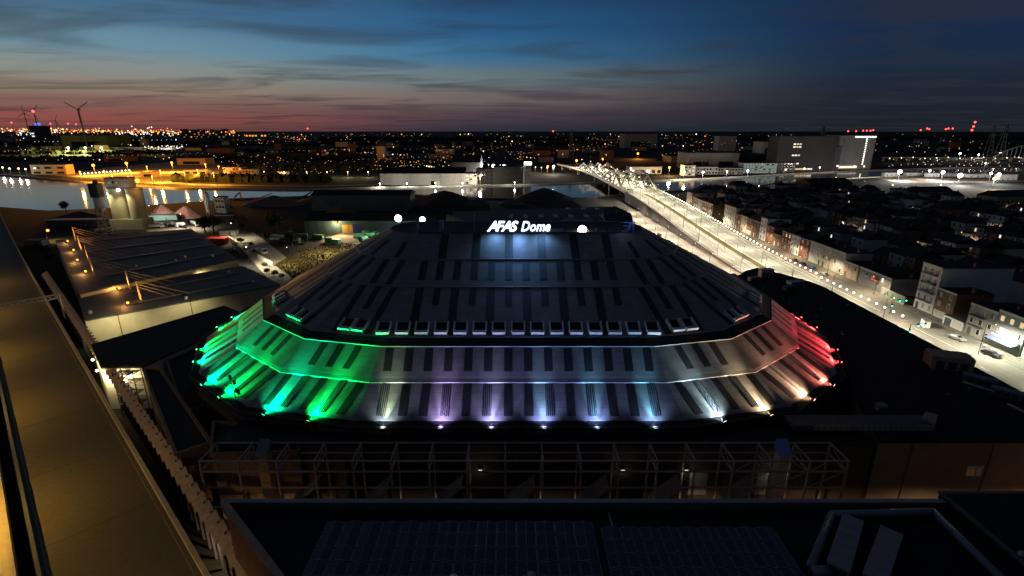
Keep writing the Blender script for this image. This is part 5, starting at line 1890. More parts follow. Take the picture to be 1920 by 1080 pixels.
# ================================================================== CANAL BRIDGE
br = thing('canal_bridge', 'wide lit road bridge with rows of zigzag trusses over the canal', 'bridge', (115, 600, 0))
M_bdeck = mat('bridge_deck', (0.22, 0.21, 0.18), .8, .2, .2)
M_truss = mat('truss_paint', (0.62, 0.58, 0.48), .6, .1, .6)
BZ = ramp_z(460)
bend = lambda Y: -0.00045 * max(0, Y - 600) ** 2
mb = MB()
ys = [452 + 12 * i for i in range(34)]
for a, c in zip(ys[:-1], ys[1:]):
    mb.add([(ROADL + bend(a), a, BZ - 1.6), (ROADR + 4 + bend(a), a, BZ - 1.6), (ROADR + 4 + bend(c), c, BZ - 1.6), (ROADL + bend(c), c, BZ - 1.6),
            (ROADL + bend(a), a, BZ), (ROADR + 4 + bend(a), a, BZ), (ROADR + 4 + bend(c), c, BZ), (ROADL + bend(c), c, BZ)],
           [(0, 3, 2, 1), (4, 5, 6, 7), (0, 1, 5, 4), (1, 2, 6, 5), (2, 3, 7, 6), (3, 0, 4, 7)])
mb.build('deck', M_bdeck, br)
for side, x in (('l', ROADL - .2), ('r', ROADR + 4.2)):
    mb = MB()
    for a, c in zip(ys[:-1], ys[1:]):
        mb.beam((x + bend(a), a, BZ + .2), (x + bend(c), c, BZ + .2), .35, 2.2)
    mb.build('edge_girder', M_truss, br)
for y in (462, 545, 640, 740, 830):
    for x in (ROADL + 3, 116, ROADR):
        MB().box(x - 1.2 + bend(y), y - 2, 0, x + 1.2 + bend(y), y + 2, BZ - 1.6).build('pier', M_concrete, br)
TX = [ROADL + .6, 111.0, 121.0, ROADR + 3.4]
for gi, x in enumerate(TX):
    for pts in ([(470, 0), (506, 11.5), (540, 12.5), (590, 0)], [(600, 0), (640, 2.5), (700, 10.5), (735, 0)]):
        P = [Vector((x + bend(y), y, BZ + z + .1)) for y, z in pts]
        for p, q in zip(P[:-1], P[1:]):
            MB().beam(p, q, 1.5, 1.7).build('truss_chord', M_truss, br)
        for y0, k0, k1 in ((pts[1][0], 1, 0), (pts[2][0], 2, 3)):
            c = P[k0]
            MB().beam(c, (c.x, c.y + (14 if k0 == 1 else -12), BZ + .1), .9, 1.0).build('truss_diagonal', M_truss, br)
    # little lamps along each truss
    for y in list(range(480, 600, 17)) + list(range(606, 760, 14)):
        lx = x + bend(y) + 1.0
        t = thing('bridge_lamp', 'small bright lamp at deck level beside a bridge truss', 'lamp', (lx, y, BZ), 'lamps along the bridge trusses')
        MB().tube((lx, y, BZ), (lx, y, BZ + 1.3), .1, 6).build('post', M_dsteel, t)
        MB().ball((lx, y, BZ + 1.9), .45, 8, 5).build('globe', emis('bridge_globe', (1.0, .86, .62), 6.0), t)
for y in (478, 512, 546, 580, 615, 650, 690, 730, 775):
    x = 116 + bend(y)
    lamp_post('bridge_mast_lamp', 'tall double lamp mast on the centre line of the bridge', x, y, BZ, 11, (1.6, 0), (1, .88, .64), 42000, E_warm, 'lamp masts on the bridge', 160, .45)

# ------------------------------------------------------------------ lamps along the ramp and street
E_bal = emis('balustrade_globe', (1.0, .90, .76), 9)
n_ = 0
Y = 158.0
lampM_post = MB().tube((0, 0, 0), (0, 0, .95), .06, 6).mesh('post', M_dsteel)
lampM_globe = MB().ball((0, 0, 1.2), .33, 8, 6).mesh('globe', E_bal)
lampM_cap = MB().cyl(0, 0, .95, 1.02, .16, 8).mesh('collar', M_dsteel)
while Y < 440:
    z = ramp_z(Y) + (.7 if Y > 206 else 0)
    t = thing('balustrade_lamp', 'small white globe lamp in the long row on the ramp edge', 'lamp', (ROADR + .3, Y, z), 'globe lamps along the ramp edge')
    link('post', lampM_post, t)
    link('collar', lampM_cap, t)
    link('globe', lampM_globe, t)
    Y += 4.2
Y = 150
while Y < 450:
    z = ramp_z(Y)
    for x, ax_, lab, g in ((117.2, 2.0, 'slim dark lamp mast on the planted median of the ramp', 'lamp masts on the ramp median'),):
        lamp_post('street_lamp', lab, x, Y, z + .1, 10, (ax_, 0), (1.0, .90, .67), 29000, E_warm, g, 168, .16)
    Y += 27
for Y in (130, 100, 75):
    lamp_post('street_lamp', 'slim lamp mast at the street junction by the shops', 130.5, Y, .03, 9, (2.5, 0), (1.0, .91, .70), 26000, E_warm, 'lamp masts at the junction', 165, .16)
for Y in (185, 215, 245, 275, 305, 335, 365, 395):
    lamp_post('street_lamp', 'wall side lamp post on the narrow street before the row houses', 138.9, Y, .14, 7, (-1.6, 0), (1.0, .78, .48), 6500, E_warm, 'lamp posts before the row houses', 165, .13)
for Y in (196, 218, 240, 262, 284, 306, 330, 355, 385):
    lamp_post('street_lamp', 'small lamp post on the lower street under the ramp wall', 87.5, Y, .02, 8, (1.0, 0), (1.0, .84, .62), 20000, E_warm, 'lamp posts on the lower street', 165, .16)
for Y in range(165, 450, 27):  # masts added to brighten the dim left carriageway
    lamp_post('street_lamp', 'added slim lamp mast beside the cycle path of the ramp', 102.2, Y, ramp_z(Y) + .1, 9, (2.2, 0), (1.0, .90, .70), 15000, E_warm, 'added lamp masts beside the cycle path', 165, .14)
# catenary masts (unlit)
for i, Y in enumerate(range(170, 440, 22)):
    z = ramp_z(Y)
    t = thing('tram_mast', 'thin unlit tram wire mast with one bracket on the ramp', 'mast', (110.6, Y, z), 'tram wire masts on the ramp')
    MB().tube((110.6, Y, z), (110.6, Y, z + 7.5), .1, 6, .07).build('pole', M_dsteel, t)
    MB().beam((110.6, Y, z + 6.9), (106.4, Y, z + 7.2), .07).build('bracket', M_dsteel, t)
# bright windowless hotel-like glow sign tower by the bridge
x, y = G(985, 345)
tw_ = thing('sign_tower', 'dark twin silo tower with a glowing white sign on top', 'tower', (x, y, 0))
for dx in (-5.5, -1.5):
    MB().cyl(x + dx, y, 0, VZ(985, 312, y)[1], 2.0, 14).build('cylinder', M_grey, tw_, True)
MB().box(x + .6, y - 3, 0, x + 6.5, y + 4, VZ(985, 309, y)[1]).build('shaft', M_dgrey, tw_)
zt = VZ(985, 309, y)[1]
MB().box(x - 1.5, y - 3.2, zt + .05, x + 7.0, y + 1, zt + 3.2).build('light_box', emis('sign_box', (1, .98, .95), 6), tw_)

# ================================================================== VEHICLES
def car_meshes():
    prof = [(-2.15, .35), (-2.2, .75), (-2.05, 1.0), (-1.55, 1.02), (-1.05, 1.42), (.35, 1.45), (1.05, 1.0), (1.9, .88), (2.15, .7), (2.15, .35)]
    n = len(prof)
    vs = []
    for s_ in (-1, 1):
        for x, z in prof:
            w = .86 if z < 1.05 else .70
            vs.append((x, s_ * w, z))
    fs = [tuple(range(n))[::1], tuple(range(n, 2 * n))[::-1]] + [(i, (i + 1) % n, n + (i + 1) % n, n + i)[::-1] for i in range(n)]
    body = MB().add(vs, fs)
    wins = []
    for s_ in (-1, 1):
        wins.append(MB().add([(-1.35, s_ * .80, 1.06), (.85, s_ * .80, 1.06), (.28, s_ * .715, 1.40), (-1.0, s_ * .715, 1.38)], [(0, 1, 2, 3)]))
    ws = MB().add([(1.08, -.72, 1.04), (1.08, .72, 1.04), (.42, .62, 1.43), (.42, -.62, 1.43)], [(0, 1, 2, 3)])
    rw_ = MB().add([(-1.60, -.72, 1.06), (-1.60, .72, 1.06), (-1.14, .62, 1.40), (-1.14, -.62, 1.40)], [(0, 1, 2, 3)])
    return body, wins, ws, rw_


def car(x, y, z, rz, paint, lab, lit=False):
    t = thing('parked_car' if not lit else 'car', lab, 'car', (x, y, z), None, rz)
    body, wins, ws, rw_ = car_meshes()
    body.local('body', paint, t)
    for w in wins:
        w.local('side_window', M_glass, t)
    ws.local('windscreen', M_glass, t)
    rw_.local('rear_window', M_glass, t)
    for xx in (-1.35, 1.35):
        for s_ in (-1, 1):
            wheel('wheel', xx, s_ * .78, .33, .2, t)
    for s_ in (-1, 1):
        MB().box(2.12, s_ * .62 - .16, .62, 2.18, s_ * .62 + .16, .78).local('headlight', emis('headlamp', (1, .95, .85), 8) if lit else M_white, t)
        MB().box(-2.23, s_ * .65 - .13, .72, -2.16, s_ * .65 + .13, .9).local('tail_light', E_red if lit else M_red, t)
    MB().box(-.5, -.25, 1.455, .1, .25, 1.5).local('roof_panel', M_glass, t) if False else None
    return t


P_black = mat('car_black', (.012, .012, .014), .22, 0, spec=.6)
P_silver = mat('car_silver', (.34, .35, .36), .3, 0, metal=.5)
P_grey = mat('car_grey', (.09, .095, .10), .28, 0, metal=.3)
P_blue = mat('car_blue', (.03, .06, .16), .25, 0)
for px, py, m_, lab, rz in ((1857, 667, P_black, 'black saloon car standing on the street before the green lit shop', -1.35), (1793, 637, P_silver, 'silver hatchback parked beside the shop terrace', -1.35)):
    x, y = G(px, py)
    car(x, y, .05, rz, m_, lab)
for Y, m_, lab in ((237, P_grey, 'grey car parked first in line before the white row house'), (229, P_black, 'black car parked second in line before the row houses'), (221, P_blue, 'blue car parked third in line before the row houses'), (212, P_silver, 'silver car parked last in line beside the peach house')):
    car(135.6, Y, .02, PI / 2, m_, lab)
car(120.4, 690, BZ + .02, PI / 2 + 3.14, P_silver, 'silver car with lit headlights crossing the bridge', True)
car(127 + bend(720), 720, BZ + .02, PI / 2, P_black, 'black car with red tail lights crossing the bridge', True)
car(88.5, 300, .03, PI / 2, P_grey, 'grey car alone on the lower street')
pv = vpt(330, -W1 - 9)
car(pv.x, pv.y, VZ0 + .04, math.atan2(VD.y, VD.x), P_black, 'dark car with red tail lights far along the viaduct', True)

# ================================================================== ROW HOUSES ALONG THE STREET
FRAME_W = MB().box(-.62, -.10, 0, .62, .0, 1.75).mesh('window', M_white)
PANE_D = MB().box(-.50, -.115, .1, .50, -.101, 1.65).mesh('pane', M_glass)
PANE_L = MB().box(-.50, -.115, .1, .50, -.101, 1.65).mesh('pane', E_win)
PANE_W = MB().box(-.50, -.115, .1, .50, -.101, 1.65).mesh('pane', E_winw)
PANE_B = MB().box(-.50, -.115, .1, .50, -.101, 1.65).mesh('pane', mat('drawn_blind', (.30, .29, .26), .8, .05))
SILL = MB().box(-.7, -.2, -.1, .7, 0, -.002).mesh('sill', M_concrete)
DOOR = MB().box(-.55, -.08, .14, .55, 0, 2.5).mesh('door', M_dgrey)
DOORW = MB().box(-.55, -.08, .14, .55, 0, 2.5).mesh('door', M_offwhite)


def town_house(label, Yc, w, floors, wall, roof='flat', depth=11.0, nwin=2, lit=(), x=143.0, ground='door', crown=None, fh=3.05, cat='house', group=None, blinds=.35, front_z=0.14):
    """front face at world x, facing the street (-x); Yc = middle along the street"""
    rr = random.Random(int(Yc * 10))
    t = thing('town_house', label, cat, (x, Yc, 0), group, -PI / 2)
    h = floors * fh + .5
    MB().box(-w / 2, 0, 0, w / 2, depth, h).local('wall', wall, t)
    if roof == 'flat':
        MB().box(-w / 2 + .02, -.02, h + .002, w / 2 - .02, depth, h + .22).local('roof', M_black, t)
        MB().box(-w / 2, -.22, h - .35, w / 2, -.002, h + .30).local('cornice', M_offwhite if wall is not M_white else M_grey, t)
    else:
        MB().add([(-w / 2, -.25, h), (w / 2, -.25, h), (w / 2, depth + .2, h), (-w / 2, depth + .2, h), (-w / 2, depth / 2, h + 2.8), (w / 2, depth / 2, h + 2.8)],
                 [(0, 1, 5, 4), (2, 3, 4, 5), (0, 4, 3), (1, 2, 5), (3, 2, 1, 0)]).local('roof', M_roofblk, t)
        MB().box(-w / 2, -.30, h - .3, w / 2, -.002, h - .003).local('gutter', M_offwhite, t)
    MB().box(w / 2 - 1.1, depth * .45, h + .2, w / 2 - .3, depth * .45 + .9, h + 1.9 + (1.6 if roof != 'flat' else 0)).local('chimney', M_brick2, t)
    for f in range(floors):
        for k in range(nwin):
            sx_ = (k + .5) / nwin * w - w / 2
            if f == 0 and k == 0 and ground == 'door':
                link('door', DOORW if rr.random() < .4 else DOOR, t, (sx_, 0, 0))
                continue
            if f == 0 and ground == 'garage':
                if k == 0:
                    MB().box(-w / 2 + .5, -.06, .14, w / 2 - 1.8, 0, 2.5).local('garage_door', M_offwhite, t)
                    link('door', DOOR, t, (w / 2 - 1.0, 0, 0))
                continue
            if f == 0 and ground == 'none':
                continue
            z = f * fh + 1.0
            wn_ = link('window', FRAME_W, t, (sx_, 0, z))
            key = (f, k)
            pane = PANE_L if key in lit else (PANE_B if rr.random() < blinds else PANE_D)
            if lit and lit[0] == 'w' and key in lit:
                pane = PANE_W
            link('pane', pane, wn_)
            link('sill', SILL, wn_)
    return t, h


W = town_house
cream = mat('cream_render', (.50, .45, .34), .85, .12, .6)
pale = mat('pale_grey_render', (.44, .44, .42), .85, .12, .6)
# along the street from near the junction to the bridge (Y grows away)
rows = [
    (206.5, 9.0, 2, M_tan, 'flat', 3, (), 'door', 'peach two storey house at the end of the parked cars'),
    (215.5, 8.6, 3, pale, 'flat', 2, (), 'door', 'pale grey three storey row house beside the peach house'),
    (224, 8.2, 3, cream, 'flat', 2, (), 'door', 'cream three storey row house next to the pale grey one'),
    (233, 9.5, 3, M_offwhite, 'flat', 2, (), 'garage', 'wide off white row house with garage'),
    (242.5, 8.8, 3, M_brick, 'pitch', 2, ((1, 0),), 'door', 'red brick row house with one lit window before the parked cars'),
    (251, 8.0, 3, M_white, 'flat', 3, (), 'door', 'tall bright white row house between brick houses'),
    (260, 9.5, 3, M_brick, 'pitch', 3, ((2, 1), (2, 2)), 'door', 'red brick row house with two lit upper windows'),
    (269, 8.5, 2, M_brick2, 'pitch', 2, (), 'door', 'low brown brick row house with pitched roof'),
    (277.5, 8.3, 3, M_brick, 'pitch', 2, (), 'door', 'plain red brick house in the middle of the row'),
    (285.5, 7.5, 4, M_white, 'flat', 2, (), 'door', 'narrow tall white row house rising over its neighbours'),
    (293.5, 8.3, 3, M_brick2, 'pitch', 2, (), 'door', 'brown brick house behind the narrow tall white one'),
    (302, 8.5, 3, M_brick, 'pitch', 3, (), 'garage', 'red brick house with garage far down the row'),
    (310.5, 8.3, 3, cream, 'flat', 2, ((0, 1),), 'door', 'cream row house with lit ground floor far down the row'),
    (319, 8.2, 3, M_brick2, 'pitch', 2, (), 'door', 'brown brick house beside the far cream one'),
    (327.5, 8.5, 4, pale, 'flat', 2, (), 'door', 'tall pale grey house near the corner shop'),
    (336.5, 9.0, 4, M_offwhite, 'flat', 3, (), 'door', 'wide off white four storey house near the corner shop'),
]
for Yc, w, fl, wall, roof, nw, lit, gr, lab in rows:
    W(lab, Yc, w, fl, wall, roof, 11 + (Yc * 7 % 4), nw, lit, ground=gr)
for Yc, w, fl, wall, lab, lit in ((366, 9, 3, M_brick2, 'brown corner house with teal shopfront', ()), (376, 10, 3, M_brick, 'dark brick house before the bridge ramp top', ((1, 1),)), (387, 10, 3, M_grey, 'grey house before the bridge ramp top', ()),
                                  (398, 11, 3, M_brick2, 'last brown house of the row near the bridge', ((0, 1),)), (412, 12, 4, cream, 'lit cream house with gable by the bridge', ((1, 0), (1, 1)))):
    t, h = W(lab, Yc, w, fl, wall, 'flat' if Yc < 400 else 'pitch', 12, 3, lit)
    if Yc == 366:
        MB().box(-4.2, -.35, 2.4, 4.2, -.12, 3.3).local('shop_sign', mat('teal_sign', (.03, .22, .19), .5, .1), t)
# garage with a red emblem board and a lit window
t, h = W('low grey garage building with red board and one lit window', 192, 18, 2, mat('garage_grey', (.17, .175, .18), .8, .15), 'flat', 16, 2, ('w', (1, 1)), ground='none', cat='garage')
MB().box(-2.0, -.1, 3.0, 2.2, -.02, 5.4).local('red_board', M_red, t)
for k, (a, c) in enumerate(((-1.6, -.2), (.2, 1.7))):
    MB().box(a, -.14, 3.6, c, -.101, 3.85).local('board_stripe', M_white, t)
    MB().box(a, -.14, 4.5, c, -.101, 4.75).local('board_stripe', M_white, t)

# white five storey apartment house with a long blank side wall
t, h = W('white five storey apartment house with long blank side wall', 166.5, 8.2, 5, mat('white_apartment', (.62, .62, .58), .8, .08, .4), 'flat', 24, 3, (), ground='door', fh=3.15, cat='apartment house')
for f in range(1, 5):
    o = MB().box(-3.0, -1.0, f * 3.15 + .5, 3.0, -.004, f * 3.15 + .62).local('balcony', M_concrete, t)
    MB().box(-3.0, -1.02, f * 3.15 + .62, 3.0, -.97, f * 3.15 + 1.1).local('railing', M_dsteel, o)
# graffiti wall between garage and apartment house
gw = thing('graffiti_wall', 'low wall with green graffiti beside the apartment house', 'wall', (141, 178, 0))
MB().box(140.6, 172, 0, 141.0, 184, 3.2).build('wall', M_grey, gw)
M_gr = mat('green_spray', (.05, .42, .16), .6, .2, 1.0)
rr = random.Random(4)
for k in range(5):
    y0 = 173 + k * 2.1
    P = [Vector((140.55, y0 + rr.uniform(-.3, 1.6), 1.0 + rr.uniform(-.5, 1.8))) for _ in range(5)]
    for p, q in zip(P[:-1], P[1:]):
        MB().beam(p, q, .09, .35).build('spray_stroke', M_gr, gw)
W('brown brick three storey house with wide windows against the white apartment house', 158.5, 7.6, 3, M_brick2, 'flat', 12, 2, (), ground='garage', blinds=.7)
t = thing('garage_box', 'low white garage with dark door between brick house and grey house', 'garage', (141, 150.5, 0))
MB().box(140.2, 147.2, 0, 150, 154.4, 3.0).build('wall', M_white, t)
MB().box(140.1, 147.1, 3.002, 150, 154.5, 3.25).build('roof', M_dgrey, t)
MB().box(140.1, 151.3, .1, 140.195, 153.7, 2.5).build('door', M_dgrey, t)
MB().box(140.1, 147.6, .1, 140.195, 150.6, 2.5).build('door', M_offwhite, t)
t, h = W('grey three storey house with balconies next to the lit shop', 142, 9.0, 3, mat('mid_grey', (.30, .285, .25), .85, .1), 'flat', 13, 3, (), x=140.5)
for f in (1, 2):
    MB().box(-3.4, -1.1, f * 3.05 + .45, 1.5, -.004, f * 3.05 + .6).local('balcony', M_dgrey, t)
t, h = W('grey house with orange and white lit upper windows above the shop', 133.0, 8.6, 3, mat('grey_b', (.27, .265, .25), .85, .1), 'flat', 13, 3, ((2, 0), (2, 1), (2, 2)), x=140.5, ground='none', fh=3.4)
for k in range(3):
    MB().box(-2.9 + k * 2.1, -.14, 4.2, -1.2 + k * 2.1, -.02, 6.2).local('lit_pane', E_winw, t)
aw = thing('shop_awning', 'blue grey shop awning under white strip lights', 'awning', (140, 133, 3))
MB().add([(140.4, 128.9, 3.4), (140.4, 137.2, 3.4), (137.8, 137.2, 2.6), (137.8, 128.9, 2.6), (140.4, 128.9, 3.5), (140.4, 137.2, 3.5), (137.8, 137.2, 2.7), (137.8, 128.9, 2.7)],
         [(0, 3, 2, 1)[::-1], (4, 7, 6, 5)[::-1], (0, 1, 5, 4)[::-1], (1, 2, 6, 5)[::-1], (2, 3, 7, 6)[::-1], (3, 0, 4, 7)[::-1]]).build('canvas', mat('awning_blue', (.12, .15, .24), .8, .1), aw)
for k in range(7):
    y = 129.4 + k * 1.15
    t2 = thing('strip_light', 'glaring white strip light over the shop awning', 'lamp', (140.2, y, 3.8), 'strip lights over the awning')
    MB().box(139.7, y, 3.7, 140.4, y + .14, 3.8).build('arm', M_dsteel, t2)
    MB().box(139.4, y - .4, 3.65, 139.7, y + .55, 3.9).build('tube', emis('strip_tube', (.9, .95, 1.0), 6), t2)
light('shop_glow', 'POINT', (138.4, 133, 3.9), (.9, .95, 1.0), 260, aw, size=.5)
for k in range(3):
    x, y = 136.6, 129.6 + k * 2.6
    t2 = thing('terrace_table', 'small cafe table on the pavement before the awning', 'table', (x, y, .14), 'cafe tables before the awning')
    MB().cyl(x, y, .84, .9, .5, 10).build('tabletop', M_white, t2)
    MB().cyl(x, y, .14, .84, .06, 8).build('leg', M_dsteel, t2)
    MB().cyl(x, y, .14, .2, .3, 10).build('foot', M_dsteel, t2)
# white house with rounded gable and green neon shops
t, h = W('white house with rounded gable and bay lit green', 124.0, 8.0, 3, mat('white_gable', (.60, .60, .55), .8, .08), 'flat', 13, 3, (), x=140.5, ground='none')
n = 12
arc = [(2.6 * math.cos(PI * k / n), h + .3 + 1.5 * math.sin(PI * k / n)) for k in range(n + 1)]
arc = [(4.0, h + .3)] + arc + [(-4.0, h + .3)]
MB().add([(x, -.3, z) for x, z in arc] + [(x, .1, z) for x, z in arc], [tuple(range(len(arc))), tuple(range(len(arc), 2 * len(arc)))[::-1]] + [(i, i + 1, len(arc) + i + 1, len(arc) + i)[::-1] for i in range(len(arc) - 1)]).local('gable', MATS['white_gable'], t)
MB().cyl(0, -.3, h - .8, h + .7, .75, 14).local('round_window', M_glass, t)
NEON = emis('green_neon', (.03, 1.0, .25), 9, True)
ns = thing('neon_window', 'green neon framed shop bay on the rounded gable house', 'neon sign', (139.6, 124, 2.5))
for (y0, z0, y1, z1) in ((121.8, 3.2, 121.8, 6.0), (123.6, 3.2, 123.6, 6.0), (121.8, 6.0, 123.6, 6.0), (121.8, 3.2, 123.6, 3.2), (124.6, 3.4, 124.6, 5.8), (126.2, 3.4, 126.2, 5.8), (124.6, 5.8, 126.2, 5.8)):
    MB().beam((140.1, y0, z0), (140.1, y1, z1), .16).build('tube', NEON, ns)
light('neon_glow', 'POINT', (138.7, 123.6, 4.2), (.05, 1, .25), 420, ns, size=.4)
t, h = W('yellowish house with glowing green sign and bright shop window', 115.6, 8.4, 3, mat('yellow_render', (.46, .40, .22), .85, .1), 'flat', 13, 3, (), x=140.5, ground='none')
ns = thing('neon_sign', 'round green neon shop sign over the bright shop window', 'neon sign', (139.7, 116, 3.6))
for k in range(8):
    a0_, a1_ = k * PI / 4, (k + 1) * PI / 4
    MB().beam((140.0, 117 + 1.1 * math.cos(a0_), 5.1 + 1.1 * math.sin(a0_)), (140.0, 117 + 1.1 * math.cos(a1_), 5.1 + 1.1 * math.sin(a1_)), .25).build('tube', NEON, ns)
MB().box(140.1, 112.5, 3.5, 140.3, 119.5, 4.0).build('light_strip', emis('shop_strip', (.95, 1, .98), 10), ns)
light('neon_glow', 'POINT', (138.8, 117, 5.0), (.05, 1, .3), 480, ns, size=.4)
MB().box(-3.6, -.12, .5, 3.6, -.02, 3.1).local('shop_window', emis('shop_window', (1.0, .74, .46), 1.5), t)
for k in range(4):
    MB().box(-3.7 + k * 2.4, -.2, .4, -3.55 + k * 2.4, -.125, 3.2).local('mullion', M_dgrey, t)
light('shop_glow', 'POINT', (138.2, 115.6, 2.2), (1, .8, .55), 500, t, size=.5) if False else None
W('dark brick house beyond the green lit shops', 106.8, 8.6, 3, M_brick2, 'flat', 13, 3, (), x=140.5)
W('grey house further along the shop street', 98, 8.6, 3, M_grey, 'flat', 13, 3, ((1, 1),), x=140.5)
# traffic lights and kiosk at the junction
for px, py, lab in ((1700, 640, 'traffic light with green signal at the median of the junction'), (1668, 590, 'overhead traffic light on a long arm at the junction')):
    x, y = G(px, py)
    t = thing('traffic_light', lab, 'traffic light', (x, y, 0))
    MB().tube((x, y, 0), (x, y, 5.4), .09, 6).build('pole', M_dsteel, t)
    MB().beam((x, y, 5.3), (x + 5.5, y + 1.2, 5.4), .1).build('arm', M_dsteel, t)
    for k, (bx_, bz_) in enumerate(((0, 3.0), (2.6, 4.6), (5.2, 4.6))):
        o = MB().box(x + bx_ - .18, y - .2 + bx_ * .2, bz_, x + bx_ + .18, y + .12 + bx_ * .2, bz_ + .95).build('signal_head', M_black, t)
        for j, ee in enumerate((emis('sig_green', (.02, 1, .5), 8), M_glass, M_glass)):
            MB().ball((x + bx_, y - .24 + bx_ * .2, bz_ + .18 + j * .3), .13 if j else .2, 8, 5).build('signal_lens', ee, o)
x, y = G(1734, 612)
t = thing('kiosk', 'small white ticket kiosk on the traffic island', 'kiosk', (x, y, 0))
MB().cbox(x, y, .03, 3.2, 1.6, 2.2, 1.2).build('wall', M_white, t)
MB().cbox(x, y, 2.232, 3.6, 2.0, .2, 1.2).build('roof', M_steel, t)
MB().cbox(x - .5, y - 1.0, 1.0, .05, 1.2, 1.0, 1.2).build('window', M_blue, t)
sheet('traffic_island', [G(*p) for p in [(1690, 650), (1715, 640), (1765, 668), (1745, 680)]], .045, M_grass)
sheet('traffic_island', [G(*p) for p in [(1640, 585), (1690, 575), (1730, 610), (1690, 620)]], .045, M_pave)

# ================================================================== UNLIT TOWN BEHIND THE STREET
def house_proto(w, d_, floors, wall, kind):
    t = link('house', None)
    h = floors * 2.9 + .3
    MB().box(-w / 2, -d_ / 2, 0, w / 2, d_ / 2, h).local('wall', wall, t)
    if kind == 'gable':
        MB().add([(-w / 2 - .2, -d_ / 2 - .3, h), (w / 2 + .2, -d_ / 2 - .3, h), (w / 2 + .2, d_ / 2 + .3, h), (-w / 2 - .2, d_ / 2 + .3, h), (-w / 2 - .2, 0, h + 3), (w / 2 + .2, 0, h + 3)],
                 [(0, 1, 5, 4), (2, 3, 4, 5), (0, 4, 3), (1, 2, 5), (3, 2, 1, 0)]).local('roof', M_roofblk, t)
    else:
        MB().box(-w / 2 - .1, -d_ / 2 - .1, h + .002, w / 2 + .1, d_ / 2 + .1, h + .3).local('roof', M_black, t)
    MB().box(w / 2 - 1.2, -.5, h + .1, w / 2 - .4, .5, h + 3.6 if kind == 'gable' else h + 1.5).local('chimney', M_brick2, t)
    for f in range(floors):
        for k in range(2):
            o = link('window', FRAME_W, t, ((k - .5) * w * .5, -d_ / 2, f * 2.9 + .9))
            link('pane', PANE_D, o)
    if kind != 'gable':
        MB().box(-w / 2 + .3, d_ / 2 - .1, 0, w / 2 - 1.5, d_ / 2 + 4.5, 2.9).local('rear_extension', wall, t)
    return t


protos = []
for w, d_, f, wall, kind, desc in ((6.5, 10, 2, M_brick, 'gable', 'unlit red brick terraced house with pitched roof'), (6.2, 10, 3, M_brick2, 'gable', 'unlit tall brown brick terraced house'),
                                   (6.5, 11, 3, M_grey, 'flat', 'unlit grey flat roofed terraced house'), (7.0, 11, 2, M_offwhite, 'flat', 'unlit pale flat roofed terraced house'),
                                   (8.5, 12, 3, pale, 'gable', 'unlit pale gabled town house')):
    p = house_proto(w, d_, f, wall, kind)
    protos.append((p, w, desc, [False]))
rr = random.Random(21)
lit_meshes = (PANE_L, PANE_W)
n_h = 0
blocks = []
# streets run away from the main street at a right angle and parallel to it
hx = 166.0
placed = []
for col_i, x in enumerate((172, 186, 214, 228, 258, 272, 304, 318, 352, 366, 402, 418, 458)):
    face = 1 if col_i % 2 else -1
    Y = 128 + (col_i // 2) * 6
    Ymax = 470 + col_i * 8
    while Y < Ymax:
        p, w, desc, usedf = protos[min(4, int(rr.random() * 5))]
        if 0 < (Y + col_i * 13) % 92 < 12:      # cross streets
            Y += 12
            continue
        step = w * (1.0 if Y < 330 else 1.02)
        # keep roughly inside the view
        if x > Y * 1.12 + 40 or (Y < 176 and x < 176):
            Y += step
            continue
        if rr.random() < .10 or n_h >= 285:
            Y += step
            continue
        o = p if not usedf[0] else copy_tree(p)
        o.location = (x + rr.uniform(-.8, .8), Y + step / 2, 0)
        o.rotation_euler = (0, 0, (-PI / 2 if face < 0 else PI / 2))
        o.scale = (1, rr.uniform(.9, 1.15), rr.uniform(.9, 1.18))
        d = 'dark'
        if usedf[0] and rr.random() < .36:
            wins = [c for c in o.children if c.name.startswith('window')]
            for wch in rr.sample(wins, 1 if rr.random() < .7 else 2):
                for pc in wch.children:
                    pc.data = rr.choice(lit_meshes)
            tag(o, desc.replace('unlit', 'mostly dark') + ' with a lit window', 'house', 'town houses behind the street with a lit window')
        else:
            tag(o, desc, 'house', 'unlit town houses behind the street')
        usedf[0] = True
        n_h += 1
        Y += step
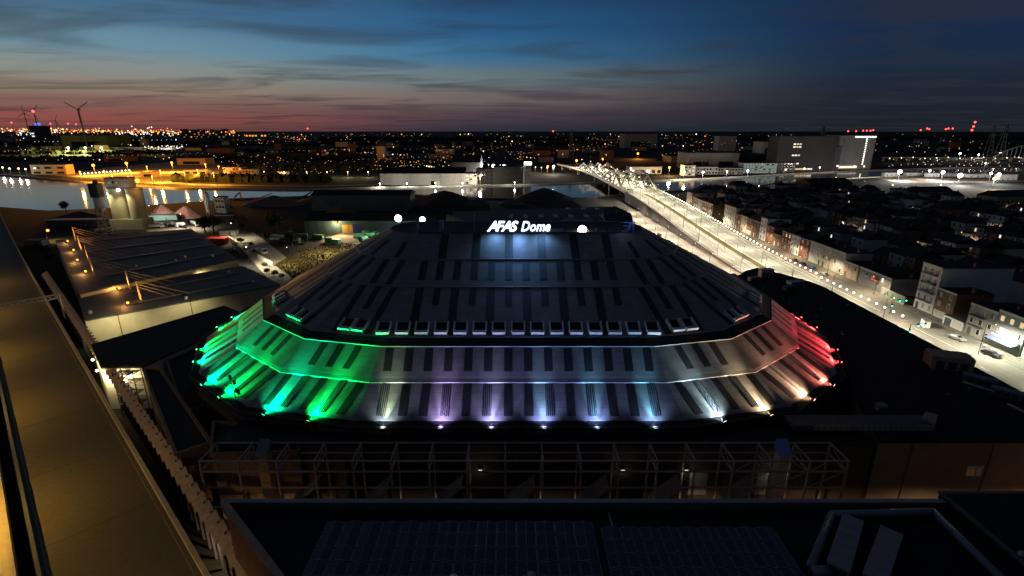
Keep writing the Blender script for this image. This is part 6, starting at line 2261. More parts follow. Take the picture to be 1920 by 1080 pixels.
# larger dark buildings in the quarter
for px, py, w, d_, h, m_, lab in ((1470, 385, 36, 16, 10, M_tan, 'long arcaded low hall in the dark quarter by the canal'), (1540, 365, 44, 22, 12, M_black, 'black shed roof by the right canal bank'), (1380, 372, 12, 14, 12, cream, 'cream gabled house end by the bridge ramp'),
                                  (1705, 455, 26, 12, 9, M_offwhite, 'pale hall with round arched gable among the dark houses'), (1800, 420, 40, 14, 11, M_brick2, 'long brown school block among the dark houses'), (1880, 395, 36, 16, 12, M_tan, 'tan church like block with steep roof'),
                                  (1740, 380, 30, 14, 10, M_grey, 'grey apartment slab among the dark houses'), (1620, 395, 30, 12, 9, M_brick, 'brick school wing lit by side street lamps'), (1345, 378, 12, 12, 10, M_brick2, 'brown house by the bridge foot'), (1360, 388, 10, 12, 11, pale, 'pale house by the bridge foot')):
    x, y = G(px, py)
    t = thing('town_building', lab, 'building', (x, y, 0))
    MB().cbox(x, y, 0, w, d_, h, .15).build('wall', m_, t)
    c_, s_ = math.cos(.15), math.sin(.15)

    def rot(u, v):
        return (x + u * c_ - v * s_, y + u * s_ + v * c_)
    pts = [(*rot(-w / 2 - .4, -d_ / 2 - .4), h), (*rot(w / 2 + .4, -d_ / 2 - .4), h), (*rot(w / 2 + .4, d_ / 2 + .4), h), (*rot(-w / 2 - .4, d_ / 2 + .4), h), (*rot(-w / 2 - .4, 0), h + 4), (*rot(w / 2 + .4, 0), h + 4)]
    MB().add(pts, [(0, 1, 5, 4), (2, 3, 4, 5), (0, 4, 3), (1, 2, 5), (3, 2, 1, 0)]).build('roof', M_roofblk, t)
    for f in range(int(h / 3.2)):
        for k in range(int(w / 4)):
            u = -w / 2 + 2 + k * 4
            q = rot(u, -d_ / 2 - .05)
            MB().cbox(q[0], q[1], f * 3.2 + 1, 1.3, .08, 1.6, .15).build('window', E_wind if rr.random() < .06 else M_glass, t)
# lamps inside the quarter
for i, (px, py, pw, c, em, lab, rb) in enumerate(((1745, 492, 1500, (1, .6, .3), E_warm, 'bare warm lamp flaring behind the row of dark houses', .55), (1713, 484, 700, (1, .7, .4), E_warm, 'small warm courtyard lamp near the flaring one', .35),
                                  (1642, 392, 1800, (.8, .95, .5), emis('lamp_greenish', (.75, 1.0, .35), 6), 'greenish globe lamp in the side street', .8), (1830, 412, 600, (1, .7, .4), E_warm, 'warm window lamp over the far roofs', .6),
                                  (1760, 360, 500, (1, .95, .85), E_white, 'white yard lamp among far roofs', .5), (1670, 360, 500, (1, .8, .6), E_warm, 'warm yard lamp among far roofs', .6), (1615, 405, 2600, (1, .72, .42), E_warm, 'street lamp in the brick side street', .35),
                                  (1600, 425, 2200, (1, .72, .42), E_warm, 'second street lamp in the brick side street', .3), (1575, 440, 1800, (1, .72, .42), E_warm, 'third street lamp in the brick side street', .3), (1875, 425, 500, (.8, .9, .3), emis('lamp_lime', (.7, .9, .2), 5), 'lime tinted lamp below the dark tree', .5),
                                  (1420, 362, 300, (1, .8, .5), E_warm, 'lamp by the canal quay houses', .5), (1788, 432, 300, (1, .95, .9), E_white, 'white roof lamp on the dark block', .35))):
    x, y = G(px, py)
    lamp_post('street_lamp', lab, x, y, 0, 7, (.6, 0), c, pw * 3, em, None, 170, rb)

# ================================================================== ACROSS THE CANAL, RIGHT: MILLS AND OFFICES
def big_block(lab, x0, x1, y0, depth, h, wall, name='mill_building', roof=M_roofblk, skew=0.0):
    t = thing(name, lab, 'building', ((x0 + x1) / 2, y0, 0))
    q = [(x0, y0 + 0), (x1, y0 + skew), (x1 + 6, y0 + skew + depth), (x0 + 6, y0 + depth)]
    MB().prism(q, 0, h).build('wall', wall, t)
    MB().prism([(a, c) for a, c in q], h + .003, h + .8).build('roof', roof, t)
    return t


M_mill = mat('mill_concrete', (.25, .245, .235), .85, .12, .04)
X0, X1 = VZ(1566, 300, 835)[0], VZ(1642, 300, 835)[0]
mz = VZ(1650, 254, 850)[1]
mill = big_block('great grey grain silo with lit roof edge and lit stair shaft', X0, X1, 832, 50, mz, M_mill, skew=12)
nP = 16
for i in range(nP):
    x = X0 + (X1 - X0) * (i + .5) / nP
    y = 832 + 12 * (i + .5) / nP
    MB().box(x - .35, y - .5, 8, x + .35, y - .02, mz - 4).build('pilaster', M_mill, mill)
E_strip = emis('led_strip', (1, .95, .82), 4)
for i in range(22):
    k = .42 + .58 * i / 22
    x, y = X0 + (X1 - X0) * k, 832 + 12 * k
    MB().box(x - .9, y - .9, mz - 2.6, x + .9, y - .55, mz - 1.4).build('edge_light', E_strip, mill)
for i in range(13):
    k = .74
    x, y = X0 + (X1 - X0) * k, 832 + 12 * k
    MB().box(x - .8, y - .9, 8 + i * 3.2, x + .8, y - .55, 9.3 + i * 3.2).build('stair_window', E_strip, mill)
for i in range(14):
    k = .02 + .6 * i / 14
    x, y = X0 + (X1 - X0) * k, 832 + 12 * k
    MB().box(x - 1.5, y - .6, 2.5, x + 1.5, y - .05, 5.8).build('window', emis('mill_ground', (1, .85, .6), 1.2), mill)
X0, X1 = VZ(1456, 300, 775)[0], VZ(1560, 300, 790)[0]
mz = VZ(1480, 256, 790)[1]
m2 = big_block('dark grey mill beside the grain silo with a few lit floors', X0, X1, 775, 45, mz, mat('dark_mill', (.042, .042, .044), .85, .15, .05), skew=10)
rr = random.Random(5)
for (k, f) in [(.27 + .05 * a, f) for a in range(3) for f in (3, 6, 9, 10)] + [(.3 + .04 * a, 1) for a in range(9)]:
    x, y = X0 + (X1 - X0) * k, 775 + 10 * k
    MB().box(x - 1.6, y - .5, f * 4, x + 1.6, y - .04, f * 4 + 2).build('window', E_win if rr.random() < .7 else E_winw, m2)
big_block('lower dark block between the two mills', X1 - 3, X1 + 18, 800, 30, mz * .72, M_dgrey)
for i in range(4):
    MB().box(X1 + 1 + i * 4, 799.4, mz * .6, X1 + 3.4 + i * 4, 799.95, mz * .6 + 2).build('window', E_win, bpy.data.objects[list(BASE)[-3]] if False else m2) if False else None


def win_block(lab, pxa, pxb, py_base, py_top, depth, wall, lit=.2, fh=3.6, fw=4.0, em=None, cat='building', name='office_block'):
    x0, y = G(pxa, py_base)
    x1 = G(pxb, py_base)[0]
    h = VZ((pxa + pxb) / 2, py_top, y)[1]
    t = thing(name, lab, cat, ((x0 + x1) / 2, y, 0))
    MB().box(x0, y, 0, x1, y + depth, h).build('wall', wall, t)
    MB().box(x0 - .4, y - .4, h + .003, x1 + .4, y + depth + .4, h + .6).build('roof', M_roofblk, t)
    nf, nw = max(1, int(h / fh)), max(1, int((x1 - x0) / fw))
    if nf * nw > 160:
        nw = max(1, 160 // nf)
    r2 = random.Random(int(pxa + py_base))
    for f in range(nf):
        for k in range(nw):
            xx = x0 + (x1 - x0) * (k + .5) / nw
            ww = (x1 - x0) / nw * .3
            m_ = (em or E_wind) if r2.random() < lit else M_glass
            MB().box(xx - ww, y - .12, f * h / nf + 1.0, xx + ww, y - .01, f * h / nf + 1.0 + h / nf * .45).build('window', m_, t)
    return t


E_teal = emis('teal_office_light', (.6, .85, .78), .35)
win_block('teal lit office block with rows of windows on the quay', 1393, 1455, 325, 306, 20, mat('office_teal', (.35, .42, .40), .7, .1), .75, em=E_teal)
win_block('brick warehouse with warm lit windows on the quay', 1490, 1530, 323, 303, 24, M_brick2, .35)
win_block('dark quay office beside the teal lit one', 1455, 1490, 324, 305, 24, M_dgrey, .15)
win_block('long grey windowless hall behind the quay', 1290, 1383, 318, 287, 60, M_mill, 0, fh=14, fw=40, name='hall')
win_block('pale ribbed lit shed near the bridge head', 1282, 1303, 330, 310, 18, M_offwhite, .3, em=E_warm if False else E_win, name='hall')
win_block('white flat shed with a lamp on the quay', 1306, 1345, 327, 313, 20, M_offwhite, .1, name='hall')
win_block('low brown shed on the quay road', 1345, 1393, 327, 315, 20, M_grey, .1, name='hall')
win_block('lit supermarket with blue white sign across the bridge', 1180, 1240, 326, 313, 25, M_offwhite, .5, em=emis('market_light', (.85, .92, 1), 3.0), fw=7, fh=5, name='hall')
win_block('orange lit sheds behind the bridge head', 1258, 1290, 305, 294, 60, M_tan, .1, name='hall')
win_block('pale cold store block standing alone far off', 1170, 1231, 278, 251, 90, M_grey, 0, fh=60, fw=200, name='hall')
win_block('square white tower block far beyond the quay', 1346, 1378, 283, 255, 40, M_offwhite, .02, name='tower_block')
win_block('low white cube behind the dark mill', 1429, 1452, 288, 266, 60, M_offwhite, 0, fh=60, fw=200, name='hall')
win_block('cream apartment slab among far lights', 817, 850, 294, 280, 30, cream, .25, name='apartment_slab', cat='apartment block')
win_block('brown apartment tower beside the cream slab', 847, 855, 280, 266, 30, M_brick2, .05, name='apartment_slab', cat='apartment block')
win_block('dark office beside the bridge approach', 893, 925, 345, 318, 26, M_black, .02)
win_block('lit factory with bright yard lamps at the canal', 872, 895, 346, 326, 20, M_grey, .5, em=E_winw)
# orange district, left
win_block('long pale office with dark windows behind the freight yard', 60, 104, 327, 309, 14, mat('office_beige', (.34, .33, .24), .8, .1), .0, fh=6.5, fw=12)
win_block('orange lit end block of the pale office', 104, 126, 327, 309, 14, M_tan, .0, fh=6.5, fw=12)  # tan colour stands in for orange light on the office end
win_block('orange lit factory hall behind the freight yard', 333, 386, 309, 297, 30, M_tan, .0, fh=10, fw=30, name='hall')
win_block('flat dark hall between the sodium lamps', 195, 240, 303, 294, 30, M_brick2, .0, fh=12, fw=40, name='hall')
win_block('white container office inside the freight yard', 345, 388, 327, 319, 10, M_offwhite, .0, fh=8, fw=10, name='hall')
win_block('small dark cabin at the freight yard corner', 265, 290, 333, 322, 12, M_tan, .0, fh=8, fw=12, name='hall')
win_block('row house block with lit fronts beside the freight yard', 420, 455, 331, 314, 14, M_brick2, .35, em=E_win, name='apartment_slab', cat='apartment block')
win_block('low dark house by the quay lamps', 455, 478, 331, 318, 14, M_brick2, .1, name='apartment_slab', cat='apartment block')
win_block('little shop with orange light on the quay', 520, 538, 331, 322, 10, M_tan, .4, em=E_win, name='hall')
win_block('huge yellowish ribbed storage hall in the harbour', 118, 205, 276, 254, 120, mat('harbour_hall', (.25, .24, .07), .8, .1, .02), 0, fh=200, fw=900, name='hall')
win_block('long white lit sheds in front of the harbour hall', 150, 330, 281, 276, 60, M_offwhite, .3, em=E_winw, fh=30, fw=60, name='hall')
win_block('dark harbour tower with blue light on top', 60, 86, 262, 236, 60, M_dgrey, .18, em=E_winw, fh=16, fw=26, name='tower_block')
win_block('row of far apartment towers on the horizon', 340, 352, 258, 242, 30, M_dgrey, .25, fh=18, fw=18, name='tower_block')
for i, (a, b2, tp) in enumerate(((356, 368, 243), (372, 384, 242), (388, 400, 243), (404, 414, 244), (417, 427, 242))):
    tag(win_block('far apartment tower with speckled lights, one of a row on the horizon', a, b2, 258, tp, 30, M_dgrey, .3, fh=18, fw=18, name='tower_block'), group='far apartment towers in a row')
for a, b2, y0, y1, lab in ((460, 500, 256, 250, 'long orange lit factory front far in the city'), (605, 640, 261, 256, 'orange lit far hall with green lamp'), (777, 800, 262, 256, 'orange lit far block in the middle of the city')):
    win_block(lab, a, b2, y0, y1, 60, M_tan, .9, em=emis('far_orange', (1, .42, .05), 1.2), fh=30, fw=30, name='hall')
# blue lamp
x, y = G(78, 262)
zt = VZ(78, 234, y)[1]
t = thing('tower_beacon', 'blue beacon on the dark harbour tower', 'beacon', (x, y, zt - 12))
MB().cyl(x, y, zt - 12, zt - 2, 2, 8).build('post', M_dsteel, t)
MB().box(x - 16, y - 4, zt - 2, x + 16, y + 4, zt + 10).build('light_box', emis('blue_beacon', (.02, .12, 1.0), 3), t)

# ================================================================== WIND TURBINES AND PYLONS
def turbine(px_b, py_b, Yd, hub_px, blade_m, lab, ang, red=False):
    xb, _ = VZ(px_b, py_b, Yd)
    xh, zh = VZ(hub_px[0], hub_px[1], Yd)
    x = xh
    t = thing('wind_turbine', lab, 'wind turbine', (x, Yd, 0))
    k = blade_m / 45
    Mt = mat('turbine_grey', (.10, .10, .11), .6, 0)
    MB().tube((x, Yd, 0), (x, Yd, zh), 2.6 * k, 10, 1.7 * k).build('tower', Mt, t)
    MB().box(x - 2 * k, Yd - 3, zh - 2 * k, x + 2 * k, Yd + 7, zh + 2 * k).build('nacelle', Mt, t)
    MB().ball((x, Yd - 4.5, zh), 2.2 * k, 8, 6).build('hub', Mt, t)
    for j in range(3):
        a = ang + j * 2 * PI / 3
        d = Vector((math.cos(a), 0, math.sin(a)))
        MB().beam(Vector((x, Yd - 4.5, zh)), Vector((x, Yd - 4.5, zh)) + d * blade_m, 1.0, 2.4 * k).build('blade', Mt, t)
    if red:
        MB().ball((x, Yd - 2, zh + 3 * k), 7, 8, 6).build('warning_light', E_red, t)


turbine(155, 243, 1800, (147, 205), 45, 'large wind turbine silhouetted against the afterglow', math.radians(30))
turbine(68, 240, 3000, (63, 210), 50, 'wind turbine with red warning light beyond the harbour tower', math.radians(170), True)
turbine(50, 238, 3600, (45, 212), 50, 'smaller wind turbine beside the one with the red light', math.radians(90))
turbine(106, 240, 4200, (104, 226), 45, 'far stub of a wind turbine on the horizon', math.radians(60))


def pylon(px, py_top, Yd, lab):
    x, zt = VZ(px, py_top, Yd)
    t = thing('power_pylon', lab, 'pylon', (x, Yd, 0))
    w = zt * .09
    for sx_ in (-1, 1):
        for sy_ in (-1, 1):
            MB().beam((x + sx_ * w, Yd + sy_ * w, 0), (x + sx_ * .8, Yd + sy_ * .8, zt), 1.0).build('leg', M_dgrey, t)
    for k in range(7):
        z0, z1 = zt * k / 7, zt * (k + 1) / 7
        w0, w1 = w + (.8 - w) * k / 7, w + (.8 - w) * (k + 1) / 7
        MB().beam((x - w0, Yd - w0, z0), (x + w1, Yd - w1, z1), .6).build('lattice_bar', M_dgrey, t)
        MB().beam((x + w0, Yd - w0, z0), (x - w1, Yd - w1, z1), .6).build('lattice_bar', M_dgrey, t)
    for z in (.72, .84, .95):
        MB().beam((x - zt * .14, Yd, zt * z), (x + zt * .14, Yd, zt * z), .8).build('cross_arm', M_dgrey, t)


pylon(1072, 243, 1100, 'dark lattice pylon beyond the bridge head')
pylon(1545, 238, 1000, 'lattice pylon standing before the lower mill block')
pylon(1866, 235, 1250, 'lattice pylon beside the far arched bridge')
pylon(1890, 232, 1150, 'second lattice pylon beside the far arched bridge')
# radio masts with red lights
for i, (px, py) in enumerate(((1726, 244), (1738, 241), (1742, 242), (1773, 242), (1778, 241), (1786, 241), (1828, 229), (1825, 237), (1822, 244), (1590, 246), (1605, 246), (1618, 245), (1625, 245), (1632, 245), (1637, 244), (22, 230), (128, 232), (143, 233), (95, 232), (1037, 246), (577, 241))):
    Yd = 3400
    x, z = VZ(px, py, Yd)
    t = thing('warning_mast', 'tall far mast with a red warning light on the horizon', 'mast', (x, Yd, 0), 'far masts with red lights')
    MB().tube((x, Yd, 0), (x, Yd, z), 1.2, 6, .6).build('pole', M_dsteel, t)
    MB().ball((x, Yd - 2, z), 6.0 if px > 1820 else 4.6, 6, 5).build('warning_light', E_red, t)
# far arched bridge and motorway, right
ab = thing('arched_bridge', 'far white lit arched bridge over the canal', 'bridge', (*G(1895, 297), 0))
Yb = G(1895, 300)[1]
xa, xb = VZ(1862, 297, Yb)[0], VZ(1990, 297, Yb)[0]
zd = VZ(1895, 296, Yb)[1]
MB().box(xa - 60, Yb, zd - 1.5, xb + 60, Yb + 12, zd).build('deck', M_grey, ab)
prev = None
hh = VZ(1925, 272, Yb)[1] - zd
for k in range(17):
    u = k / 16
    p = Vector((xa + (xb - xa) * u, Yb, zd + hh * 4 * u * (1 - u)))
    if prev is not None:
        MB().beam(prev, p, 2.0, 2.0).build('arch', M_offwhite, ab)
    if 0 < k < 16:
        MB().beam(p, (p.x, Yb, zd), 1.0).build('hanger', M_offwhite, ab)
    prev = p
for u in (.2, .5, .8):
    x = xa + (xb - xa) * u
    MB().box(x - 2, Yb + 1, 0, x + 2, Yb + 10, zd - 1.5).build('pier', M_concrete, ab) if u != .5 else None
mw = thing('far_motorway', 'far elevated motorway with lights crossing behind the building site', 'viaduct', (*G(1700, 300), 0))
Ym = G(1700, 303)[1]
MB().box(VZ(1660, 300, Ym)[0], Ym, 7, VZ(1990, 300, Ym)[0], Ym + 12, 8.5).build('deck', M_grey, mw)
for i in range(14):
    x = VZ(1660 + i * 24, 300, Ym)[0]
    MB().box(x - 1, Ym + 3, 0, x + 1, Ym + 9, 7).build('pier', M_concrete, mw)

# ================================================================== COUNTABLE BRIGHT LAMPS FURTHER OFF
far_lamps = []


def far_lamp(px, py, c, em, rb, power, lab, h=12.0, group=None):
    x, y = G(px, py, h)
    t = thing('lamp_mast', lab, 'street lamp', (x, y, 0), group)
    MB().tube((x, y, 0), (x, y, h), .3, 6, .2).build('pole', M_dsteel, t)
    MB().ball((x, y - .3, h), rb, 8, 6).build('lamp_globe', em, t)  # ball enlarged to imitate the lamp's glow
    if power:
        light('lamp_light', 'POINT', (x, y - rb - 1.5, h - 1 - rb * .4), c, power, t, size=rb)


ORG = (1.0, .38, .035)
for px, py, rb, pw in ((175, 310, 1.9, 420000), (237, 306, 1.9, 420000), (322, 305, 1.7, 420000), (385, 308, 1.3, 260000), (300, 320, 1.0, 260000), (370, 319, 1.0, 200000), (150, 322, 1.0, 200000), (410, 312, 1.2, 120000), (245, 322, 1.0, 300000), (210, 328, .9, 200000), (275, 312, .8, 200000), (345, 323, .8, 200000), (195, 320, .8, 200000), (285, 330, .7, 160000), (240, 331, .7, 160000), (400, 324, .8, 200000)):
    far_lamp(px, py, ORG, E_sodium, rb, pw * .6, 'tall sodium lamp mast over the orange freight yard', 14, 'sodium masts over the freight yard')  # later masts in the list are added to spread the orange glow
for i in range(14):
    px = 152 + i * 7
    x, y = G(px, 329 - i * .55, 1)
    t = thing('yard_light', 'low white light in the straight row across the freight yard', 'lamp', (x, y, 0), 'row of low lights in the freight yard')
    MB().tube((x, y, 0), (x, y, 3.0), .2, 6).build('post', M_dsteel, t)
    MB().ball((x, y, 3.2), .9, 8, 5).build('globe', emis('yard_white', (1, .85, .6), 7), t)
rr = random.Random(9)
for px, py in ((5, 314), (18, 316), (35, 316), (48, 317)):
    far_lamp(px, py, (1, .95, .8), E_warm, 1.1, 4000, 'white quay lamp on the far bank beyond the viaduct', 9, 'quay lamps beyond the viaduct')
for px in (495, 533, 575, 613, 652, 690):
    far_lamp(px, 322, (1, .82, .36), E_warm, .62, 14000, 'small warm quay lamp on the dark embankment', 7, 'quay lamps on the embankment')
for px, py in ((712, 344), (763, 344), (816, 343), (867, 343), (965, 342)):
    far_lamp(px, py, (1, .92, .75), E_white, .6, 20000, 'white lamp on the quay before the pale warehouse', 5, 'lamps before the canal warehouse')
for px, py, rb, em, c, pw, lab in ((1196, 288, 2.4, E_sodium, ORG, 30000, 'glaring orange lamp above the sheds past the bridge'), (1255, 314, 1.6, E_sodium, (1, .6, .25), 12000, 'orange lamp beside the ribbed shed'), (1283, 322, 1.4, E_warm, (1, .8, .5), 14000, 'warm lamp in front of the ribbed shed'),
                                  (1318, 323, 1.2, E_white, (1, .95, .9), 10000, 'white lamp before the white flat shed'), (1183, 316, 1.3, E_warm, (1, .8, .5), 9000, 'warm lamp at the supermarket corner'), (1402, 320, 1.2, E_white, (.9, .95, 1), 7000, 'white lamp on the quay by the teal office'),
                                  (1363, 321, 1.1, E_warm, (1, .8, .5), 6000, 'warm lamp on the quay road'), (1473, 318, 1.1, E_warm, (1, .75, .4), 8000, 'warm lamp beside the dark quay office'), (1508, 316, 1.1, E_warm, (1, .75, .4), 8000, 'warm lamp on the brick warehouse'),
                                  (1537, 314, 1.0, E_warm, (1, .75, .4), 8000, 'warm lamp past the brick warehouse'), (1570, 311, 1.0, E_warm, (1, .75, .4), 8000, 'warm lamp at the foot of the grain silo'), (1602, 312, 1.1, E_warm, (1, .8, .5), 9000, 'warm lamp in the middle of the silo quay'), (1620, 312, .9, E_warm, (1, .8, .5), 6000, 'warm lamp at the far end of the silo quay'),
                                  (1687, 322, 2.3, E_white, (1, .97, .9), 26000, 'dazzling white site lamp at the canal edge of the building site'), (1743, 320, 1.3, E_white, (1, .9, .95), 8000, 'white site lamp between the dazzling ones'), (1768, 323, 1.9, E_white, (.97, .97, 1), 20000, 'second dazzling white site lamp on the building site'),
                                  (1800, 329, 2.4, E_white, (1, .98, .9), 26000, 'widest dazzling white site lamp on the building site'), (1858, 325, 1.4, E_white, (1, .97, .95), 9000, 'white site lamp behind the orange one'), (1873, 327, 1.7, E_white, (.95, .95, 1), 9000, 'bluish white site lamp near the building site end'), (1865, 335, 1.8, E_warm, (1, .75, .4), 14000, 'orange site lamp nearest the houses'),
                                  (1848, 306, 1.3, E_warm, (1, .85, .6), 6000, 'warm lamp behind the building site'), (1800, 288, 1.9, E_white, (1, .95, .85), 9000, 'bright lamp on the far motorway'), (1835, 290, 1.4, E_white, (1, .95, .85), 5000, 'second bright lamp on the far motorway'), (1875, 287, 1.8, E_white, (1, .95, .85), 6000, 'bright lamp beside the arched bridge'),
                                  (925, 311, 2.2, emis('glare_white', (1, .98, .95), 20), (1, .97, .92), 30000, 'dazzling white lamp above the road to the bridge'), (945, 311, 1.9, MATS['glare_white'], (1, .97, .92), 20000, 'second dazzling white lamp above the road to the bridge'), (910, 322, 1.4, E_white, (1, .9, .8), 9000, 'white lamp at the factory by the canal'), (900, 330, 1.3, E_warm, (1, .8, .55), 12000, 'warm lamp in the factory yard by the canal'),
                                  (1027, 312, 1.5, E_sodium, (1, .4, .1), 4000, 'orange lamp on the bridge approach'), (1038, 312, 1.6, E_white, (1, .97, .95), 9000, 'white lamp on the bridge approach'), (1130, 298, 1.7, E_sodium, ORG, 5000, 'orange lamp behind the bridge trusses'), (1081, 301, 2.0, E_sodium, (1, .3, .05), 5000, 'red orange lamp behind the bridge trusses')):
    far_lamp(px, py, c, em, rb, pw * (.5 if 1450 < px < 1625 else 5), lab, 11)
for i in range(11):
    far_lamp(800 + i * 4.6, 311.5 + i * .75, (1, .9, .8), E_warm, .85, 1800, 'globe lamp in the slanting row on the road to the bridge', 8, 'row of lamps on the bridge road')
for i in range(13):
    far_lamp(905 + i * 11, 308 + i * .6, (1, .7, .4), E_warm, .7, 2500, 'lamp on the lit road leading to the bridge', 8, 'lamps on the road to the bridge')
for i in range(12):
    far_lamp(1668 + i * 22, 297 - (i % 3), (1, .85, .6), E_warm, .8, 1500, 'small lamp on the far motorway', 9, 'lamps on the far motorway')

# ================================================================== THE FAR CITY
# low dark buildings, the largest in view as things
rr = random.Random(33)
fb_mats = [M_dgrey, M_brick2, M_grey, M_brick, M_tan]
fb_cols = ['dark grey', 'brown brick', 'pale grey', 'red brick', 'tan']
shells = {}
for i, m_ in enumerate(fb_mats):
    shells[i] = (MB().box(-.5, -.5, 0, .5, .5, 1).mesh('wall', m_),
                 MB().add([(-.52, -.52, 1), (.52, -.52, 1), (.52, .52, 1), (-.52, .52, 1), (-.52, 0, 1.35), (.52, 0, 1.35)], [(0, 1, 5, 4), (2, 3, 4, 5), (0, 4, 3), (1, 2, 5), (3, 2, 1, 0)]).mesh('roof', M_roofblk),
                 MB().box(-.505, -.505, 1.002, .505, .505, 1.06).mesh('roof', M_black))
wl_unit = MB().box(-.03, -.53, .45, .03, -.505, .62).mesh('window', E_win)
nfb = 0
while nfb < 260:
    px, py = rr.uniform(-60, 1980), 250 + 65 * rr.random() ** 1.3
    if 1150 < px < 1680 and py > 285:
        continue
    if 690 < px < 1150 and py > 305:
        continue
    if px < 700 and py > 300:
        continue
    if px > 1640 and py > 290:
        continue
    x, y = G(px, py)
    k = rr.randrange(5)
    t = thing('far_building', 'small far %s building in the dark city' % fb_cols[k], 'building', (x, y, 0), 'far buildings of the dark city', rr.uniform(-.4, .4))
    link('wall', shells[k][0], t)
    link('roof', shells[k][1 if rr.random() < .6 else 2], t)
    for j in range(rr.choice((0, 1, 1, 2))):
        link('window', wl_unit, t, (rr.uniform(-.4, .4), 0, rr.uniform(-.3, .15)))
    s = rr.uniform(10, 30)
    t.scale = (s * rr.uniform(.8, 2.2), s * .7, rr.uniform(6, 14) if rr.random() < .85 else rr.uniform(16, 30))
    nfb += 1

# tree belts between the districts: dark masses
tm = MB()
for (pxa, pxb, py) in ((-50, 330, 288), (-50, 260, 300), (330, 700, 300), (450, 720, 318), (420, 900, 285), (700, 840, 309), (1660, 1980, 276), (1660, 1980, 285), (1240, 1460, 300), (500, 1200, 272), (600, 1100, 263), (1380, 1980, 262), (-50, 500, 272), (330, 620, 340)):
    n = int((pxb - pxa) / 4)
    for i in range(n):
        px = pxa + (pxb - pxa) * i / n
        for d in range(2):
            x, y = G(px + rr.uniform(-3, 3), py + rr.uniform(-1.5, 1.5))
            s = rr.uniform(4, 8) * (1 if y < 1200 else y / 1400)
            tm.add([(x + s * math.cos(a) * rr.uniform(.7, 1.1), y + s * math.sin(a), s * zz * rr.uniform(.8, 1.2)) for zz in (0, .7) for a in [2 * PI * q / 6 for q in range(6)]] + [(x + rr.uniform(-1, 1), y, s * 1.4)],
                   [(q, (q + 1) % 6, 6 + (q + 1) % 6, 6 + q) for q in range(6)] + [(6 + q, 6 + (q + 1) % 6, 12) for q in range(6)])
tag(tm.build('far_woods', mat('far_foliage', (.018, .024, .012), .95, .5, .05, spec=.1)), 'dark far belts of trees between the districts', 'woods', kind='stuff')

# myriad city lights: uncountable points
specs = {'white': (emis('city_white', (1, .88, .78), 2.6), MB()), 'orange': (emis('city_orange', (1, .27, .02), 2.2), MB()), 'red': (emis('city_red', (1, .06, .02), 2), MB()), 'amber': (emis('city_amber', (1, .50, .13), 2.2), MB())}


def speck(px, py, key, k=1.0, zz=None):
    z = zz if zz is not None else rr.uniform(5, 14)
    if py < 250 and zz is None:
        Yd = rr.uniform(4500, 6500)
        x, z = VZ(px, py, Yd)
        z = max(6, z)
        y = Yd
    else:
        x, y = G(px, py, z)
    d = math.sqrt(x * x + y * y) * 1.0
    s = d * .00062 * k
    mb = specs[key][1]
    mb.add([(x - s, y, z), (x + s, y, z), (x, y, z - s), (x, y, z + s), (x, y - s, z), (x, y + s, z)], [(0, 4, 3), (4, 1, 3), (1, 5, 3), (5, 0, 3), (4, 0, 2), (1, 4, 2), (5, 1, 2), (0, 5, 2)])


def pick(w):
    r_ = rr.random()
    for k, p in w:
        r_ -= p
        if r_ <= 0:
            return k
    return w[0][0]


for i in range(330):     # glowing harbour band on the horizon, left
    px = 440 * rr.random() ** .9
    py = rr.gauss(243.5 + px * .012, 2.2)
    speck(px, py, pick((('orange', .55), ('amber', .25), ('white', .12), ('red', .08))), rr.uniform(.8, 2.1))
for i in range(22):
    speck(rr.choice((28, 36, 44, 100, 104, 245, 250, 275, 90)) + rr.gauss(0, 7), 246 + rr.gauss(0, 4), 'white', rr.uniform(1.0, 1.9))
for i in range(60):
    speck(70 + rr.gauss(0, 18) if rr.random() < .5 else 280 + rr.gauss(0, 40), 251 + rr.gauss(0, 2.5), 'white', rr.uniform(1.0, 1.9))
for i in range(110):
    speck(rr.uniform(0, 420), rr.uniform(250, 300), pick((('white', .35), ('amber', .3), ('orange', .35))), rr.choice((.5, .6, .7, .8, 1.6)))
for i in range(40):      # bluish white sheds
    speck(rr.uniform(270, 345), 276 + rr.gauss(0, 2), 'white', rr.uniform(.9, 1.6))
cl = [(rr.uniform(440, 1330), 251 + 48 * rr.random() ** 1.4, rr.uniform(6, 26)) for _ in range(34)]
for i in range(400):     # middle of the city: clusters and strays
    if rr.random() < .7:
        cx_, cy_, cs_ = rr.choice(cl)
        px, py = rr.gauss(cx_, cs_), max(249.5, rr.gauss(cy_, cs_ * .10))
    else:
        px, py = rr.uniform(430, 1330), 250 + 52 * rr.random() ** 1.5
    speck(px, py, pick((('amber', .38), ('orange', .34), ('white', .22), ('red', .06))), rr.choice((.4, .5, .5, .6, .7, .8, 1.0, 1.9)))
for i in range(120):     # gardens and streets left of the bridge
    speck(rr.uniform(700, 910), rr.uniform(300, 325), pick((('amber', .75), ('white', .15), ('orange', .1))), rr.uniform(.5, 1.1))
for i in range(110):     # right: sparse
    speck(rr.uniform(1330, 1920), 252 + 40 * rr.random(), pick((('amber', .5), ('white', .4), ('orange', .1))), rr.uniform(.35, .8))
for i in range(70):
    speck(rr.uniform(1660, 1920), rr.uniform(294, 312), pick((('amber', .4), ('white', .6))), rr.uniform(.5, 1.0))
for i in range(60):
    speck(rr.uniform(400, 700), rr.uniform(300, 326), pick((('amber', .6), ('orange', .3), ('white', .1))), rr.uniform(.4, .9))
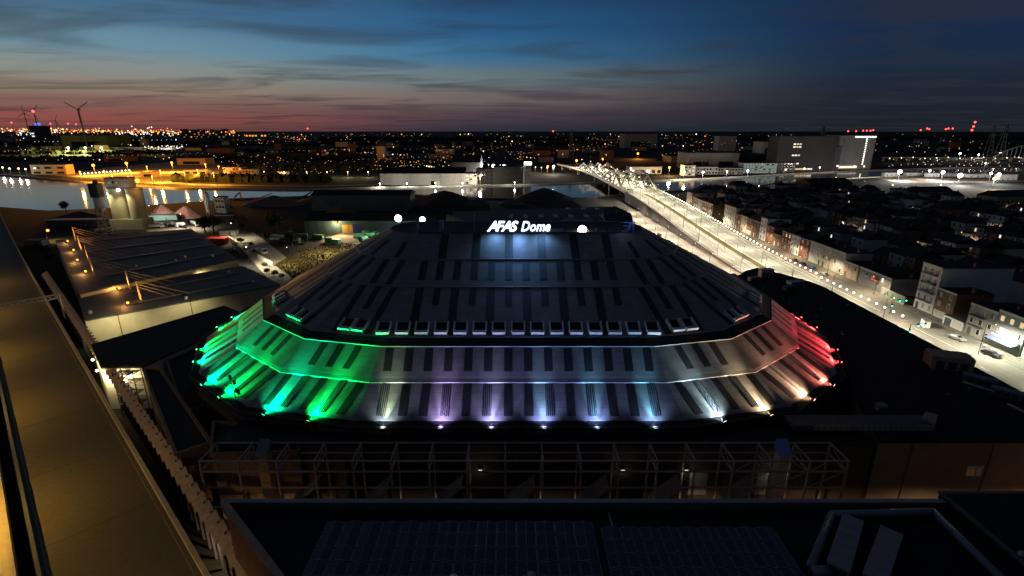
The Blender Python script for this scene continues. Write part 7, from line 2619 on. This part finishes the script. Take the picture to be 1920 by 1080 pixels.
for (xa_, ya_, xb_, yb_, n, key) in ((430, 262, 640, 268, 26, 'orange'), (500, 285, 700, 278, 20, 'orange'), (650, 300, 900, 290, 24, 'amber'), (820, 300, 1010, 262, 22, 'amber'), (1010, 290, 1160, 272, 20, 'orange'),
                                   (1060, 262, 1300, 258, 24, 'orange'), (30, 266, 330, 262, 34, 'white'), (0, 284, 120, 279, 14, 'amber'), (210, 292, 430, 286, 18, 'orange'), (1240, 290, 1360, 276, 14, 'amber'), (640, 262, 800, 256, 18, 'amber'), (700, 318, 800, 306, 14, 'amber'), (760, 280, 960, 274, 20, 'orange')):
    for i in range(n):
        u = (i + rr.uniform(-.15, .15)) / n
        speck(xa_ + (xb_ - xa_) * u, ya_ + (yb_ - ya_) * u + rr.uniform(-.4, .4), key, rr.uniform(.45, .75), 9)
for key, (m_, mb) in specs.items():
    tag(mb.build('city_lights', m_), 'countless tiny %s lights of the far city' % key, 'city lights', kind='stuff')

# floods added to lighten the mill fronts
for px, py, pw, lab in ((1590, 322, 6000, 'added floodlight at the foot of the great grain silo'), (1630, 321, 7000, 'added floodlight at the corner of the great grain silo'), (1500, 326, 300, 'added floodlight washing the dark mill')):
    x, y = G(px, py)
    t = thing('added_quay_floodlight', lab, 'floodlight', (x, y, 0))
    MB().tube((x, y, 0), (x, y, 3), .2, 6).build('post', M_dsteel, t)
    MB().beam((x, y - .3, 3.1), (x, y + .4, 3.4), .8, .5).build('lamp_body', M_lampbody, t)
    light('lamp_light', 'SPOT', (x, y + .8, 3.8), (1, .92, .78), pw, t, (x + 4, y + 40, 30), .4, 110, .9)
# sodium lamps added in the alley to warm the scaffold and annex wall
for i, x in enumerate((-38, -16, 6, 28, 48, 66, 84)):
    lamp_post('added_alley_lamp', 'added sodium lamp in the alley between the solar roof and the steel scaffold', x, 57.0, 0, 6.5, (0, 1.4), (1.0, .62, .36), 4600, E_sodium, 'added sodium lamps in the alley', 172, .2)

for px, py, pw, c, lab in ((612, 478, 26000, (1, .78, .42), 'added yard lamp at the edge of the dry field'), (545, 500, 14000, (1, .85, .5), 'added yard lamp where the access road meets the dry field')):
    x, y = G(px, py)
    lamp_post('yard_lamp', lab, x, y, 0, 9, (-.8, .5), c, pw, E_warm, None, 165, .2)  # lamps added to brighten the dry grass
for i, px in enumerate((128, 160, 190)):  # lamps added to light the hall front yellow
    far_lamp(px, 277, (1, .92, .3), E_warm, 3.0, 900000, 'added yellow lamp before the huge harbour hall', 16, 'added lamps before the harbour hall')
# huts and hoardings on the lit building site
for px, py, w, d_, h, lab in ((1672, 330, 20, 6, 4, 'white site hut at the canal end of the building site'), (1722, 329, 34, 6, 3.5, 'long white hoarding on the building site'), (1750, 332, 16, 6, 5, 'white stacked cabins on the building site'),
                              (1785, 331, 24, 6, 4, 'grey site store on the building site'), (1835, 333, 30, 8, 4.5, 'pale shed on the building site'), (1890, 338, 22, 8, 7, 'tall pale shed at the end of the building site')):
    x, y = G(px, py)
    t = thing('site_hut', lab, 'hut', (x, y, 0))
    MB().box(x - w / 2, y, .05, x + w / 2, y + d_, h).build('wall', M_offwhite if 'grey' not in lab else M_grey, t)
    MB().box(x - w / 2 - .3, y - .3, h + .002, x + w / 2 + .3, y + d_ + .3, h + .3).build('roof', M_steel, t)
    for k in range(3):
        MB().box(x - w * .35 + k * w * .3, y - .08, .1, x - w * .35 + k * w * .3 + 1.2, y - .004, 2.4).build('door', M_dgrey, t)

# street lamps added so the fronts of the dark terraces glow
for xs, y0 in ((200, 190), (243, 215), (288, 250), (335, 290), (384, 330)):
    for k in range(5):
        lamp_post('street_lamp', 'added warm street lamp between the dark terraces', xs + (k % 2) * 1.5, y0 + k * 58, 0, 7, (.8, 0), (1.0, .66, .34), 5200, E_warm, 'added street lamps between the dark terraces', 168, .16)
# laps of roofing felt and small vents on the black roofs
for i in range(13):
    y = 48.6 - i * 1.35
    xl = c0[0] + (c0[1] - y) * 1.064 + 1.2
    MB().box(xl, y, NZ - .799, 22.0, y + .12, NZ - .785).build('felt_lap', M_roofblk, nb)
for i in range(24):
    y = 72 + i * 3.6
    xl = 73.5 if y > 90 else 64
    MB().box(xl, y, 14.002, 93.2 if y < 148 else 92, y + .16, 14.016).build('felt_lap', M_roofblk, an)
rr = random.Random(77)
for i in range(14):
    x, y = rr.uniform(76, 92), rr.uniform(76, 150)
    MB().cyl(x, y, 14.0, 14.0 + rr.uniform(.4, .9), rr.uniform(.15, .35), 10).build('vent_pipe', M_zinc, an)
for t in range(-60, 500, 20):
    p, q = vpt(t, -W1 + .1), vpt(t, -.1)
    MB().beam((p.x, p.y, VZ0 + .004), (q.x, q.y, VZ0 + .004), .16, .012).build('expansion_joint', M_dsteel, via)
